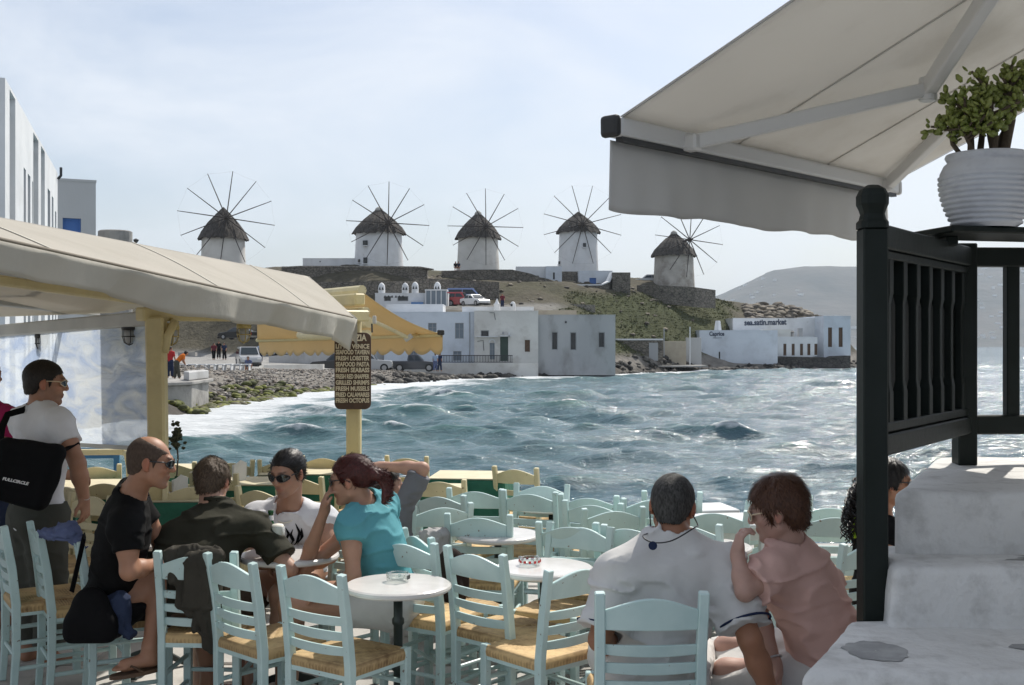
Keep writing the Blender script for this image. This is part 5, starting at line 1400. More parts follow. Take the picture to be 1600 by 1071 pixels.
# ------------------------------------------------------------------ menu sign on the far post
def build_sign():
    D = 9.58; k = D / FPX; x0, x1, y0, y1 = 522.5, 579.5, 520, 640
    c = at((x0 + x1) / 2, (y0 + y1) / 2, D); w = (x1 - x0) * k; h = (y1 - y0) * k
    e = empty('menu_sign', c, 0, 'brown rounded board listing fresh seafood in cream capitals on the post', 'sign')
    r = .05; pts = []
    for cx, cz, a0 in ((w / 2 - r, h / 2 - r, 0), (-w / 2 + r, h / 2 - r, 90), (-w / 2 + r, -h / 2 + r, 180), (w / 2 - r, -h / 2 + r, 270)):
        for i in range(6): a = rad(a0 + 18 * i); pts.append((cx + r * math.cos(a), 0, cz + r * math.sin(a)))
    MB().prism(pts, (0, .022, 0)).build('board', MAT['brown_sign'], e, bevel=.004, fix=True)
    lines = ['VENEZIA', 'LITTLE VENICE', 'SEAFOOD TAVERN', 'FRESH LOBSTER', 'SEAFOOD PASTA', 'FRESH SEABASS', 'FRESH RED SNAPPER', 'GRILLED SHRIMPS', 'FRESH MUSSELS', 'FRIED CALAMARES', 'FRESH OCTOPUS']
    ys = [528, 541.5, 550.5, 560, 569.5, 578.5, 588.5, 598, 607.5, 617, 626]
    for t, y in zip(lines, ys):
        M = face_M(at((x0 + x1) / 2, y, D) + Vector((0, -.004, 0)), (1, 0, 0), (0, 0, 1))
        lettering(t, .05, MAT['sign_cream'], e, M, width=(44 if t == 'VENEZIA' else 52.5) * k, height=(10.5 if t == 'VENEZIA' else 7.4) * k)
build_sign()

# ------------------------------------------------------------------ cage lamps under the beams
def cage_lamp(label, x, y, D, brass):
    k = 1; e = empty('cage_lamp', at(x, y, D), 0, label, 'lamp', 'cage lamps under the canopy beams'); m = MAT['lamp_brass' if brass else 'lamp_iron']
    MB().lathe([(.052, .045), (.056, .06), (.05, .085), (.03, .095)], 16).build('mount', m, e, smooth=True)
    MB().lathe([(.036, .045), (.038, .01), (.030, -.03), (.015, -.05), (.002, -.055)], 14).build('glass_globe', MAT['lamp_glass'], e, smooth=True)
    for i in range(6):
        a = math.pi * i / 3; c, s = math.cos(a), math.sin(a)
        MB().tube([(c * .05, s * .05, .05), (c * .05, s * .05, .0), (c * .036, s * .036, -.045), (0, 0, -.064)], .0035, 5).build('cage_bar', m, e)
    MB().lathe([(.047, -.005), (.053, -.005), (.053, .003), (.047, .003), (.047, -.005)], 16, close=False).build('cage_ring', m, e)
    MB().tube([(0, 0, .09), (0, 0, .13)], .012, 8).build('stem', m, e)
cage_lamp('dark cage lamp nearest the frame edge under the grey beam', 65, 537, 9.4, False)
cage_lamp('dark cage lamp under the grey beam close to the yellow post', 202, 526, 8.2, False)
cage_lamp('cream cage lamp just past the yellow post', 268, 526, 8.0, True)
cage_lamp('yellow cage lamp hanging halfway to the menu sign', 381, 523, 8.5, True)

# ------------------------------------------------------------------ plaster steps and landing
from mathutils.bvhtree import BVHTree
def build_steps():
    e = empty('plaster_stairs', (1.4, 4.2, 0), 0, 'rough whitewashed outdoor stairs with worn grey painted treads', 'stairs')
    def rough_block(name, top, bottom, z1, z0, amp=.012, seed=0, n=26):
        """block with a soft lumpy plaster skin; top/bottom: (front-left, front-right, back-right, back-left) in x,y"""
        T = [Vector((x, y, z1)) for x, y in top]; B = [Vector((x, y, z0)) for x, y in bottom]
        bm = bmesh.new(); vs = [bm.verts.new(p) for p in T + B]
        for f in ((0, 1, 2, 3), (7, 6, 5, 4), (0, 4, 5, 1), (1, 5, 6, 2), (2, 6, 7, 3), (3, 7, 4, 0)): bm.faces.new([vs[i] for i in f])
        bmesh.ops.recalc_face_normals(bm, faces=bm.faces)
        bmesh.ops.bevel(bm, geom=[x for x in bm.edges], offset=.028, segments=3, affect='EDGES', profile=.5)
        bmesh.ops.subdivide_edges(bm, edges=[x for x in bm.edges if x.calc_length() > .12], cuts=14, use_grid_fill=True)
        co = np.array([v.co for v in bm.verts]); nn = np.array([v.normal for v in bm.verts]); bm.normal_update(); nn = np.array([v.normal for v in bm.verts])
        d = amp * fbm(co[:, 0] * 5, co[:, 1] * 5, co[:, 2] * 5, o=4, s=seed)
        M = wm(e).inverted()
        for v, c, n_, q in zip(bm.verts, co, nn, d): v.co = M @ Vector(c + n_ * q)
        me = bpy.data.meshes.new(name); bm.to_mesh(me); bm.free()
        o = link(name, me, MAT['step_plaster'], e, True); blocks.append(o); return o
    blocks = []
    rough_block('landing', [(1.385, 4.12), (4.3, 4.12), (4.3, 5.42), (2.02, 5.42)], [(1.36, 4.08), (4.3, 4.08), (4.3, 5.42), (1.98, 5.42)], 1.30, .0, seed=1)
    rough_block('step', [(1.30, 3.86), (4.2, 3.86), (4.2, 4.30), (1.36, 4.30)], [(1.14, 3.72), (4.2, 3.70), (4.2, 4.30), (1.24, 4.30)], 1.075, .0, seed=2)
    rough_block('step', [(.84, 3.31), (4.0, 3.31), (4.0, 3.95), (1.17, 3.95)], [(.80, 3.26), (4.0, 3.26), (4.0, 3.95), (1.15, 3.95)], .875, .0, seed=3)
    rough_block('step', [(.62, 2.9), (4.0, 2.9), (4.0, 3.5), (.80, 3.5)], [(.6, 2.86), (4.0, 2.86), (4.0, 3.5), (.78, 3.5)], .62, .0, seed=4)
    rough_block('ledge', [(.78, 3.95), (1.3, 3.95), (1.45, 4.75), (.9, 4.75)], [(.76, 3.95), (1.3, 3.95), (1.45, 4.75), (.88, 4.75)], .46, .0, seed=5)
    # worn grey paint on the treads
    def patch(cx, cy, rx, ry, z, seed, sq=2.6, cut=None):
        r = random.Random(seed); pts = []
        for i in range(40):
            a = 2 * math.pi * i / 40; k = (abs(math.cos(a)) ** sq + abs(math.sin(a)) ** sq) ** (-1 / sq) * (1 + .05 * math.sin(a * 5 + seed) + .04 * math.sin(a * 11 + seed * 2)) * r.uniform(.97, 1.03)
            pts.append((cx + rx * k * math.cos(a), cy + ry * k * math.sin(a), z))
        c = Vector((cx, cy, z)); bl = [BVHTree.FromPolygons([wm(b) @ v.co for v in b.data.vertices], [tuple(f.vertices) for f in b.data.polygons]) for b in blocks]; vs = []
        for k in np.linspace(.02, 1, 9):
            for p in pts:
                q = c.lerp(Vector(p), k); hs_ = [h[0].z for h in (t.ray_cast(Vector((q.x, q.y, z + .12)), Vector((0, 0, -1)), .3) for t in bl) if h[0] is not None]
                vs.append((q.x, q.y, (max(hs_) if hs_ else z) + .0025))
        MB().add(vs, [(j * 40 + i, j * 40 + (i + 1) % 40, j * 40 + 40 + (i + 1) % 40, j * 40 + 40 + i) for j in range(8) for i in range(40)]).build('grey_paint_patch', MAT['step_grey_paint'], e, world=True, smooth=True)
    patch(1.135, 3.55, .095, .115, .880, 1, 2.0); patch(2.30, 3.50, .72, .17, .878, 2, 3.2)
    patch(2.75, 4.02, .95, .065, 1.078, 3, 5)
    r = random.Random(8)
    for pts in ([(1.70, 3.66), (1.66, 3.58), (1.64, 3.50), (1.60, 3.42), (1.585, 3.36)],):
        MB().path([(x, y, .886) for x, y in pts], .012, .010).build('crack', MAT['crack_dark'], e, world=True)
build_steps()

# ------------------------------------------------------------------ dark green railing
def build_railing():
    P1 = Vector((gx(1363, 4.0), 4.0, 0)); P2 = Vector((gx(1507, 5.1), 5.1, 0)); P3 = Vector((gx(1760, 5.15), 5.15, 0)); m = MAT['dark_rail_paint']
    e = empty('dark_railing', (P1.x, P1.y, 0), 0, 'dark green wooden railing with a knobbed corner post on the stair landing', 'railing')
    d = (P2 - P1).normalized(); R = Matrix((d, Vector((-d.y, d.x, 0)), Vector((0, 0, 1)))).transposed()
    MB().box(P1 + Vector((0, 0, 1.12)), (.088, .088, 2.24), None).build('corner_post', m, e, bevel=.006, world=True)
    f = MB(); prof = [(.062, 2.24), (.062, 2.262), (.052, 2.272), (.047, 2.29), (.052, 2.305), (.062, 2.325), (.0625, 2.355), (.050, 2.378), (.025, 2.392), (.004, 2.395)]
    vs = []; fs = []
    n = 16
    for r_, z in prof:
        for i in range(n):
            a = 2 * math.pi * (i + .5) / n; q = (abs(math.cos(a)) ** 5 + abs(math.sin(a)) ** 5) ** (-1 / 5); vs.append((P1.x + r_ * .80 * q * math.cos(a), P1.y + r_ * .80 * q * math.sin(a), z))
    for j in range(len(prof) - 1):
        for i in range(n): fs.append((j * n + i, j * n + (i + 1) % n, (j + 1) * n + (i + 1) % n, (j + 1) * n + i))
    fs.append(tuple((len(prof) - 1) * n + i for i in range(n)))
    f.add(vs, fs).build('post_knob', m, e, world=True, smooth=False, bevel=.002)
    MB().box(P1 + d * .075 + Vector((0, 0, 1.25)), (.055, .05, 1.96), R).build('side_post', m, e, bevel=.004, world=True)
    MB().box(P2 + Vector((0, 0, 1.79)), (.085, .085, .99), None).build('end_post', m, e, bevel=.005, world=True)
    up = Vector((0, 0, 1))
    MB().bar(P1 + d * .05 + up * 2.215, P2 + up * 2.225, .075, .085).build('top_rail', m, e, bevel=.006, world=True)
    MB().bar(P1 + d * .05 + up * 2.155, P2 + up * 2.165, .05, .03).build('top_batten', m, e, bevel=.004, world=True)
    MB().bar(P1 + d * .05 + up * 1.475, P2 + up * 1.475, .07, .075).build('bottom_rail', m, e, bevel=.006, world=True)
    MB().bar(P1 + d * .05 + up * 1.535, P2 + up * 1.535, .05, .035).build('bottom_batten', m, e, bevel=.004, world=True)
    MB().bar(P1 + d * .09 + up * 1.85 + Vector((d.y, -d.x, 0)) * -.035, P2 + d * -.04 + up * 1.85 + Vector((d.y, -d.x, 0)) * -.035, .012, .64).build('back_panel', m, e, world=True)
    L = (P2 - P1).length; n = 7
    for i in range(n):
        c = P1 + d * (.16 + (L - .26) * i / (n - 1))
        mb = MB(); wd = .05
        prof = [(.026, 1.55), (.026, 1.66), (.018, 1.70), (.018, 1.98), (.026, 2.02), (.026, 2.145)]
        vs = []; fs = []
        side = Vector((-d.y, d.x, 0))
        for w_, z in prof:
            for a, b in ((-1, -1), (1, -1), (1, 1), (-1, 1)): vs.append(c + d * a * w_ + side * b * w_ * .8 + up * z)
        for j in range(len(prof) - 1):
            for q in range(4): fs.append((j * 4 + q, j * 4 + (q + 1) % 4, j * 4 + 4 + (q + 1) % 4, j * 4 + 4 + q))
        mb.add(vs, fs).build('baluster', m, e, bevel=.003, world=True)
    MB().bar(P2 + up * 2.225, P3 + up * 2.225, .075, .085).build('top_rail', m, e, bevel=.006, world=True)
    MB().bar(P2 + up * 1.475, P3 + up * 1.475, .07, .085).build('bottom_rail', m, e, bevel=.006, world=True)
    for x in (1580, 1668): 
        q = Vector((gx(x, 5.12), 5.12, 0)); MB().box(q + up * 1.85, (.058, .05, .68)).build('baluster', m, e, bevel=.004, world=True)
    MB().box(P3 + up * 1.79, (.085, .085, .99)).build('end_post', m, e, bevel=.005, world=True)
    s0 = Vector((gx(1450, 4.72), 4.72, 2.298)); s1 = Vector((gx(1720, 4.9), 4.9, 2.298))
    MB().bar(s0, s1, .34, .028).build('pot_shelf', m, e, bevel=.006, world=True)
    for q in (s0.lerp(s1, .1), s0.lerp(s1, .85)): MB().box(q + Vector((.02, .08, -.034)), (.05, .2, .04)).build('shelf_bracket', m, e, bevel=.004, world=True)
build_railing()

# ------------------------------------------------------------------ potted succulent
def build_pot():
    c = Vector((gx(1541, 4.7), 4.7, 2.3125))
    e = empty('plant_pot', c, 0, 'ribbed white clay pot standing on the dark railing shelf', 'pot')
    prof = [(.115, 0), (.125, .008)]
    for i in range(10):
        t = i / 9; r0 = .128 + .058 * math.sin(min(1, t * 1.05 + .1) * 1.5)
        prof += [(r0 - .006, .012 + t * .19), (r0 + .003, .012 + t * .19 + .004), (r0 + .004, .012 + t * .19 + .012), (r0 - .005, .012 + t * .19 + .0175)]
    prof += [(.182, .228), (.166, .262), (.150, .276), (.156, .284), (.162, .296), (.158, .306), (.145, .306), (.138, .28)]
    MB().lathe(prof, 48, close=False).build('pot_wall', MAT['white_pot'], e, smooth=True)
    MB().lathe([(.142, .282), (.02, .288)], 24).build('soil', MAT['soil'], e)
    p = empty('jade_plant', c + Vector((0, 0, .284)), 0, 'bushy jade plant growing in the ribbed white pot', 'plant')
    r = random.Random(6); tips = []
    stems = [((-.07, -.02), (-.09, 0, .22), .018), ((-.02, .03), (-.03, .02, .25), .017), ((.03, -.03), (.02, -.02, .29), .019), ((.07, .02), (.11, .02, .36), .025), ((.02, .05), (.17, .06, .33), .019), ((-.05, .05), (-.14, .04, .17), .013), ((-.06, -.05), (-.12, -.05, .12), .012), ((.0, -.06), (-.02, -.07, .18), .013)]
    for (x, y), (tx, ty, tz), rr in stems:
        a = Vector((x, y, -.02)); b = Vector((tx, ty, tz)); mid = a.lerp(b, .5) + Vector((r.uniform(-.03, .03), r.uniform(-.02, .02), 0))
        MB().tube([a, a.lerp(mid, .5), mid, mid.lerp(b, .5), b], [rr, rr * .85, rr * .75, rr * .6, rr * .45], 8).build('stem', MAT['succulent_stem'], p, smooth=True)
        for i in range(6):
            t = r.uniform(.6, 1.0); s = mid.lerp(b, (t - .5) * 2); q = s + Vector((r.uniform(-.10, .10), r.uniform(-.09, .09), r.uniform(.0, .10)))
            MB().tube([s, q], [rr * .4, .005], 6).build('twig', MAT['succulent_stem'], p); tips.append((s, q))
    V = []; F = []; n = 0; V0, F0 = blob_mesh(5, 1, (1, 1, 1), .0)
    for s, q in tips:
        for i in range(17):
            t = r.uniform(.35, 1.08); o = s.lerp(q, t) + Vector((r.gauss(0, .016), r.gauss(0, .016), r.gauss(0, .014)))
            d = (o - s.lerp(q, t) + Vector((r.uniform(-.01, .01), r.uniform(-.01, .01), .012))).normalized(); x = d.cross(Vector((r.uniform(-1, 1), r.uniform(-1, 1), .3))).normalized(); y = d.cross(x)
            k = r.uniform(.75, 1.2); Mx = np.array([d * .020 * k, x * .0125 * k, y * .006 * k])
            W_ = V0 * np.array([1, 1, 1]); W_ = W_ @ Mx; wide = 1.0
            V.append(W_ + np.array(o + d * .012)); F.append(F0 + n); n += len(V0)
    o = np_mesh('foliage', np.concatenate(V), np.concatenate(F), MAT['succulent_leaf'], p, smooth=True); o['kind'] = 'stuff'
build_pot()

# ------------------------------------------------------------------ white folding awning and the house that carries it
AL = Vector((.40, 4.36, 2.665)); AR = Vector((2.14, 6.41, 2.72)); AIN = Vector((.763, -.646, .467))
def build_white_awning():
    e = empty('white_awning', (AL.x, AL.y, 0), 0, 'large off white folding arm awning with a straight valance', 'awning')
    SD = 3.0
    def sh(u, v):
        p = AL.lerp(AR, u) + AIN * (SD * v); p.z += -.035 * math.sin(v * math.pi) * (.7 + .3 * math.cos(u * 12)) + .03; return p
    MB().sheet(sh, 40, 30, .003).build('cloth', MAT['white_awning_cloth'], e, smooth=True, world=True)
    for u in (.0, .335, .67, 1.0):       # sewn seams and hems
        def se(a, v, u=u): p = sh(min(max(u + (a - .5) * .006, 0), 1), v); p.z -= .006; return p
        MB().sheet(se, 3, 24, .002).build('seam', MAT['white_awning_cloth'], e, smooth=True, world=True)
    out = Vector((-.763, .646, 0)); bd = (AR - AL).normalized()
    MB().bar(AL - bd * .02, AR + bd * .02, .075, .075).build('front_bar', MAT['awning_metal'], e, bevel=.014, seg=2, world=True)
    MB().bar(AL + Vector((0, 0, -.046)) + out * -.012, AR + Vector((0, 0, -.046)) + out * -.012, .03, .018).build('bar_groove', MAT['iron_dark'], e, world=True)
    MB().bar(AL - bd * .055, AL - bd * .02, .085, .085).build('end_cap', MAT['black_plastic'], e, bevel=.016, seg=2, world=True)
    MB().bar(AR + bd * .02, AR + bd * .055, .085, .085).build('end_cap', MAT['awning_metal'], e, bevel=.016, seg=2, world=True)
    def va(u, v):
        p = AL.lerp(AR, u); w = .012 * math.sin(u * 31) + .008 * math.sin(u * 67 + 1) + .02 * math.exp(-((u - .42) / .03) ** 2)
        b = .268 + .006 * math.sin(u * 17) + .004 * math.sin(u * 41)
        return p + out * (.030 + w * v) + Vector((0, 0, -.045 - v * b))
    MB().sheet(va, 130, 10, .003).build('valance', MAT['awning_valance_cloth'], e, smooth=True, world=True)
    def arm(u0, elbow, tip, j):
        a = AL.lerp(AR, u0) - out * .05 + Vector((0, 0, -.01))
        MB().bar(a, elbow, .048, .062).build('arm', MAT['awning_metal'], e, bevel=.010, seg=2, world=True)
        MB().bar(elbow, tip, .058, .072).build('arm', MAT['awning_metal'], e, bevel=.010, seg=2, world=True)
        MB().lathe([(.034, -.05), (.038, -.045), (.038, .045), (.034, .05)], 16, elbow).build('elbow_joint', MAT['awning_metal'], e, world=True, smooth=False)
        MB().box(a, (.07, .07, .07), rot(0, 0, 50)).build('arm_shoe', MAT['awning_metal'], e, world=True, bevel=.01)
    e1 = at(1450, 140, 4.84); t1 = at(1541, 0, 4.29); arm(.174, e1, e1 + (t1 - e1) * 3.2, 0)
    e2 = at(1488, 192, 5.7); arm(.93, e2, e2 + Vector((.9, -1.0, .45)), 1)
    q0 = AL + AIN * SD; q1 = AR + AIN * SD
    MB().tube([q0, q1], .06, 14).build('roller', MAT['awning_metal'], e, world=True)
    # the house behind: plain plastered wall beside the viewer
    w0 = Vector((q0.x + .06, q0.y - .05, 0)); dirn = Vector((.647, .763, 0)); nin = Vector((.763, -.647, 0))
    h = empty('corner_house', w0, 0, 'white plastered house wall behind the off white awning and stairs', 'house')
    a = w0 - dirn * 1.2; b = w0 + dirn * 9
    MB().prism([a, b, b + nin * 5, a + nin * 5], (0, 0, 4.6)).build('wall', MAT['whitewash'], h, world=True, fix=True)
    dd = w0 + dirn * 2.2
    MB().prism([dd - nin * .02 + Vector((0, 0, 1.31)), dd + dirn * .9 - nin * .02 + Vector((0, 0, 1.31)), dd + dirn * .9 + nin * .05 + Vector((0, 0, 1.31)), dd + nin * .05 + Vector((0, 0, 1.31))], (0, 0, 2.0)).build('door', MAT['dark_rail_paint'], h, world=True, fix=True)
build_white_awning()

# ------------------------------------------------------------------ things on the tables
def glass_mat():
    m = bpy.data.materials.new('clear_glass'); MAT['clear_glass'] = m; m.use_nodes = True; t = m.node_tree; n = t.nodes
    g = n.new('ShaderNodeBsdfGlossy'); g.inputs['Roughness'].default_value = .04
    tr = n.new('ShaderNodeBsdfTransparent'); tr.inputs['Color'].default_value = (.9, .93, .92, 1)
    fr = n.new('ShaderNodeLayerWeight'); fr.inputs['Blend'].default_value = .25
    ms = n.new('ShaderNodeMixShader'); t.links.new(fr.outputs['Facing'], ms.inputs[0]); t.links.new(tr.outputs[0], ms.inputs[1]); t.links.new(g.outputs[0], ms.inputs[2])
    t.links.new(ms.outputs[0], n['Material Output'].inputs['Surface'])
glass_mat()
pm('beer', (.55, .30, .03), rough=.15, trans=.5); pm('foam', (.80, .76, .66), rough=.8); pm('bottle_green', (.015, .10, .03), rough=.08, trans=.3); pm('paper', (.75, .75, .74), rough=.9); pm('print_red', (.55, .03, .03), rough=.6); pm('steel', (.5, .5, .5), metal=.8, rough=.3)
pm('salt', (.72, .72, .70), rough=.9); pm('pepper', (.13, .10, .07), rough=.9)
def ashtray(label, loc, red):
    e = empty('ashtray', loc, 20, label, 'ashtray')
    MB().lathe([(.050, .0), (.053, .012), (.053, .036), (.049, .038), (.045, .034), (.043, .012), (.0, .009)], 28, close=False).build('bowl', MAT['clear_glass'], e, smooth=True)
    for k in range(3):
        a = 2.1 * k + .4; MB().box((.049 * math.cos(a), .049 * math.sin(a), .036), (.016, .012, .01), rot(0, 0, math.degrees(a))).build('cigarette_rest', MAT['clear_glass'], e)
    if red:
        for k in range(13):
            a = 2 * math.pi * k / 13; MB().box((.0545 * math.cos(a), .0545 * math.sin(a), .022), (.002, .013, .012), rot(0, 0, math.degrees(a))).build('red_print', MAT['print_red'], e)
    else:
        a = -.7; MB().box((.0545 * math.cos(a), .0545 * math.sin(a), .022), (.002, .03, .018), rot(0, 0, math.degrees(a))).build('dark_label', MAT['iron_dark'], e)
t1 = T1.location; ashtray('clear glass ashtray on the front marble table', (t1.x - .005, t1.y + .045, .743), False)
t2 = T2.location; ashtray('red printed glass ashtray on the marble table', (gx(828, t2.y - .0), t2.y + .03, .743), True)
t4 = T4.location
e = empty('beer_glass', (gx(434, 5.78), 5.78, .743), 0, 'stemmed glass of beer with a thick head of foam', 'glass')
MB().lathe([(.034, 0), (.034, .004), (.008, .008), (.007, .035), (.02, .045), (.034, .07), (.037, .12), (.035, .17), (.033, .17), (.034, .12)], 24, close=False).build('glass_wall', MAT['clear_glass'], e, smooth=True)
MB().lathe([(.006, .042), (.019, .048), (.032, .072), (.0345, .105)], 24).build('beer', MAT['beer'], e, smooth=True)
MB().lathe([(.0345, .1055), (.035, .13), (.034, .165), (.026, .178), (.005, .182)], 24).build('foam_head', MAT['foam'], e, smooth=True)
e = empty('beer_bottle', (gx(423, 5.84), 5.84, .743), 0, 'green beer bottle beside the foaming glass', 'bottle')
MB().lathe([(.030, 0), (.032, .006), (.032, .13), (.024, .16), (.0135, .185), (.0125, .225), (.0145, .228), (.0145, .24)], 20).build('bottle_glass', MAT['bottle_green'], e, smooth=True)
MB().lathe([(.0327, .04), (.0327, .105)], 20, close=False).build('paper_label', MAT['paper'], e, smooth=True)
MB().lathe([(.0155, .19), (.0135, .215)], 16, close=False).build('neck_label', MAT['paper'], e, smooth=True)
def shaker(label, x, y, D, fill):
    e = empty('shaker', at(x, y, D), 0, label, 'shaker')
    MB().lathe([(.017, 0), (.018, .004), (.016, .055), (.013, .062)], 12).build('glass_jar', MAT['clear_glass'], e, smooth=True)
    MB().lathe([(.015, .003), (.0145, .04)], 12).build('filling', MAT[fill], e)
    MB().lathe([(.0165, .060), (.0165, .072), (.010, .08), (.001, .082)], 12).build('cap', MAT['steel'], e, smooth=True)
shaker('salt shaker with a steel cap next to the napkin stand', 272.5, 787, 7.9, 'salt'); shaker('pepper shaker with a steel cap behind the balding face', 263, 787, 7.95, 'pepper')
def napkins(label, x, y, D, h):
    e = empty('napkin_stand', at(x, y, D), 30, label, 'napkin stand')
    MB().box((0, 0, .012), (.10, .05, .024)).build('base', MAT['cream_chair_paint'], e, bevel=.004)
    for k in range(4):
        d = .012 * (k - 1.5); MB().prism([(-.05, d, .02), (.05, d, .02), (.052 - k * .004, d * 1.6, h), (0, d * 1.9, h + .025 - k * .01), (-.05, d * 1.5, h - .02)], (0, .004, 0)).build('napkin', MAT['paper'], e, fix=True)
napkins('white napkin stand behind the salt shaker', 281, 788, 8.1, .19); napkins('white folded menu stand on the green clothed table', 374, 757, 9.0, .17)
# dried posy behind the balding man's face
e = empty('posy', at(276, 768, 8.3), 0, 'dark dried flower posy standing in a small vase on the cream table', 'posy')
MB().lathe([(.02, 0), (.03, .03), (.02, .08), (.014, .11)], 12).build('vase', MAT['bottle_green'], e, smooth=True)
MB().tube([(0, 0, .1), (.01, 0, .25), (.0, 0, .38)], .006, 6).build('stem', MAT['succulent_stem'], e)
V0, F0 = blob_mesh(3, 1, (1, 1, 1), .3); rr = np.random.RandomState(2); V = []; F = []
for i in range(90):
    V.append(V0 * rr.uniform(.008, .018) + np.array([rr.normal(0, .022), rr.normal(0, .02), .40 + rr.normal(0, .045)])); F.append(F0 + i * len(V0))
o = np_mesh('flower_head', np.concatenate(V), np.concatenate(F), pm('dried_flower', (.045, .055, .03), (.08, .075, .04), scale=40, rough=1), e, smooth=False); o['kind'] = 'stuff'

# ------------------------------------------------------------------ figures: one smooth surface each, grown from limb volumes
def V3(*a): return np.array(a, np.float64)
def npv(v): return np.array(v, np.float64)
def rc(a, b, ra, rb, k=.03, cut=None): return dict(t='c', a=npv(a), b=npv(b), ra=ra, rb=rb, k=k, cut=cut)
def el(c, r, R=None, k=.03): return dict(t='e', c=npv(c), r=npv(r), R=np.eye(3) if R is None else np.array(R), k=k)
def prim_box(p, inf):
    if p['t'] == 'c':
        r = max(p['ra'], p['rb']) + inf
        return np.minimum(p['a'], p['b']) - r, np.maximum(p['a'], p['b']) + r
    e = np.abs(p['R']) @ (p['r'] + inf); return p['c'] - e, p['c'] + e
def prim_d(p, X, Y, Z, inf):
    if p['t'] == 'c':
        ba = p['b'] - p['a']; L2 = float(ba @ ba) + 1e-12
        px, py, pz = X - p['a'][0], Y - p['a'][1], Z - p['a'][2]
        t = np.clip((px * ba[0] + py * ba[1] + pz * ba[2]) / L2, 0, 1)
        d = np.sqrt((px - t * ba[0]) ** 2 + (py - t * ba[1]) ** 2 + (pz - t * ba[2]) ** 2) - (p['ra'] + (p['rb'] - p['ra']) * t) - inf
    else:
        px, py, pz = X - p['c'][0], Y - p['c'][1], Z - p['c'][2]; R = p['R']; r = p['r'] + inf
        u = (px * R[0, 0] + py * R[1, 0] + pz * R[2, 0]) / r[0]; v = (px * R[0, 1] + py * R[1, 1] + pz * R[2, 1]) / r[1]; w = (px * R[0, 2] + py * R[1, 2] + pz * R[2, 2]) / r[2]
        q = np.sqrt(u * u + v * v + w * w); q2 = np.sqrt((u / r[0]) ** 2 + (v / r[1]) ** 2 + (w / r[2]) ** 2) + 1e-9
        d = q * (q - 1) / q2
    if p.get('cut') is not None:
        o, n = p['cut']; d = np.maximum(d, (X - o[0]) * n[0] + (Y - o[1]) * n[1] + (Z - o[2]) * n[2])
    return d
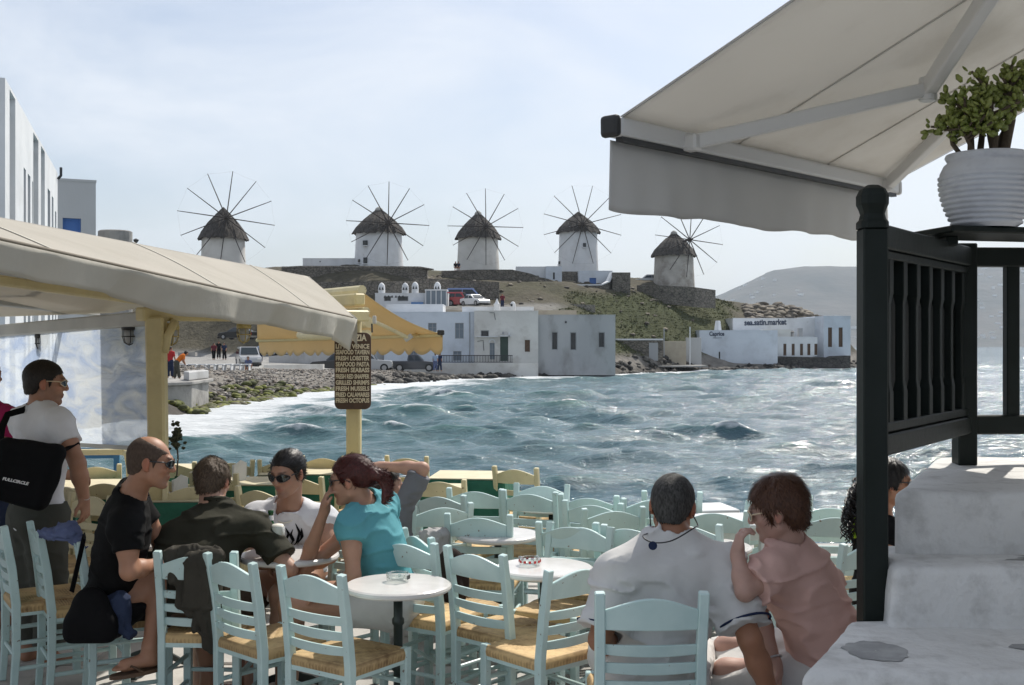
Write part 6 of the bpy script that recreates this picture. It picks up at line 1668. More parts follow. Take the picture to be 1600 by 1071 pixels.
class Grid:
    def __init__(s, prims, h, inf=0, pad=.03):
        lo = np.min([prim_box(p, inf)[0] for p in prims], 0) - pad; hi = np.max([prim_box(p, inf)[1] for p in prims], 0) + pad
        s.h = h; s.lo = lo; s.n = np.ceil((hi - lo) / h).astype(int) + 1
        s.F = np.full(s.n, .2, np.float32); s.ax = [(lo[i] + h * np.arange(s.n[i])).astype(np.float32) for i in range(3)]
    def sub(s, lo, hi):
        i0 = np.clip(np.floor((lo - s.lo) / s.h).astype(int), 0, s.n - 1); i1 = np.clip(np.ceil((hi - s.lo) / s.h).astype(int) + 1, 1, s.n)
        sl = tuple(slice(a, b) for a, b in zip(i0, i1))
        return sl, s.ax[0][sl[0]][:, None, None], s.ax[1][sl[1]][None, :, None], s.ax[2][sl[2]][None, None, :]
    def union(s, prims, inf=0):
        for p in prims:
            lo, hi = prim_box(p, inf); m = p['k'] + 4 * s.h
            sl, X, Y, Z = s.sub(lo - m, hi + m)
            if 0 in s.F[sl].shape: continue
            d = prim_d(p, X, Y, Z, inf); f = s.F[sl]; k = max(p['k'], 1e-4)
            hh = np.maximum(k - np.abs(f - d), 0) / k
            s.F[sl] = np.minimum(f, d) - hh * hh * k * .25
    def minus(s, prims, k=.004, inf=0):
        for p in prims:
            lo, hi = prim_box(p, inf); sl, X, Y, Z = s.sub(lo - .03, hi + .03)
            if 0 in s.F[sl].shape: continue
            d = -prim_d(p, X, Y, Z, inf); f = s.F[sl]; hh = np.maximum(k - np.abs(f - d), 0) / k
            s.F[sl] = np.maximum(f, d) + hh * hh * k * .25
    def plane(s, o, n):       # keeps the side against n
        X, Y, Z = s.ax[0][:, None, None], s.ax[1][None, :, None], s.ax[2][None, None, :]
        s.F = np.maximum(s.F, ((X - o[0]) * n[0] + (Y - o[1]) * n[1] + (Z - o[2]) * n[2]).astype(np.float32))
    def wrinkle(s, amp, freq, seed=0, aniso=(1, 1, 1), ridge=False):
        idx = np.nonzero(np.abs(s.F) < amp * 2 + s.h * 2)
        x, y, z = s.ax[0][idx[0]], s.ax[1][idx[1]], s.ax[2][idx[2]]
        w = .5 * vnoise(x * 3, y * 3, z * 3, seed + 50)
        q = fbm(x * freq * aniso[0] + w, y * freq * aniso[1] + w, z * freq * aniso[2] + w, o=2, s=seed)
        if ridge: q = np.maximum(1 - np.abs(q) * 4.0, 0) ** 1.5
        s.F[idx] -= (amp * q).astype(np.float32)
    def mesh(s):
        F = s.F; n = F.shape; S_ = F < 0
        c = [F[i:n[0] - 1 + i, j:n[1] - 1 + j, k:n[2] - 1 + k] for i in (0, 1) for j in (0, 1) for k in (0, 1)]
        cnt = sum((x < 0).astype(np.int8) for x in c); act = (cnt > 0) & (cnt < 8)
        I = np.argwhere(act); vid = np.full(act.shape, -1, np.int32); vid[act] = np.arange(len(I))
        cv = np.stack([x[act] for x in c], 1)
        co = np.array([(i, j, k) for i in (0, 1) for j in (0, 1) for k in (0, 1)], float)
        acc = np.zeros((len(I), 3)); m = np.zeros(len(I))
        for a in range(8):
            for b in range(a + 1, 8):
                if np.abs(co[a] - co[b]).sum() != 1: continue
                x = (cv[:, a] < 0) != (cv[:, b] < 0); t = np.where(x, cv[:, a] / (cv[:, a] - cv[:, b] + 1e-12), 0)
                acc += np.where(x[:, None], co[a] + t[:, None] * (co[b] - co[a]), 0); m += x
        V = (I + acc / m[:, None]) * s.h + s.lo
        Q = []
        for ax in range(3):
            u, v = (ax + 1) % 3, (ax + 2) % 3
            sl0 = [slice(1, -1)] * 3; sl1 = [slice(1, -1)] * 3; sl0[ax] = slice(0, -1); sl1[ax] = slice(1, None)
            A, B = S_[tuple(sl0)], S_[tuple(sl1)]; E = np.argwhere(A != B)
            if not len(E): continue
            fl = A[tuple(E.T)]; off = np.ones(3, int); off[ax] = 0; P = E + off
            def g(du, dv): q = P.copy(); q[:, u] += du; q[:, v] += dv; return vid[q[:, 0], q[:, 1], q[:, 2]]
            q = np.stack([g(-1, -1), g(0, -1), g(0, 0), g(-1, 0)], 1); q[~fl] = q[~fl][:, ::-1]; Q.append(q)
        Q = np.concatenate(Q); Q = Q[(Q >= 0).all(1)]
        return V, Q
def to_obj(G, name, m, parent, col=None, dec=.4):
    V, Q = G.mesh(); o3 = npv(wm(parent).translation)
    o = np_mesh(name, V - o3, Q, m, None, True)
    if dec < 1:
        md = o.modifiers.new('d', 'DECIMATE'); md.ratio = dec
        COL.objects.unlink(o); me = baked(o); COL.objects.link(o); old = o.data; o.modifiers.clear(); o.data = me; bpy.data.meshes.remove(old); me.name = name
        me.polygons.foreach_set('use_smooth', [True] * len(me.polygons))
    if col is not None:
        co = np.empty(len(o.data.vertices) * 3, np.float32); o.data.vertices.foreach_get('co', co); co = co.reshape(-1, 3) + o3
        cattr(o, 'Col', col(co))
    o.parent = parent
    return o

# cloth, skin and hair
attr_mat('skin', None, rough=.52, noise=(.10, 14.), bump=.12, bscale=160., bdist=.002, spec=.4)
MAT['skin'].node_tree.nodes['Principled BSDF'].inputs['Subsurface Weight'].default_value = .06
def cloth_mat(name, c, var=.12, weave=.2, rough=.85, trans=0):
    c2 = tuple(x * (1 - var) for x in c)
    return pm(name, c, c2, scale=5, rough=rough, bump=weave, bscale=30, bdist=.012, trans=trans, spec=.18)
cloth_mat('white_tee', (.74, .74, .76)); cloth_mat('grey_white_polo', (.60, .59, .575)); cloth_mat('black_tee', (.0045, .0045, .005), .3); cloth_mat('olive_tee', (.036, .035, .024), .2)
cloth_mat('turquoise_top', (.11, .34, .39)); cloth_mat('grey_tee', (.17, .175, .19)); cloth_mat('pink_top', (.64, .41, .355)); cloth_mat('khaki', (.075, .075, .062)); cloth_mat('olive_jacket', (.055, .05, .040), .25)
cloth_mat('white_shorts', (.66, .65, .63)); cloth_mat('black_cloth', (.0045, .0045, .0055)); cloth_mat('denim', (.13, .16, .29), .35); cloth_mat('dark_denim', (.035, .05, .10), .3); cloth_mat('brown_shorts', (.09, .065, .045)); cloth_mat('magenta_cloth', (.34, .02, .10)); cloth_mat('navy', (.02, .03, .07)); cloth_mat('red_cloth', (.42, .03, .03)); cloth_mat('orange_vest', (.62, .16, .02)); cloth_mat('sky_shirt', (.33, .42, .56)); cloth_mat('grey_coat', (.42, .41, .40), .2); cloth_mat('maroon', (.12, .02, .03))
pm('lens_dark', (.008, .008, .012), rough=.06, spec=.8); pm('glasses_frame', (.02, .02, .022), rough=.35); pm('cream_frame', (.62, .50, .34), rough=.4); pm('neon_strap', (.55, .8, .05), rough=.6)
def hair_mat(name, c, c2, rough=.5):
    m = pm(name, c, c2, scale=140, rough=rough, bump=.5, bscale=220, bdist=.004, spec=.35, stretch=(1, 1, .4)); return m
hair_mat('hair_dark', (.010, .007, .005), (.024, .017, .012)); hair_mat('hair_brown', (.06, .040, .025), (.14, .098, .065), .65); hair_mat('hair_auburn', (.055, .022, .012), (.105, .045, .022)); hair_mat('hair_redbrown', (.045, .012, .010), (.10, .022, .018), .4); hair_mat('hair_grey', (.022, .021, .019), (.075, .072, .068), .75); hair_mat('hair_black', (.008, .007, .007), (.02, .017, .016), .35); hair_mat('hair_cropped', (.055, .036, .026), (.085, .058, .042), .8)

def azf(az): a = rad(az); return V3(math.sin(a), math.cos(a), 0)
def azr(az): a = rad(az); return V3(math.cos(a), -math.sin(a), 0)
def unit(v): v = npv(v); return v / (np.linalg.norm(v) + 1e-12)
def head_frame(c, az, pitch=0, roll=0):
    """columns: right, forward, up"""
    f, r, u = azf(az), azr(az), V3(0, 0, 1)
    p = rad(pitch); f2 = f * math.cos(p) + u * math.sin(p); u2 = u * math.cos(p) - f * math.sin(p)
    q = rad(roll); r3 = r * math.cos(q) + u2 * math.sin(q); u3 = u2 * math.cos(q) - r * math.sin(q)
    return npv(c), np.stack([r3, f2, u3], 1)
def hpt(H, x, y, z, s=1): return H[0] + H[1] @ (V3(x, y, z) * s)
def head_prims(H, s=1.0, fem=False):
    R = H[1]; P = lambda x, y, z: hpt(H, x, y, z, s); w = .94 if fem else 1.0
    L = [el(P(0, -.018, .030), V3(.074 * w, .094, .084) * s, R, .02), el(P(0, .028, -.022), V3(.060 * w, .062, .088) * s, R, .03),
         rc(P(-.046 * w, .005, -.058), P(-.012, .062, -.094), .020 * s, .018 * s, .025), rc(P(.046 * w, .005, -.058), P(.012, .062, -.094), .020 * s, .018 * s, .025),
         el(P(0, .074, -.098), V3(.020, .015, .015) * s, R, .015), rc(P(-.030, .080, .026), P(.030, .080, .026), .012 * s, .012 * s, .015),
         rc(P(0, .086, .020), P(0, .104, -.020), .0095 * s, .0115 * s, .014), el(P(0, .103, -.026), V3(.0145 * w, .0115, .0095) * s, R, .012),
         el(P(-.040 * w, .058, -.022), V3(.020, .020, .018) * s, R, .02), el(P(.040 * w, .058, -.022), V3(.020, .020, .018) * s, R, .02),
         el(P(0, .084, -.0565), V3(.023 * w, .012, .0065) * s, R, .008), el(P(0, .0825, -.0685), V3(.019 * w, .012, .007) * s, R, .008)]
    for q in (-1, 1):
        L += [el(P(q * .077 * w, -.012, -.006), V3(.008, .020, .031) * s, R @ np.array(Euler((0, 0, q * -.35)).to_matrix()), .008), el(P(q * .074 * w, -.004, -.030), V3(.008, .011, .012) * s, R, .008)]
    return L
def hand_prims(wrist, d, n, s=1.0, curl=.5, side=1, spread=.12, thumb=.7):
    """d: pointing direction of the hand, n: out of the palm, side=+1 when the thumb lies toward d x n"""
    d = unit(d); n = npv(n) - d * float(npv(n) @ d); n = unit(n); x = np.cross(d, n) * side; W_ = npv(wrist); L = []
    pc = W_ + d * .045 * s
    L += [el(pc, V3(.040, .050, .0155) * s, np.stack([x, d, n], 1), .02), rc(W_ - d * .01, W_ + d * .03 * s, .024 * s, .024 * s, .02)]
    for i, (o, ln) in enumerate(((.030, .070), (.010, .078), (-.010, .073), (-.029, .058))):
        b = W_ + d * .085 * s + x * o * s; dd = unit(d + x * (o / .03) * spread); cur = 0; p = b - dd * .012 * s; seg = (.45, .32, .25); r0 = .0088 * s
        q = p
        for j, fr in enumerate(seg):
            cur += curl * (.75, 1.0, .8)[j]; v = dd * math.cos(cur) + n * math.sin(cur); e_ = q + v * ln * fr * 1.1 * s
            L.append(rc(q, e_, r0 * (1 - .08 * j), r0 * (1 - .08 * (j + 1)), .005)); q = e_
    tb = W_ + d * .022 * s + x * .026 * s; t1 = tb + unit(d * .75 + x * thumb + n * .35) * .045 * s; t2 = t1 + unit(d * .95 + x * (.15 - curl * .3) + n * (.3 + curl * .3)) * .034 * s
    L += [rc(tb, t1, .0135 * s, .0105 * s, .012), rc(t1, t2, .0105 * s, .0085 * s, .006)]
    return L
def foot_prims(ankle, d, s=1.0):
    d = unit(d); A = npv(ankle); u = V3(0, 0, 1); x = unit(np.cross(d, u)); L = [rc(A, A - u * .05 * s + d * -.02, .036 * s, .034 * s, .03), rc(A - u * .055 * s, A - u * .062 * s + d * .12 * s, .034 * s, .030 * s, .03)]
    for i, o in enumerate((-.028, -.013, .0, .012, .023)): b = A - u * .068 * s + d * .12 * s + x * o * s; L.append(rc(b, b + d * (.055 - .008 * abs(i - 1)) * s, .0105 * s, .0085 * s, .008))
    return L

class Fig:
    """skeleton in world space; builds body, clothes, hair as children of one empty"""
    def __init__(s, label, base, P, N, az, head, haz, hp=0, hr=0, saz=None, build=1.0, fem=False, sh=None, hs=1.0):
        s.e = empty('person', base, 0, label, 'person'); s.P, s.N = npv(P), npv(N); s.up = unit(s.N - s.P); s.b = build; s.fem = fem; s.hs = hs
        saz = az if saz is None else saz
        r = azr(saz); s.R = unit(r - s.up * float(r @ s.up)); s.f = np.cross(s.up, s.R); r0 = azr(az); s.R0 = unit(r0 - s.up * float(r0 @ s.up)); s.f0 = np.cross(s.up, s.R0)
        s.H = head_frame(head, haz, hp, hr); w = (.165 if fem else .185) * build
        s.S = {q: s.N - s.up * .045 + s.R * w * (1 if q == 'R' else -1) for q in 'LR'}
        if sh:
            for q, v in sh.items(): s.S[q] = npv(v)
        s.arm = {}; s.leg = {}
        hw = .085 if not fem else .09
        s.Hp = {q: s.P + s.R0 * hw * (1 if q == 'R' else -1) - V3(0, 0, .02) for q in 'LR'}
    def arms(s, **k):
        for q, (e_, w_, hd, pn, curl) in k.items(): s.arm[q] = (npv(e_), npv(w_), npv(hd), npv(pn), curl)
    def legs(s, **k):
        for q, (kn, an, fd) in k.items(): s.leg[q] = (npv(kn), npv(an), npv(fd))
    def torso(s, inf=0):
        b = s.b; Rm = np.stack([s.R, s.f, s.up], 1); R0 = np.stack([s.R0, s.f0, s.up], 1); L = np.linalg.norm(s.N - s.P); f = L / .50; fm = s.fem
        T = [el(s.P, V3(.165 if not fm else .175, .12, .12) * b, R0, .04), el(s.P + s.up * .17 * f, V3(.140 if not fm else .125, .100, .15 * f) * b, R0, .06), el(s.P + s.up * .33 * f - s.f * .0, V3(.158 if not fm else .135, .108, .17 * f) * b, Rm, .06)]
        T += [rc(s.S['L'] - s.up * .01, s.S['R'] - s.up * .01, .062 * b, .062 * b, .06), rc(s.N + s.up * .035, s.S['L'] * .72 + s.N * .28, .046 * b, .040 * b, .045), rc(s.N + s.up * .035, s.S['R'] * .72 + s.N * .28, .046 * b, .040 * b, .045)]
        if fm: T += [el(s.P + s.up * .33 * f + s.f * .085 + s.R * q * .068, V3(.058, .055, .058), Rm, .04) for q in (-1, 1)]
        return T
    def arm_prims(s, q):
        e_, w_ = s.arm[q][:2]; b = s.b * (.86 if s.fem else 1)
        return [rc(s.S[q], e_, .052 * b, .039 * b, .04), rc(s.S[q] * .7 + e_ * .3, e_ * .5 + s.S[q] * .5, .049 * b, .045 * b, .03), rc(e_, e_ * .6 + w_ * .4, .039 * b, .040 * b, .02), rc(e_ * .65 + w_ * .35, w_, .040 * b, .026 * b, .02)]
    def leg_prims(s, q):
        kn, an = s.leg[q][:2]; b = s.b
        return [rc(s.Hp[q], kn, .088 * b, .058 * b, .05), rc(kn, kn * .68 + an * .32, .056 * b, .054 * b, .03), rc(kn * .7 + an * .3, an, .054 * b, .034 * b, .03)]
    def body(s, skin, h=.007, blobs=(), extra=(), hand=True, dec=.45, shoes=False):
        pr = s.torso(-.004); hpn = head_prims(s.H, s.hs, s.fem); nb = hpt(s.H, 0, -.028, -.055, s.hs)
        pr += [rc(s.N - s.up * .03, nb, (.060 if not s.fem else .052) * min(s.b, 1.05), (.055 if not s.fem else .046), .03)]
        for q in s.arm: pr += s.arm_prims(q)
        for q in s.leg: pr += s.leg_prims(q) + foot_prims(s.leg[q][1], s.leg[q][2])
        pr += hpn
        if hand:
            for q in s.arm:
                _, w_, hd, pn, cu = s.arm[q]; pr += hand_prims(w_, hd, pn, (.9 if s.fem else 1.0), cu, -1 if q == 'R' else 1)
        pr += list(extra)
        G = Grid(pr, h); G.union(pr)
        for q in (-1, 1): G.minus([el(hpt(s.H, q * .031, .092, .008, s.hs), V3(.015, .010, .009) * s.hs, s.H[1])], .012)
        G.union([el(hpt(s.H, q * .031, .077, .007, s.hs), V3(.0125, .0125, .0125) * s.hs, s.H[1], .003) for q in (-1, 1)])
        c0 = npv(skin)
        def col(co):
            C = np.repeat(c0[None], len(co), 0); lp = (co - s.H[0]) @ s.H[1] / s.hs
            def mixc(w_, c): nonlocal C; C = C * (1 - w_[:, None]) + npv(c)[None] * w_[:, None]
            dl = np.sqrt((lp[:, 0] / .026) ** 2 + ((lp[:, 1] - .095) / .03) ** 2 + ((lp[:, 2] + .0625) / .011) ** 2); mixc(sstep(1.2, .8, dl) * .75, c0 * V3(.85, .55, .52))
            for q in (-1, 1):
                de = np.sqrt(((lp[:, 0] - q * .031) / .012) ** 2 + ((lp[:, 1] - .09) / .02) ** 2 + ((lp[:, 2] - .007) / .006) ** 2); mixc(sstep(1.1, .8, de), (.45, .42, .40))
                di = np.sqrt(((lp[:, 0] - q * .031) / .005) ** 2 + ((lp[:, 1] - .09) / .02) ** 2 + ((lp[:, 2] - .007) / .005) ** 2); mixc(sstep(1.2, .8, di), (.02, .015, .012))
                db = np.sqrt(((lp[:, 0] - q * .032) / .022) ** 2 + ((lp[:, 1] - .088) / .03) ** 2 + ((lp[:, 2] - .030) / .006) ** 2); mixc(sstep(1.2, .7, db) * .7, (.03, .02, .015))
                dk = np.sqrt(((lp[:, 0] - q * .044) / .022) ** 2 + ((lp[:, 1] - .06) / .04) ** 2 + ((lp[:, 2] + .025) / .024) ** 2); mixc(sstep(1.2, .3, dk) * .25, c0 * V3(1.1, .75, .7))
            da = sstep(.074, .080, np.abs(lp[:, 0])) * (np.abs(lp[:, 2] + .005) < .045) * (np.abs(lp[:, 1]) < .05); mixc(da * .6, c0 * V3(1.05, .62, .55))
            for cen, rr, cc, am in blobs:
                dd = np.linalg.norm(lp - npv(cen), axis=1) / rr; mixc(sstep(1.15, .75, dd) * am, cc)
            return np.clip(C, 0, 1)
        s.bodyo = to_obj(G, 'body', MAT['skin'], s.e, col, dec); return s.bodyo
    def top(s, name, m, hem=-.06, sleeve=.6, inf=.013, h=.0075, wr=(.005, 8), neck=.068, seed=1, vneck=0, loose=.0, dec=.4, extra=(), sl_r=.014, noarms=False, fold=(.6, .6, 1.3)):
        pr = s.torso() + list(extra); sl = []
        if loose: pr = pr + [rc(s.P + s.up * (hem + .03), s.P + s.up * .2, .125 * s.b + loose, .12 * s.b, .06)]
        if not noarms:
            for q in s.arm:
                e_, w_ = s.arm[q][:2]; dirn = unit(e_ - s.S[q]); L = np.linalg.norm(e_ - s.S[q])
                if sleeve <= 1:
                    end = s.S[q] + dirn * L * sleeve; b = s.b * (.86 if s.fem else 1); sl.append(rc(s.S[q], end + dirn * .02, .056 * b, .050 * b + sl_r, .045, cut=(end, dirn)))
                else: sl += [rc(s.S[q], e_, .054 * s.b, .044 * s.b + .004, .04), rc(e_, e_ + (w_ - e_) * (sleeve - 1), .046 * s.b, .040, .03)]
        G = Grid(pr + sl, h, inf); G.union(pr, inf); G.union(sl, .004 if sleeve <= 1 else inf)
        G.plane(s.P + s.up * hem, -s.up)
        nb = hpt(s.H, 0, -.028, -.055, s.hs)
        G.minus([rc(s.N - s.up * .0 + s.f * .012, nb, neck, neck + .02, 0)], .006)
        if vneck: G.minus([rc(s.N + s.f * .07, s.N + s.f * .15 - s.up * vneck, .05, .012, 0)], .01)
        G.wrinkle(wr[0] * .8, wr[1] * 2.2, seed, (1, 1, .6)); G.wrinkle(wr[0] * 1.9, wr[1] * 1.35, seed + 7, fold, True)
        o = to_obj(G, name, m, s.e, None, dec); return o
    def pants(s, name, m, frac=1.0, inf=.014, waist=.06, h=.009, seed=3, wr=(.005, 7), dec=.35, flare=.01):
        b = s.b; pr = s.torso()[:1]; sl = []
        for q in s.leg:
            kn, an = s.leg[q][:2]
            if frac <= 1:
                d = unit(kn - s.Hp[q]); end = s.Hp[q] + (kn - s.Hp[q]) * frac; sl.append(rc(s.Hp[q], end + d * .02, .09 * b, .068 * b + flare, .05, cut=(end, d)))
            else:
                d = unit(an - kn); end = kn + (an - kn) * (frac - 1); sl += [rc(s.Hp[q], kn, .09 * b, .066 * b, .05), rc(kn, end + d * .02, .064 * b, .055 + flare, .03, cut=(end, d))]
        G = Grid(pr + sl, h, inf); G.union(pr, inf); G.union(sl, inf); G.plane(s.P + s.up * (waist + .06), s.up); G.wrinkle(wr[0], wr[1] * 2, seed, (1, 1, .7)); G.wrinkle(wr[0] * 1.5, wr[1] * 1.4, seed + 3, (.7, .7, 1.2), True)
        return to_obj(G, name, m, s.e, None, dec)
    def hair(s, m, t=.010, nape=-.068, side=-.02, fore=.062, wr=(.004, 22), h=.005, extra=(), cuts=(), dec=.6, name='hair', vol=(1, 1, 1), ear=True, seed=4, shift=(0, 0, 0), strands=(2600, .022, .3)):
        R = s.H[1]; w = .94 if s.fem else 1; hs = s.hs
        pr = [el(hpt(s.H, shift[0], -.018 + shift[1], .030 + shift[2], hs), (V3(.074 * w, .094, .084) * npv(vol)) * hs, R, .02), el(hpt(s.H, 0, .008, .0, hs), V3(.066 * w, .065, .08) * hs, R, .03), rc(hpt(s.H, 0, -.055, -.03, hs), hpt(s.H, 0, -.05, -.075, hs), .045 * hs, .04 * hs, .03)]
        G = Grid(pr + list(extra), h, t); G.union(pr, t)
        X, Y, Z = G.ax[0][:, None, None] - s.H[0][0], G.ax[1][None, :, None] - s.H[0][1], G.ax[2][None, None, :] - s.H[0][2]
        ly = (X * R[0, 1] + Y * R[1, 1] + Z * R[2, 1]) / hs; lz_ = (X * R[0, 2] + Y * R[1, 2] + Z * R[2, 2]) / hs
        zl = np.interp(ly, [-.11, -.07, -.04, -.025, .0, .022, .034, .05, .09], [nape, nape, nape + .012, -.022, -.012, side, .02, .045, fore])
        G.F = np.maximum(G.F, ((zl - lz_) * .75).astype(np.float32))
        G.minus([el(hpt(s.H, 0, .115, -.035, hs), V3(.075, .085, .082) * hs, R)], .012)
        if ear: G.minus([el(hpt(s.H, q * .082, -.004, -.018, hs), V3(.024, .028, .036) * hs, R) for q in (-1, 1)], .006)
        if cuts: G.minus(list(cuts), .01)
        if extra: G.union(list(extra))
        G.wrinkle(wr[0], wr[1], seed, (1, 1, .5))
        o = to_obj(G, name, m, s.e, None, dec)
        if strands: s.strands(o, m, *strands, seed=seed)
        return o
    def strands(s, o, m, n, L, lift=.25, flow=(0, -.5, -1), wd=.0016, seed=0, toward=None):
        """fine locks lying along the hair surface"""
        rng = np.random.RandomState(seed); me = o.data; nv = len(me.vertices)
        co = np.empty(nv * 3, np.float32); me.vertices.foreach_get('co', co); co = co.reshape(-1, 3).astype(float)
        nr = np.empty(nv * 3, np.float32); me.vertices.foreach_get('normal', nr); nr = nr.reshape(-1, 3).astype(float)
        o3 = npv(wm(o).translation) if o.parent is None else npv(wm(o.parent).translation)
        lp = (co + o3 - s.H[0]) @ s.H[1]
        out = ((co + o3 - s.H[0]) * nr).sum(1) > 0; idx = np.nonzero(out)[0]; i = rng.choice(idx, n)
        f = np.repeat((s.H[1] @ npv(flow))[None], n, 0)
        if toward is not None: f = (s.H[0] + s.H[1] @ npv(toward)) - o3 - co[i]
        elif flow[2] < 0:      # hair falls away from the crown
            cr = s.H[1] @ V3(0, -.04, .115); f = (co[i] + o3 - s.H[0]) - cr; f = f + (s.H[1] @ npv(flow))[None] * .06
        f += rng.normal(0, .25, (n, 3)) * np.linalg.norm(f, axis=1)[:, None]
        N = nr[i]; f = f - N * (f * N).sum(1)[:, None]; f /= np.linalg.norm(f, axis=1)[:, None] + 1e-9; x = np.cross(f, N)
        ll = L * rng.uniform(.6, 1.3, n)[:, None]; p0 = co[i] - N * .001; V = []
        for k, (t, w) in enumerate(((0, 1), (.4, 1), (.75, .8), (1.0, .15))):
            c = p0 + f * ll * t + N * (lift * ll * t * (1 - t * .55)) ; V += [c - x * wd * w, c + x * wd * w]
        V = np.stack(V, 1).reshape(-1, 3); b = np.arange(n)[:, None, None] * 8; F = (b + np.array([[0, 1, 3, 2], [2, 3, 5, 4], [4, 5, 7, 6]])[None]).reshape(-1, 4)
        q = np_mesh('hair_strands', V, F, m, s.e, True); q['kind'] = 'stuff'
    def glasses(s, lens, frame, name='sunglasses', big=1.0, wrap=True):
        hs = s.hs; mb = MB(); P = lambda x, y, z: Vector(hpt(s.H, x, y, z, hs))
        yy = lambda x: .1015 - (10.5 if wrap else 4.5) * max(abs(x) - .012, 0) ** 2
        def edge(q, a): 
            x = .037 + .028 * big * math.cos(a); z = .005 + .0185 * big * math.sin(a) * (1 - .28 * max(math.cos(a), 0) * wrap)
            return x * q, z
        mb.tube([P(-.011, .103, .013), P(0, .107, .015), P(.011, .103, .013)], .0028, 6)
        for q in (-1, 1):
            xo = .065 * big; mb.tube([P(q * xo, yy(xo), .012), P(q * .0745, .055, .013), P(q * .079, .0, .010), P(q * .078, -.022, -.006)], .0034 if wrap else .0028, 6)
            mb.tube([P(x, yy(x) + .001, z) for x, z in (edge(q, a) for a in np.linspace(0, 2 * math.pi, 19))], .0024, 5, cap=False)
        fr = mb.build(name, frame, s.e, world=True, smooth=True)
        for q in (-1, 1):
            rim = [edge(q, a) for a in np.linspace(0, 2 * math.pi, 18, endpoint=False)]; cx, cz = q * .037, .005; vs = [P(cx, yy(cx) + .0015, cz)]
            for k in (.5, 1.0): vs += [P(cx + (x - cx) * k, yy(cx + (x - cx) * k) + .0012, cz + (z - cz) * k) for x, z in rim]
            fs = [(0, 1 + i, 1 + (i + 1) % 18) for i in range(18)] + [(1 + i, 19 + i, 19 + (i + 1) % 18, 1 + (i + 1) % 18) for i in range(18)]
            MB().add(vs, fs).build('lens', lens, fr, world=True, smooth=True)
        return fr
def shifted(o, d): return Vector(o) + Vector(d)

# ------------------------------------------------------------------ the people on the terrace
def chain(pts, r0, r1, k=.02):
    n = len(pts); return [rc(pts[i], pts[i + 1], r0 + (r1 - r0) * i / (n - 1), r0 + (r1 - r0) * (i + 1) / (n - 1), k) for i in range(n - 1)]
def project(o, pts, d):
    """drop points onto a mesh along direction d (all in world space)"""
    M = wm(o); me = o.data; bv = BVHTree.FromPolygons([M @ v.co for v in me.vertices], [tuple(p.vertices) for p in me.polygons]); out = []
    for p in pts:
        h = bv.ray_cast(Vector(p), Vector(d)); out.append(h[0] if h[0] is not None else None)
    return out
SK_TAN = (.36, .185, .115); SK_FAIR = (.44, .255, .18); SK_MED = (.39, .215, .145); SK_DEEP = (.30, .14, .08)
DN = V3(0, 0, -1)
def seat_legs(F, az, kz=.50, reach=.43, spread=.11, shin=.44, foot=None, back=.04):
    f, r = azf(az), azr(az); foot = f if foot is None else foot
    for q, s in (('L', -1), ('R', 1)):
        kn = F.Hp[q] + f * reach + r * s * spread * .5; kn[2] = kz; an = kn - f * back + V3(0, 0, -shin + .03); an[2] = .085
        F.legs(**{q: (kn, an, foot)})

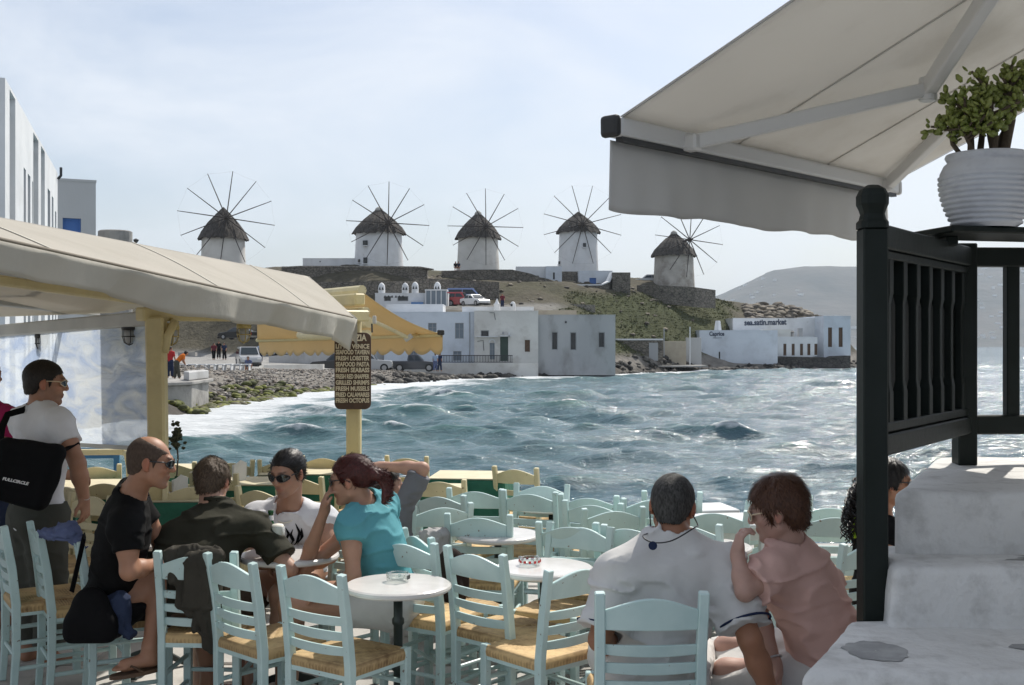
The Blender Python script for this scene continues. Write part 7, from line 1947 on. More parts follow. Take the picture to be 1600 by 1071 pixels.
# standing man with the shoulder bag
def p_standing():
    D = 6.55; base = (gx(58, D), D, 0); P = at(60, 806, D); N = at(64, 645, D + .02)
    F = Fig('standing man in a white tee and sunglasses carrying a black shoulder bag', base, P, N, 45, at(72, 598, D + .03), 70, -6, 0, saz=42, build=1.15, hs=1.09)
    F.arms(R=(at(121, 724, 6.36), at(131, 779, 6.42), (.12, .05, -1), (-.9, .3, 0), .45), L=(npv(F.S['L']) + V3(.02, .10, -.30), npv(F.S['L']) + V3(.16, .28, -.36), (.7, .6, -.1), (.2, -.3, -.9), .6))
    F.legs(R=(npv(F.Hp['R']) + V3(.02, .03, -.43), V3(F.Hp['R'][0] + .02, F.Hp['R'][1] + .02, .085), azf(60)), L=(npv(F.Hp['L']) + V3(0, .0, -.43), V3(F.Hp['L'][0] - .02, F.Hp['L'][1], .085), azf(35)))
    F.body(SK_TAN, blobs=[((0, .06, -.085), .055, (.19, .11, .08), .45), ((.05, .02, -.06), .045, (.20, .12, .085), .4), ((-.05, .02, -.06), .045, (.20, .12, .085), .4)])
    F.top('tee_shirt', MAT['white_tee'], hem=-.10, sleeve=.52, seed=2, wr=(.004, 7), neck=.066)
    F.pants('trousers', MAT['khaki'], 1.9, waist=.02, inf=.02)
    F.hair(MAT['hair_dark'], t=.009, wr=(.003, 30), strands=(2600, .012, .3))
    F.glasses(MAT['lens_dark'], MAT['cream_frame'])
    MB().lathe([(.030, -.002), (.0315, 0), (.030, .002)], 16, (0, 0, 0), close=False)
    w = Vector(F.arm['R'][1]); br = MB(); br.tube([w + Vector((.031 * math.cos(a), .031 * math.sin(a), .006 * math.sin(a * 2))) for a in np.linspace(0, 6.283, 17)], .003, 6, cap=False); br.build('bracelet', MAT['grey_beam_paint'], F.e, world=True)
    # the bag hangs on his back, strap over the far shoulder
    c = at(44, 738, 6.22); e = empty('shoulder_bag', c, 0, 'black messenger bag with small white lettering on the standing man', 'bag')
    n_ = unit(V3(.12, -1, .06)); x_ = unit(np.cross(n_, V3(.05, 0, 1))); x_ = -x_ if x_[0] < 0 else x_; x_ = unit(x_ + V3(0, 0, -.10)); y_ = np.cross(n_, x_); y_ = y_ if y_[2] > 0 else -y_
    C = npv(c); R = np.stack([x_, y_, n_], 1); W2, H2 = .165, .160
    pr = [rc(C + R @ V3(-W2, H2, 0) * .78, C + R @ V3(W2, H2 * .98, 0) * .80, .045, .045, .03), rc(C + R @ V3(-W2 * .85, -H2 * .7, 0), C + R @ V3(W2 * .5, -H2 * .95, 0), .055, .05, .04), el(C, V3(W2 * 1.05, H2 * 1.02, .055), R, .03), rc(C + R @ V3(W2 * .75, H2 * .7, 0), C + R @ V3(W2 * .55, -H2 * .7, 0), .05, .05, .03), rc(C + R @ V3(-W2 * .8, H2 * .7, 0), C + R @ V3(-W2 * .8, -H2 * .5, 0), .05, .05, .03)]
    G = Grid(pr, .006); G.union(pr); G.wrinkle(.003, 9, 5); bag = to_obj(G, 'bag_body', MAT['black_cloth'], e, None, .4)
    a = C + R @ V3(-W2 * .8, H2 * .8, -.01); pts = [a, V3(*at(0, 690, 6.3)), V3(*at(3, 668, 6.36)), V3(*at(12, 648, 6.44)), npv(F.N) + V3(-.07, -.06, .02), npv(F.N) + V3(-.05, .05, .05)]
    st = MB(); st.path([Vector(p) for p in pts], .038, .006, up=(.3, -1, .3)); st.build('strap', MAT['black_cloth'], e, world=True)
    b = C + R @ V3(W2 * .85, H2 * .75, -.01); pts = [b, b + V3(.05, .12, .05), npv(F.P) + V3(.18, .16, .20)]
    st = MB(); st.path([Vector(p) for p in pts], .038, .006, up=(0, 0, 1)); st.build('strap', MAT['black_cloth'], e, world=True)
    src = C + R @ V3(-.040, -.052, .2); hit = project(bag, [Vector(src)], Vector(-n_))[0]
    if hit is not None: lettering('FULLCIRCLE', .03, MAT['paper'], e, face_M(hit + Vector(n_) * .006, Vector(x_) + Vector((0, 0, -.08)), Vector(y_)), width=.136, height=.017, slant=.25)
p_standing()

# balding man in black
def p_black():
    D = 5.6; P = at(172, 942, D); N = at(203, 782, 5.5)
    F = Fig('balding man in a black tee and sunglasses seated in profile', (P.x, P.y, 0), P, N, 78, at(236, 722, 5.45), 80, -9, 0, saz=72, build=1.06, hs=1.04)
    F.arms(R=(at(202, 893, 5.27), at(245, 882, 5.46), (.9, .3, -.05), (0, .2, -1), .5), L=(npv(F.S['L']) + V3(.14, .05, -.26), npv(F.S['L']) + V3(.38, .06, -.23), (1, 0, 0), (0, 0, -1), .4))
    f = azf(80)
    F.legs(R=(at(254, 902, 5.60), at(235, 1012, 5.44), unit(V3(-.82, -.5, -.05))), L=(npv(F.Hp['L']) + f * .42 + V3(0, 0, -.03), npv(F.Hp['L']) + f * .45 + V3(0, .05, -.44), f))
    F.body(SK_TAN, blobs=[((0, .06, -.085), .05, (.20, .125, .095), .4)])
    F.top('tee_shirt', MAT['black_tee'], hem=-.10, sleeve=.58, seed=5, wr=(.005, 7), neck=.070)
    F.pants('shorts', MAT['black_cloth'], .93, waist=.02)
    F.hair(MAT['hair_cropped'], t=.003, fore=.05, wr=(.001, 30), cuts=[el(hpt(F.H, 0, .045, .105), V3(.062, .105, .05), F.H[1])], strands=(1500, .007, .25))
    F.glasses(MAT['lens_dark'], MAT['glasses_frame'])
    a = npv(F.leg['R'][1]); d = F.leg['R'][2]; s = MB(); c = Vector(a + d * .055 + V3(0, 0, -.098)); dv = Vector(d); sv = dv.cross(Vector((0, 0, 1))).normalized(); pts = []
    for i in range(24):
        t = 2 * math.pi * i / 24; pts.append(c + dv * .135 * math.cos(t) + sv * (.042 + .008 * math.cos(t)) * math.sin(t))
    s.prism(pts, (0, 0, -.018)); sl = s.build('sandal', MAT['wood_brown'], F.e, world=True, fix=True)
    for q in (-1, 1): MB().tube([c + dv * .075 + Vector((0, 0, .012)), c + dv * .04 + sv * q * .03 + Vector((0, 0, .035)), c + sv * q * .042 - dv * .01 + Vector((0, 0, .0))], .006, 6).build('sandal_strap', MAT['wood_brown'], sl, world=True)
p_black()

# olive shirt, back to us
def p_olive():
    P = V3(gx(312, 5.63), 5.63, .56); N = at(333, 800, 5.88)
    F = Fig('man in an olive tee with short brown hair leaning on the table', (P[0], P[1], 0), P, N, 4, at(333, 752, 5.96), 12, -16, 3, saz=6, build=1.05, hs=1.02, sh={'L': at(275, 836, 5.76), 'R': at(402, 826, 5.80)})
    F.arms(R=(at(452, 890, 5.72), at(448, 886, 5.95), (-.3, .9, 0), (0, 0, -1), .4), L=(at(246, 895, 5.62), at(290, 890, 5.98), (.6, .7, 0), (0, 0, -1), .4))
    seat_legs(F, 5); F.body(SK_FAIR)
    F.top('tee_shirt', MAT['olive_tee'], hem=-.09, sleeve=.72, seed=8, wr=(.007, 7), neck=.064, loose=.02, sl_r=.022)
    F.pants('shorts', MAT['brown_shorts'], .95)
    F.hair(MAT['hair_brown'], t=.011, wr=(.006, 26), strands=(3200, .024, .5))
p_olive()

# white sleeveless shirt with a black print
def p_print():
    P = V3(gx(462, 6.45), 6.45, .55); N = at(452, 797, 6.28)
    F = Fig('man in dark wrap sunglasses and a white sleeveless shirt with a black print', (P[0], P[1], 0), P, N, 188, at(449, 739, 6.16), 205, -14, 0, build=1.04, hs=1.05)
    F.arms(R=(at(396, 872, 6.10), at(432, 886, 5.98), (.5, -.8, 0), (0, 0, -1), .5), L=(at(516, 868, 6.15), at(476, 888, 6.0), (-.8, -.4, 0), (0, 0, -1), .5))
    seat_legs(F, 190); F.body(SK_MED, blobs=[((0, .07, -.09), .04, (.22, .12, .09), .45)])
    o = F.top('sleeveless_shirt', MAT['white_tee'], hem=-.06, sleeve=.10, seed=11, neck=.074, wr=(.006, 7), sl_r=.02)
    F.hair(MAT['hair_black'], t=.007, fore=.078, wr=(.003, 34), extra=chain([hpt(F.H, 0, -.095, -.01), hpt(F.H, .03, -.12, -.05), hpt(F.H, .05, -.10, -.12), hpt(F.H, .05, -.09, -.17)], .022, .014), strands=(2600, .035, .06, (0, -1, .1)))
    F.glasses(MAT['lens_dark'], MAT['glasses_frame'], big=1.12)
    # tribal print: curved pointed strokes lying on the cloth
    cx, cy, D = 452, 838, 5.9
    for pts in ([(-10, -22), (-16, -6), (-13, 10), (-2, 20)], [(10, -22), (17, -6), (13, 10), (3, 22)], [(-6, -14), (-1, -4), (-6, 8), (0, 18)], [(6, -12), (2, -2), (7, 8), (1, 17)], [(-20, -14), (-20, 2), (-12, 14)], [(20, -14), (21, 2), (13, 14)]):
        n = 14; V = []
        for i in range(n):
            t = i / (n - 1) * (len(pts) - 1); j = min(int(t), len(pts) - 2); f = t - j; f = f * f * (3 - 2 * f) * .3 + f * .7
            x = pts[j][0] * (1 - f) + pts[j + 1][0] * f; y = pts[j][1] * (1 - f) + pts[j + 1][1] * f; w = 3.0 * math.sin(math.pi * i / (n - 1)) + .3
            V.append((x - w * .8, y + w * .3)); V.append((x + w * .8, y - w * .3))
        W_ = [at(cx + x * 1.0, cy + y * .95, D) for x, y in V]
        d = (Vector((gx(cx, 6.3), 6.3, 1.0)) - at(cx, cy, D)); d = Vector((gx(cx, 1), 1, gz(cy, 1) - CAMZ)).normalized()
        H_ = project(o, W_, d)
        if any(h is None for h in H_): continue
        H_ = [h - d * .007 for h in H_]
        MB().add(H_, [(2 * i, 2 * i + 1, 2 * i + 3, 2 * i + 2) for i in range(n - 1)]).build('black_print', MAT['black_cloth'], o, world=True)
    nk = MB(); c = npv(F.N); nk.tube([Vector(c + F.R * .07 * math.sin(a) + F.f * (.085 * math.cos(a) + .02) + F.up * (-.035 * math.cos(a) + .02)) for a in np.linspace(-1.9, 1.9, 22)], .004, 6); nk.build('bead_necklace', MAT['foam'], F.e, world=True, smooth=True)
p_print()

# woman in turquoise
def p_turq():
    P = V3(gx(618, 5.76), 5.76, .55); N = at(570, 792, 5.74)
    F = Fig('woman in a turquoise top with a red brown ponytail and her hand at her mouth', (P[0], P[1], 0), P, N, -78, at(548, 750, 5.70), -80, -10, 0, saz=-66, fem=True, build=1.06, hs=1.03)
    F.arms(L=(at(552, 900, 5.50), at(520, 925, 5.55), (-.9, 0, -.2), (0, 0, -1), .3), R=(at(474, 890, 5.82), at(508, 795, 5.70), (.12, -.15, 1), (1, .1, 0), .75))
    f = azf(-84); F.legs(L=(at(455, 946, 5.62), V3(gx(452, 5.62), 5.62, .085), f), R=(at(440, 930, 5.85), V3(gx(440, 5.8), 5.85, .085), f))
    F.body(SK_MED, blobs=[])
    F.top('turquoise_top', MAT['turquoise_top'], hem=-.02, sleeve=.26, seed=14, neck=.070, vneck=.13, wr=(.006, 8), loose=0, sl_r=.018)
    F.pants('shorts', MAT['white_shorts'], .45)
    hb = hpt(F.H, 0, -.115, .015)
    F.hair(MAT['hair_redbrown'], t=.011, fore=.066, nape=-.045, side=-.005, wr=(.004, 26), extra=[el(hb, V3(.024, .024, .024), F.H[1])] + chain([hb, hpt(F.H, 0, -.150, .0), hpt(F.H, .01, -.168, -.05), hpt(F.H, 0, -.165, -.105), hpt(F.H, -.005, -.15, -.135)], .030, .012), strands=(3000, .040, .08, (0, -1, .0)))
    MB().tube([hb + npv(F.H[1] @ V3(.024 * math.cos(a), -.012, .024 * math.sin(a))) for a in np.linspace(0, 6.283, 15)], .006, 6, cap=False).build('hair_band', MAT['white_tee'], F.e, world=True)
    F.glasses(MAT['lens_dark'], MAT['glasses_frame'], big=1.05)
p_turq()

# grey sleeves, arm behind the head
def p_grey():
    P = V3(gx(612, 6.95), 6.95, .55); N = at(608, 800, 6.92)
    F = Fig('man in a grey tee with one arm bent behind his head', (P[0], P[1], 0), P, N, 55, at(602, 757, 6.94), 75, 0, 0, saz=40, hs=1.0, sh={'R': at(622, 806, 6.82)})
    F.arms(R=(at(660, 733, 6.80), at(600, 729, 6.88), (-.95, .1, .1), (.1, .2, -1), .35), L=(npv(F.S['L']) + V3(.05, .12, -.27), npv(F.S['L']) + V3(.22, .25, -.25), (1, 0, 0), (0, 0, -1), .4))
    seat_legs(F, 60); F.body(SK_FAIR)
    F.top('tee_shirt', MAT['grey_tee'], hem=-.06, sleeve=.90, seed=17, neck=.066, wr=(.006, 8), sl_r=.016)
    F.pants('shorts', MAT['brown_shorts'], .9); F.hair(MAT['hair_dark'], t=.010, wr=(.004, 26))
p_grey()

# grey haired man in white, back to us
def p_white():
    P = V3(gx(1022, 4.48), 4.48, .56); N = at(1050, 850, 4.50)
    F = Fig('grey haired man in a white polo seen from behind, a cord hanging at his neck', (P[0], P[1], 0), P, N, 6, at(1051, 790, 4.55), 14, -10, -4, saz=10, build=1.13, hs=1.08, sh={'L': at(962, 893, 4.44), 'R': at(1132, 886, 4.46)})
    F.arms(L=(at(938, 1000, 4.36), at(980, 1020, 4.62), (.5, .8, 0), (0, 0, -1), .4), R=(at(1172, 1000, 4.30), at(1208, 1098, 4.34), (.2, .4, -.9), (-1, 0, 0), .4))
    seat_legs(F, 6, spread=.2); F.body(SK_DEEP)
    o = F.top('polo_shirt', MAT['grey_white_polo'], hem=-.12, sleeve=.80, seed=21, neck=.072, wr=(.0095, 6.5), loose=.03, sl_r=.034, inf=.016, h=.007)
    F.pants('shorts', MAT['white_shorts'], .95)
    F.hair(MAT['hair_grey'], t=.005, wr=(.0015, 40), vol=(1.02, 1.02, 1.0), strands=(3600, .009, .4))
    for q in 'LR':
        e_ = F.arm[q][0]; dirn = unit(e_ - F.S[q]); end = F.S[q] + dirn * np.linalg.norm(e_ - F.S[q]) * .79; r = .05 * F.b + .046
        a = unit(np.cross(dirn, V3(0, 1, .2))); b = np.cross(dirn, a)
        pts = [Vector(end + (a * math.cos(t) + b * math.sin(t)) * r) for t in np.linspace(0, 6.283, 25)]
        MB().tube(pts, .005, 6, cap=False).build('sleeve_trim', MAT['navy'], F.e, world=True, smooth=True)
    nb = npv(F.N); up = npv(F.H[0]) - nb; up = unit(up)
    col = []
    for r, z in ((.080, -.005), (.078, .020), (.072, .022), (.074, -.005)): col += [(r, z)]
    c0 = nb + up * .028 + F.f * .012
    fr = np.stack([F.R, np.cross(up, F.R), up], 1); mb = MB(); n = 28; vs = []; fs = []
    for r, z in col:
        for i in range(n): t = 2 * math.pi * i / n; vs.append(Vector(c0 + fr @ V3(r * math.cos(t), r * math.sin(t), z)))
    for j in range(3):
        for i in range(n): fs.append((j * n + i, j * n + (i + 1) % n, (j + 1) * n + (i + 1) % n, (j + 1) * n + i))
    mb.add(vs, fs); co = mb.build('collar', MAT['white_tee'], F.e, world=True, smooth=True)
    t = rad(262); p = c0 + fr @ V3(.083 * math.cos(t), .083 * math.sin(t), .010); MB().box(p, (.018, .006, .030), Matrix(fr.tolist())).build('red_tab', MAT['print_red'], F.e, world=True)
    # eyewear cord round the back of the neck
    earL, earR = hpt(F.H, -.080, -.02, -.03, F.hs), hpt(F.H, .080, -.02, -.03, F.hs); low = npv(at(1020, 848, 4.30))
    pts = [earL, earL + V3(-.005, -.05, -.07), npv(at(1004, 838, 4.33)), low, npv(at(1050, 845, 4.30)), npv(at(1085, 825, 4.36)), earR + V3(.01, -.05, -.03), earR]
    # smooth
    q = [np.array(p) for p in pts]; sm = []
    for i in range(len(q) - 1):
        p0, p1, p2, p3 = q[max(i - 1, 0)], q[i], q[i + 1], q[min(i + 2, len(q) - 1)]
        for t in np.linspace(0, 1, 6, endpoint=False): sm.append(.5 * ((2 * p1) + (-p0 + p2) * t + (2 * p0 - 5 * p1 + 4 * p2 - p3) * t * t + (-p0 + 3 * p1 - 3 * p2 + p3) * t ** 3))
    sm.append(q[-1]); c = MB(); c.tube([Vector(p) for p in sm], .0028, 6); cd = c.build('eyewear_cord', MAT['glasses_frame'], F.e, world=True, smooth=True)
    MB().tube([at(1020, 853, 4.285), at(1020, 853, 4.275)], .0165, 20).build('cord_disc', MAT['navy'], cd, world=True)
p_white()

# woman in pink, red brown hair
def p_pink():
    P = V3(gx(1300, 4.62), 4.62, .55); N = at(1232, 852, 4.50)
    F = Fig('woman in a pink top with short auburn hair and pale framed glasses', (P[0], P[1], 0), P, N, -72, at(1213, 797, 4.46), -72, -14, 4, saz=-52, fem=True, build=1.05, hs=1.03, sh={'R': at(1284, 908, 4.64), 'L': at(1200, 893, 4.36)})
    F.arms(L=(at(1164, 925, 4.28), at(1152, 866, 4.34), (.15, .05, 1), (1, .2, .1), .8), R=(at(1182, 945, 4.62), at(1212, 1040, 4.50), (.1, -.3, -.9), (-1, 0, 0), .4))
    f = azf(-72); F.legs(L=(npv(F.Hp['L']) + f * .42 + V3(0, 0, -.02), npv(F.Hp['L']) + f * .40 + V3(0, 0, -.42), f), R=(npv(F.Hp['R']) + f * .42 + V3(0, 0, -.02), npv(F.Hp['R']) + f * .40 + V3(0, 0, -.42), f))
    F.body((.44, .27, .215)); F.top('pink_top', MAT['pink_top'], hem=-.10, sleeve=.62, seed=25, neck=.064, wr=(.008, 7), loose=.03, sl_r=.028, h=.007, fold=(.45, .45, 1.5))
    F.pants('trousers', MAT['white_shorts'], 1.8)
    F.hair(MAT['hair_auburn'], t=.014, nape=-.072, side=-.03, wr=(.008, 20), vol=(1.05, 1.05, 1.06), ear=True, shift=(0, -.004, .004), strands=(3600, .030, .45))
    F.glasses(MAT['lens_dark'], MAT['cream_frame'], big=1.1, wrap=False)
    w = npv(F.arm['R'][1]); d = unit(F.arm['R'][1] - F.arm['R'][0]); a = unit(np.cross(d, V3(0, 1, 0))); b = np.cross(d, a)
    MB().tube([Vector(w - d * .03 + (a * math.cos(t) + b * math.sin(t)) * .034) for t in np.linspace(0, 6.283, 17)], .004, 6, cap=False).build('wrist_band', MAT['steel'], F.e, world=True)
    ci = MB(); h0 = at(1168, 842, 4.32); ci.tube([h0, h0 + Vector((.02, -.01, .05))], .004, 6); 
p_pink()

# curly haired woman behind the post
def p_curly():
    P = V3(gx(1372, 5.85), 5.85, .55); N = at(1372, 808, 5.82)
    F = Fig('woman with long black curls and sunglasses behind the dark green post', (P[0], P[1], 0), P, N, 95, at(1391, 754, 5.80), 98, -4, 0, saz=80, fem=True, hs=1.02)
    F.arms(R=(at(1385, 900, 5.65), at(1420, 905, 5.8), (1, 0, 0), (0, 0, -1), .4), L=(npv(F.S['L']) + V3(.1, .05, -.25), npv(F.S['L']) + V3(.3, .05, -.22), (1, 0, 0), (0, 0, -1), .4))
    seat_legs(F, 95); F.body(SK_TAN, h=.0075); F.top('black_top', MAT['black_cloth'], hem=-.08, sleeve=.02, neck=.12, seed=31); F.pants('shorts', MAT['black_cloth'], .9)
    F.hair(MAT['hair_black'], t=.014, wr=(.008, 18), ear=False)
    F.glasses(MAT['lens_dark'], MAT['glasses_frame'])
    r = random.Random(9)
    for k in range(34):
        a = r.uniform(-2.6, -.5) if k % 2 else r.uniform(-2.2, -.9); s0 = hpt(F.H, .085 * math.cos(a), (.10 + r.uniform(0, .045)) * math.sin(a), r.uniform(-.02, .07)); L = r.uniform(.2, .34); pts = []
        tw = r.uniform(0, 6); dx = unit(V3(s0[0] - F.H[0][0], s0[1] - F.H[0][1], 0)); ph = r.uniform(.011, .016)
        for i in range(34):
            t = i / 33; z = s0 - V3(0, 0, L * t) + dx * (.075 * math.sin(t * 1.9)) + V3(-.02 * t, 0, 0); pts.append(Vector(z + V3(ph * math.cos(tw + t * 34), ph * math.sin(tw + t * 34), 0)))
        MB().tube(pts, [.0065 * (1 - .5 * i / 33) for i in range(34)], 5).build('hair_curl', MAT['hair_black'], F.e, world=True, smooth=True)
    s0 = npv(F.N); MB().tube([Vector(s0 + F.R * -.06 - F.f * .085 + F.up * .02), Vector(s0 + F.R * -.05 - F.f * .115 - F.up * .06), Vector(s0 + F.R * .0 - F.f * .125 - F.up * .10)], .008, 6).build('neon_strap', MAT['neon_strap'], F.e, world=True)
p_curly()

def p_edge():
    D = 7.4; P = at(-22, 768, D); N = at(-20, 640, D)
    F = Fig('person in a magenta top at the very edge of the frame beside the windbreak', (P.x, P.y, 0), P, N, 20, at(-22, 588, D), 30)
    F.arms(R=(at(3, 690, D - .1), at(4, 640 + 110, D), (0, 0, -1), (-1, 0, 0), .4), L=(npv(F.S['L']) + V3(-.03, 0, -.28), npv(F.S['L']) + V3(-.02, .08, -.52), (0, 0, -1), (1, 0, 0), .4))
    F.legs(R=(npv(F.Hp['R']) + V3(0, .02, -.42), V3(F.Hp['R'][0], F.Hp['R'][1], .085), azf(20)), L=(npv(F.Hp['L']) + V3(0, .02, -.42), V3(F.Hp['L'][0], F.Hp['L'][1], .085), azf(20)))
    F.body(SK_TAN, h=.010); F.top('magenta_top', MAT['magenta_cloth'], hem=-.06, sleeve=.8, h=.009); F.pants('trousers', MAT['dark_denim'], 1.9, h=.011); F.hair(MAT['hair_dark'], h=.007)
p_edge()

# ------------------------------------------------------------------ jacket, hat and bags left on the chairs
def build_left_things():
    # olive jacket draped over the chair back
    c = Vector((gx(307, 5.36), 5.36, 0)); e = empty('draped_jacket', (c.x, c.y, .85), 0, 'olive grey jacket draped over a pale blue chair back', 'jacket')
    def G1(pts, th, h=.007, wr=.007):
        pr = []
        for a, b, r in pts: pr.append(rc(a, b, r, r, .03))
        G = Grid(pr, h); G.union(pr); G.wrinkle(wr * .8, 26, 3, (1, 1, .4)); G.wrinkle(wr * 1.4, 20, 6, (1.2, 1, .3), True); return G
    X = lambda x, y, D: npv(at(x, y, D))
    A = []
    for i, x in enumerate(np.linspace(268, 338, 6)):
        bot = 990 if x > 318 else (958 if x > 290 else 945); top = 868 - 6 * math.sin((x - 262) / 80 * 3.1)
        A.append((X(x, top, 5.36), X(x + 2, bot - 40 * (x < 280), 5.325), .024)); A.append((X(x, top, 5.37), X(x, top + 60, 5.44), .02))
    A.append((X(266, 868, 5.37), X(338, 868, 5.37), .024))
    to_obj(G1(A, .02), 'jacket_body', MAT['olive_jacket'], e, None, .5)
    B = [(X(300, 872, 5.31), X(338, 868, 5.31), .030), (X(296, 880, 5.30), X(292, 944, 5.30), .022), (X(308, 880, 5.295), X(306, 946, 5.295), .024), (X(322, 880, 5.295), X(322, 948, 5.295), .024), (X(332, 880, 5.30), X(330, 946, 5.30), .02)]
    to_obj(G1(B, .02, wr=.005), 'jacket_sleeve', MAT['olive_jacket'], e, None, .5)
    C = [(X(318, 950, 5.31), X(322, 1010, 5.33), .020), (X(330, 950, 5.31), X(332, 1018, 5.34), .018), (X(308, 950, 5.31), X(304, 985, 5.33), .016)]
    to_obj(G1(C, .02), 'jacket_lining', MAT['olive_jacket'], e, None, .5)
    # denim hat on the chair post
    h = empty('denim_hat', at(103, 838, 5.76), 0, 'crumpled denim hat laid over the chair with the black bag', 'hat'); q = npv(h.location); cA = npv(at(98, 833, 5.72)); d = unit(V3(.9, -.35, -.12))
    pr = [el(cA, V3(.10, .07, .022), np.stack([d, unit(np.cross(V3(0, 0, 1), d)), V3(0, 0, 1)], 1), .02), el(cA + d * .03 + V3(0, 0, .028), V3(.06, .05, .030), None, .02), el(cA - d * .05 + V3(0, 0, -.012), V3(.06, .06, .012), None, .02), rc(cA + d * .07, cA + d * .12 + V3(0, 0, -.05), .028, .018, .02)]
    G = Grid(pr, .005); G.union(pr); G.wrinkle(.009, 34, 3); G.wrinkle(.014, 24, 5, (1, 1, 1), True); to_obj(G, 'hat_crown', MAT['denim'], h, None, .5)
    MB().tube([Vector(cA + d * .085 * math.cos(a) + np.cross(V3(0, 0, 1), d) * .066 * math.sin(a) + V3(0, 0, -.016)) for a in np.linspace(0, 6.283, 25)], .008, 6, cap=False).build('hat_band', MAT['denim'], h, world=True, smooth=True)
    # black camera bag hanging from the chair post
    c = at(147, 962, 5.36); e = empty('hanging_bag', c, 0, 'rounded black bag hanging by its strap from a pale blue chair', 'bag'); C = npv(c)
    pr = [el(C + V3(-.015, 0, .02), V3(.095, .06, .115), None, .03), rc(C + V3(-.10, 0, -.085), C + V3(.065, 0, -.085), .045, .045, .04), rc(C + V3(-.09, 0, -.03), C + V3(.06, 0, -.03), .05, .05, .04)]
    G = Grid(pr, .006); G.union(pr); G.wrinkle(.003, 10, 4); to_obj(G, 'bag_body', MAT['black_cloth'], e, None, .4)
    st = MB(); st.path([at(112, 925, 5.38), at(120, 890, 5.45), at(131, 842, 5.55), at(133, 836, 5.60)], .026, .005, up=(1, -.6, 0)); st.build('strap', MAT['black_cloth'], e, world=True)
    c = at(186, 962, 5.42); e = empty('denim_bundle', c, 0, 'dark denim jacket bundle tucked behind the hanging black bag', 'jacket'); C = npv(c)
    pr = [el(C + V3(0, 0, .02), V3(.06, .05, .09), None, .03), rc(C + V3(-.03, 0, .05), C + V3(.045, 0, -.08), .035, .03, .02)]
    G = Grid(pr, .006); G.union(pr); G.wrinkle(.009, 30, 9); G.wrinkle(.012, 20, 4, (1, 1, .6), True); to_obj(G, 'cloth', MAT['dark_denim'], e, None, .5)
    # grey coat and dark bag on the chair beside the woman in turquoise
    c = at(680, 836, 6.5); e = empty('grey_coat', c, 0, 'light grey coat thrown over a chair behind the turquoise top', 'coat'); C = npv(c)
    pr = [el(C, V3(.08, .06, .03), None, .02), rc(C + V3(-.05, 0, 0), C + V3(-.02, -.05, -.13), .03, .02, .03), rc(C + V3(.05, 0, .0), C + V3(.06, -.05, -.12), .03, .02, .03), rc(C + V3(.0, -.03, .0), C + V3(.02, -.06, -.13), .03, .02, .03)]
    G = Grid(pr, .006); G.union(pr); G.wrinkle(.012, 26, 5, (1, 1, .4), True); to_obj(G, 'coat_cloth', MAT['grey_coat'], e, None, .5)
    c = at(705, 905, 6.15); e = empty('brown_backpack', c, 0, 'dark brown bag standing behind the centre chair', 'bag'); C = npv(c)
    pr = [el(C, V3(.10, .08, .17), None, .03), el(C + V3(0, -.07, -.05), V3(.07, .04, .09), None, .02)]
    G = Grid(pr, .007); G.union(pr); G.wrinkle(.006, 9, 5); to_obj(G, 'bag_body', cloth_mat('dark_brown_cloth', (.022, .014, .012)), e, None, .4)
build_left_things()

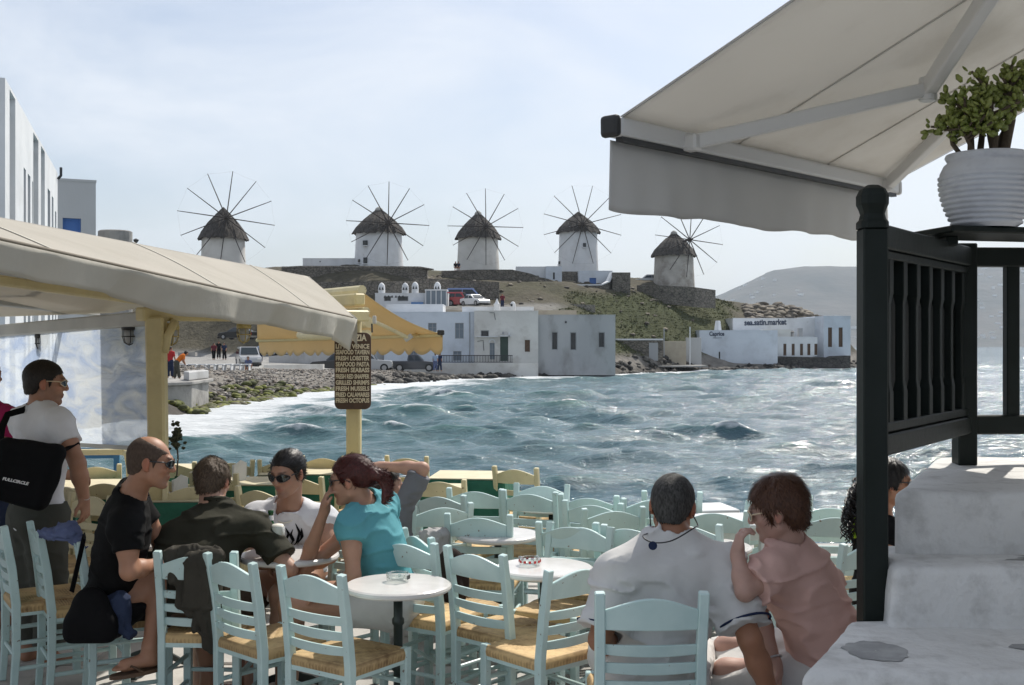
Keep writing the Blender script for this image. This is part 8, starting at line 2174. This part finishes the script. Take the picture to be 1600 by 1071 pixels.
# ------------------------------------------------------------------ far figures
def small(label, x, yf, D, az, shirt, pants, pose='stand', hair='hair_dark', skin=SK_TAN, seed=0, hgt=1.72):
    B = at(x, yf, D); f, r = azf(az), azr(az); s = hgt / 1.75; b = npv(B); rn = random.Random(seed)
    if pose == 'sit': P = b + V3(0, 0, .50); N = P + V3(0, 0, .48) + f * .12; hd = N + V3(0, 0, .17) + f * .05
    elif pose == 'bend': P = b + V3(0, 0, .92 * s); N = P + unit(V3(0, 0, .75) + f * .7) * .5; hd = N + unit(V3(0, 0, .5) + f * .8) * .18
    else: P = b + V3(0, 0, .93 * s); N = P + V3(0, 0, .50 * s) + f * .03; hd = N + V3(0, 0, .17) + f * .02
    F = Fig(label, B, P, N, az, hd, az + rn.uniform(-30, 30))
    for q, sg in (('L', -1), ('R', 1)):
        e_ = F.S[q] + V3(0, 0, -.27) + r * sg * .05 + f * rn.uniform(-.08, .08); w_ = e_ + V3(0, 0, -.20) + f * rn.uniform(.02, .16); F.arms(**{q: (e_, w_, V3(0, 0, -1) + f * .3, -r * sg, .4)})
        if pose == 'sit': kn = F.Hp[q] + f * .42; an = kn + V3(0, 0, -.42); an[2] = b[2] + .08
        else:
            st = rn.uniform(.05, .16) * sg; kn = F.Hp[q] + V3(0, 0, -.42 * s) + f * st * .5; an = V3(F.Hp[q][0], F.Hp[q][1], b[2] + .085) + f * st
        F.legs(**{q: (kn, an, f)})
    F.body(skin, h=.022, dec=1, hand=False); F.top('shirt', MAT[shirt], hem=-.05, sleeve=.7, h=.022, dec=1, wr=(.002, 6), inf=.02); F.pants('trousers', MAT[pants], 1.9 if pose != 'sit' else .95, h=.024, dec=1, inf=.02)
    F.hair(MAT[hair], t=.012, h=.018, dec=1); return F
small('person in an orange vest leaning forward on the old pier', 276, 594, 58, 60, 'orange_vest', 'khaki', 'bend', seed=1)
small('person in blue and red behind the orange vest on the pier', 265.5, 592, 59.5, 20, 'red_cloth', 'navy', 'stand', seed=2)
small('walker in maroon nearest the kerb, first of the three on the street', 334, 562.5, 108, 150, 'maroon', 'black_cloth', seed=3, hgt=1.62)
small('walker in black in the middle of the three on the street', 342, 561, 110, 180, 'black_cloth', 'black_cloth', seed=4, hgt=1.78)
small('walker in black with swinging arms nearest the silver car', 350.5, 562.5, 108, 190, 'navy', 'black_cloth', seed=5, hgt=1.65)
small('man in a pale blue shirt walking past the silver car', 407, 567, 99, 175, 'sky_shirt', 'navy', seed=6)
small('person sitting on the beach wall end in dark clothes', 389, 585, 81, 190, 'denim', 'khaki', 'sit', 'hair_brown', seed=7)
small('man in a light blue shirt standing behind the dark blue jeep', 680, 580.5, 104, 10, 'sky_shirt', 'denim', seed=8)
small('person in dark blue next to the light blue shirt by the jeep', 687, 580.5, 104.6, 30, 'navy', 'dark_denim', seed=9)
small('dark figure sitting on the hilltop wall by the cream windmill', 712, 424, 150, 180, 'black_cloth', 'black_cloth', 'sit', seed=10)
small('second dark figure on the hilltop wall leaning to its neighbour', 716, 424, 150.3, 170, 'navy', 'black_cloth', 'sit', seed=11)
small('person standing on the roof road beyond the pointed chimney', 785, 482, 122, 190, 'maroon', 'navy', seed=12, hgt=1.6)

bpy.data.scenes.remove(BENCH)
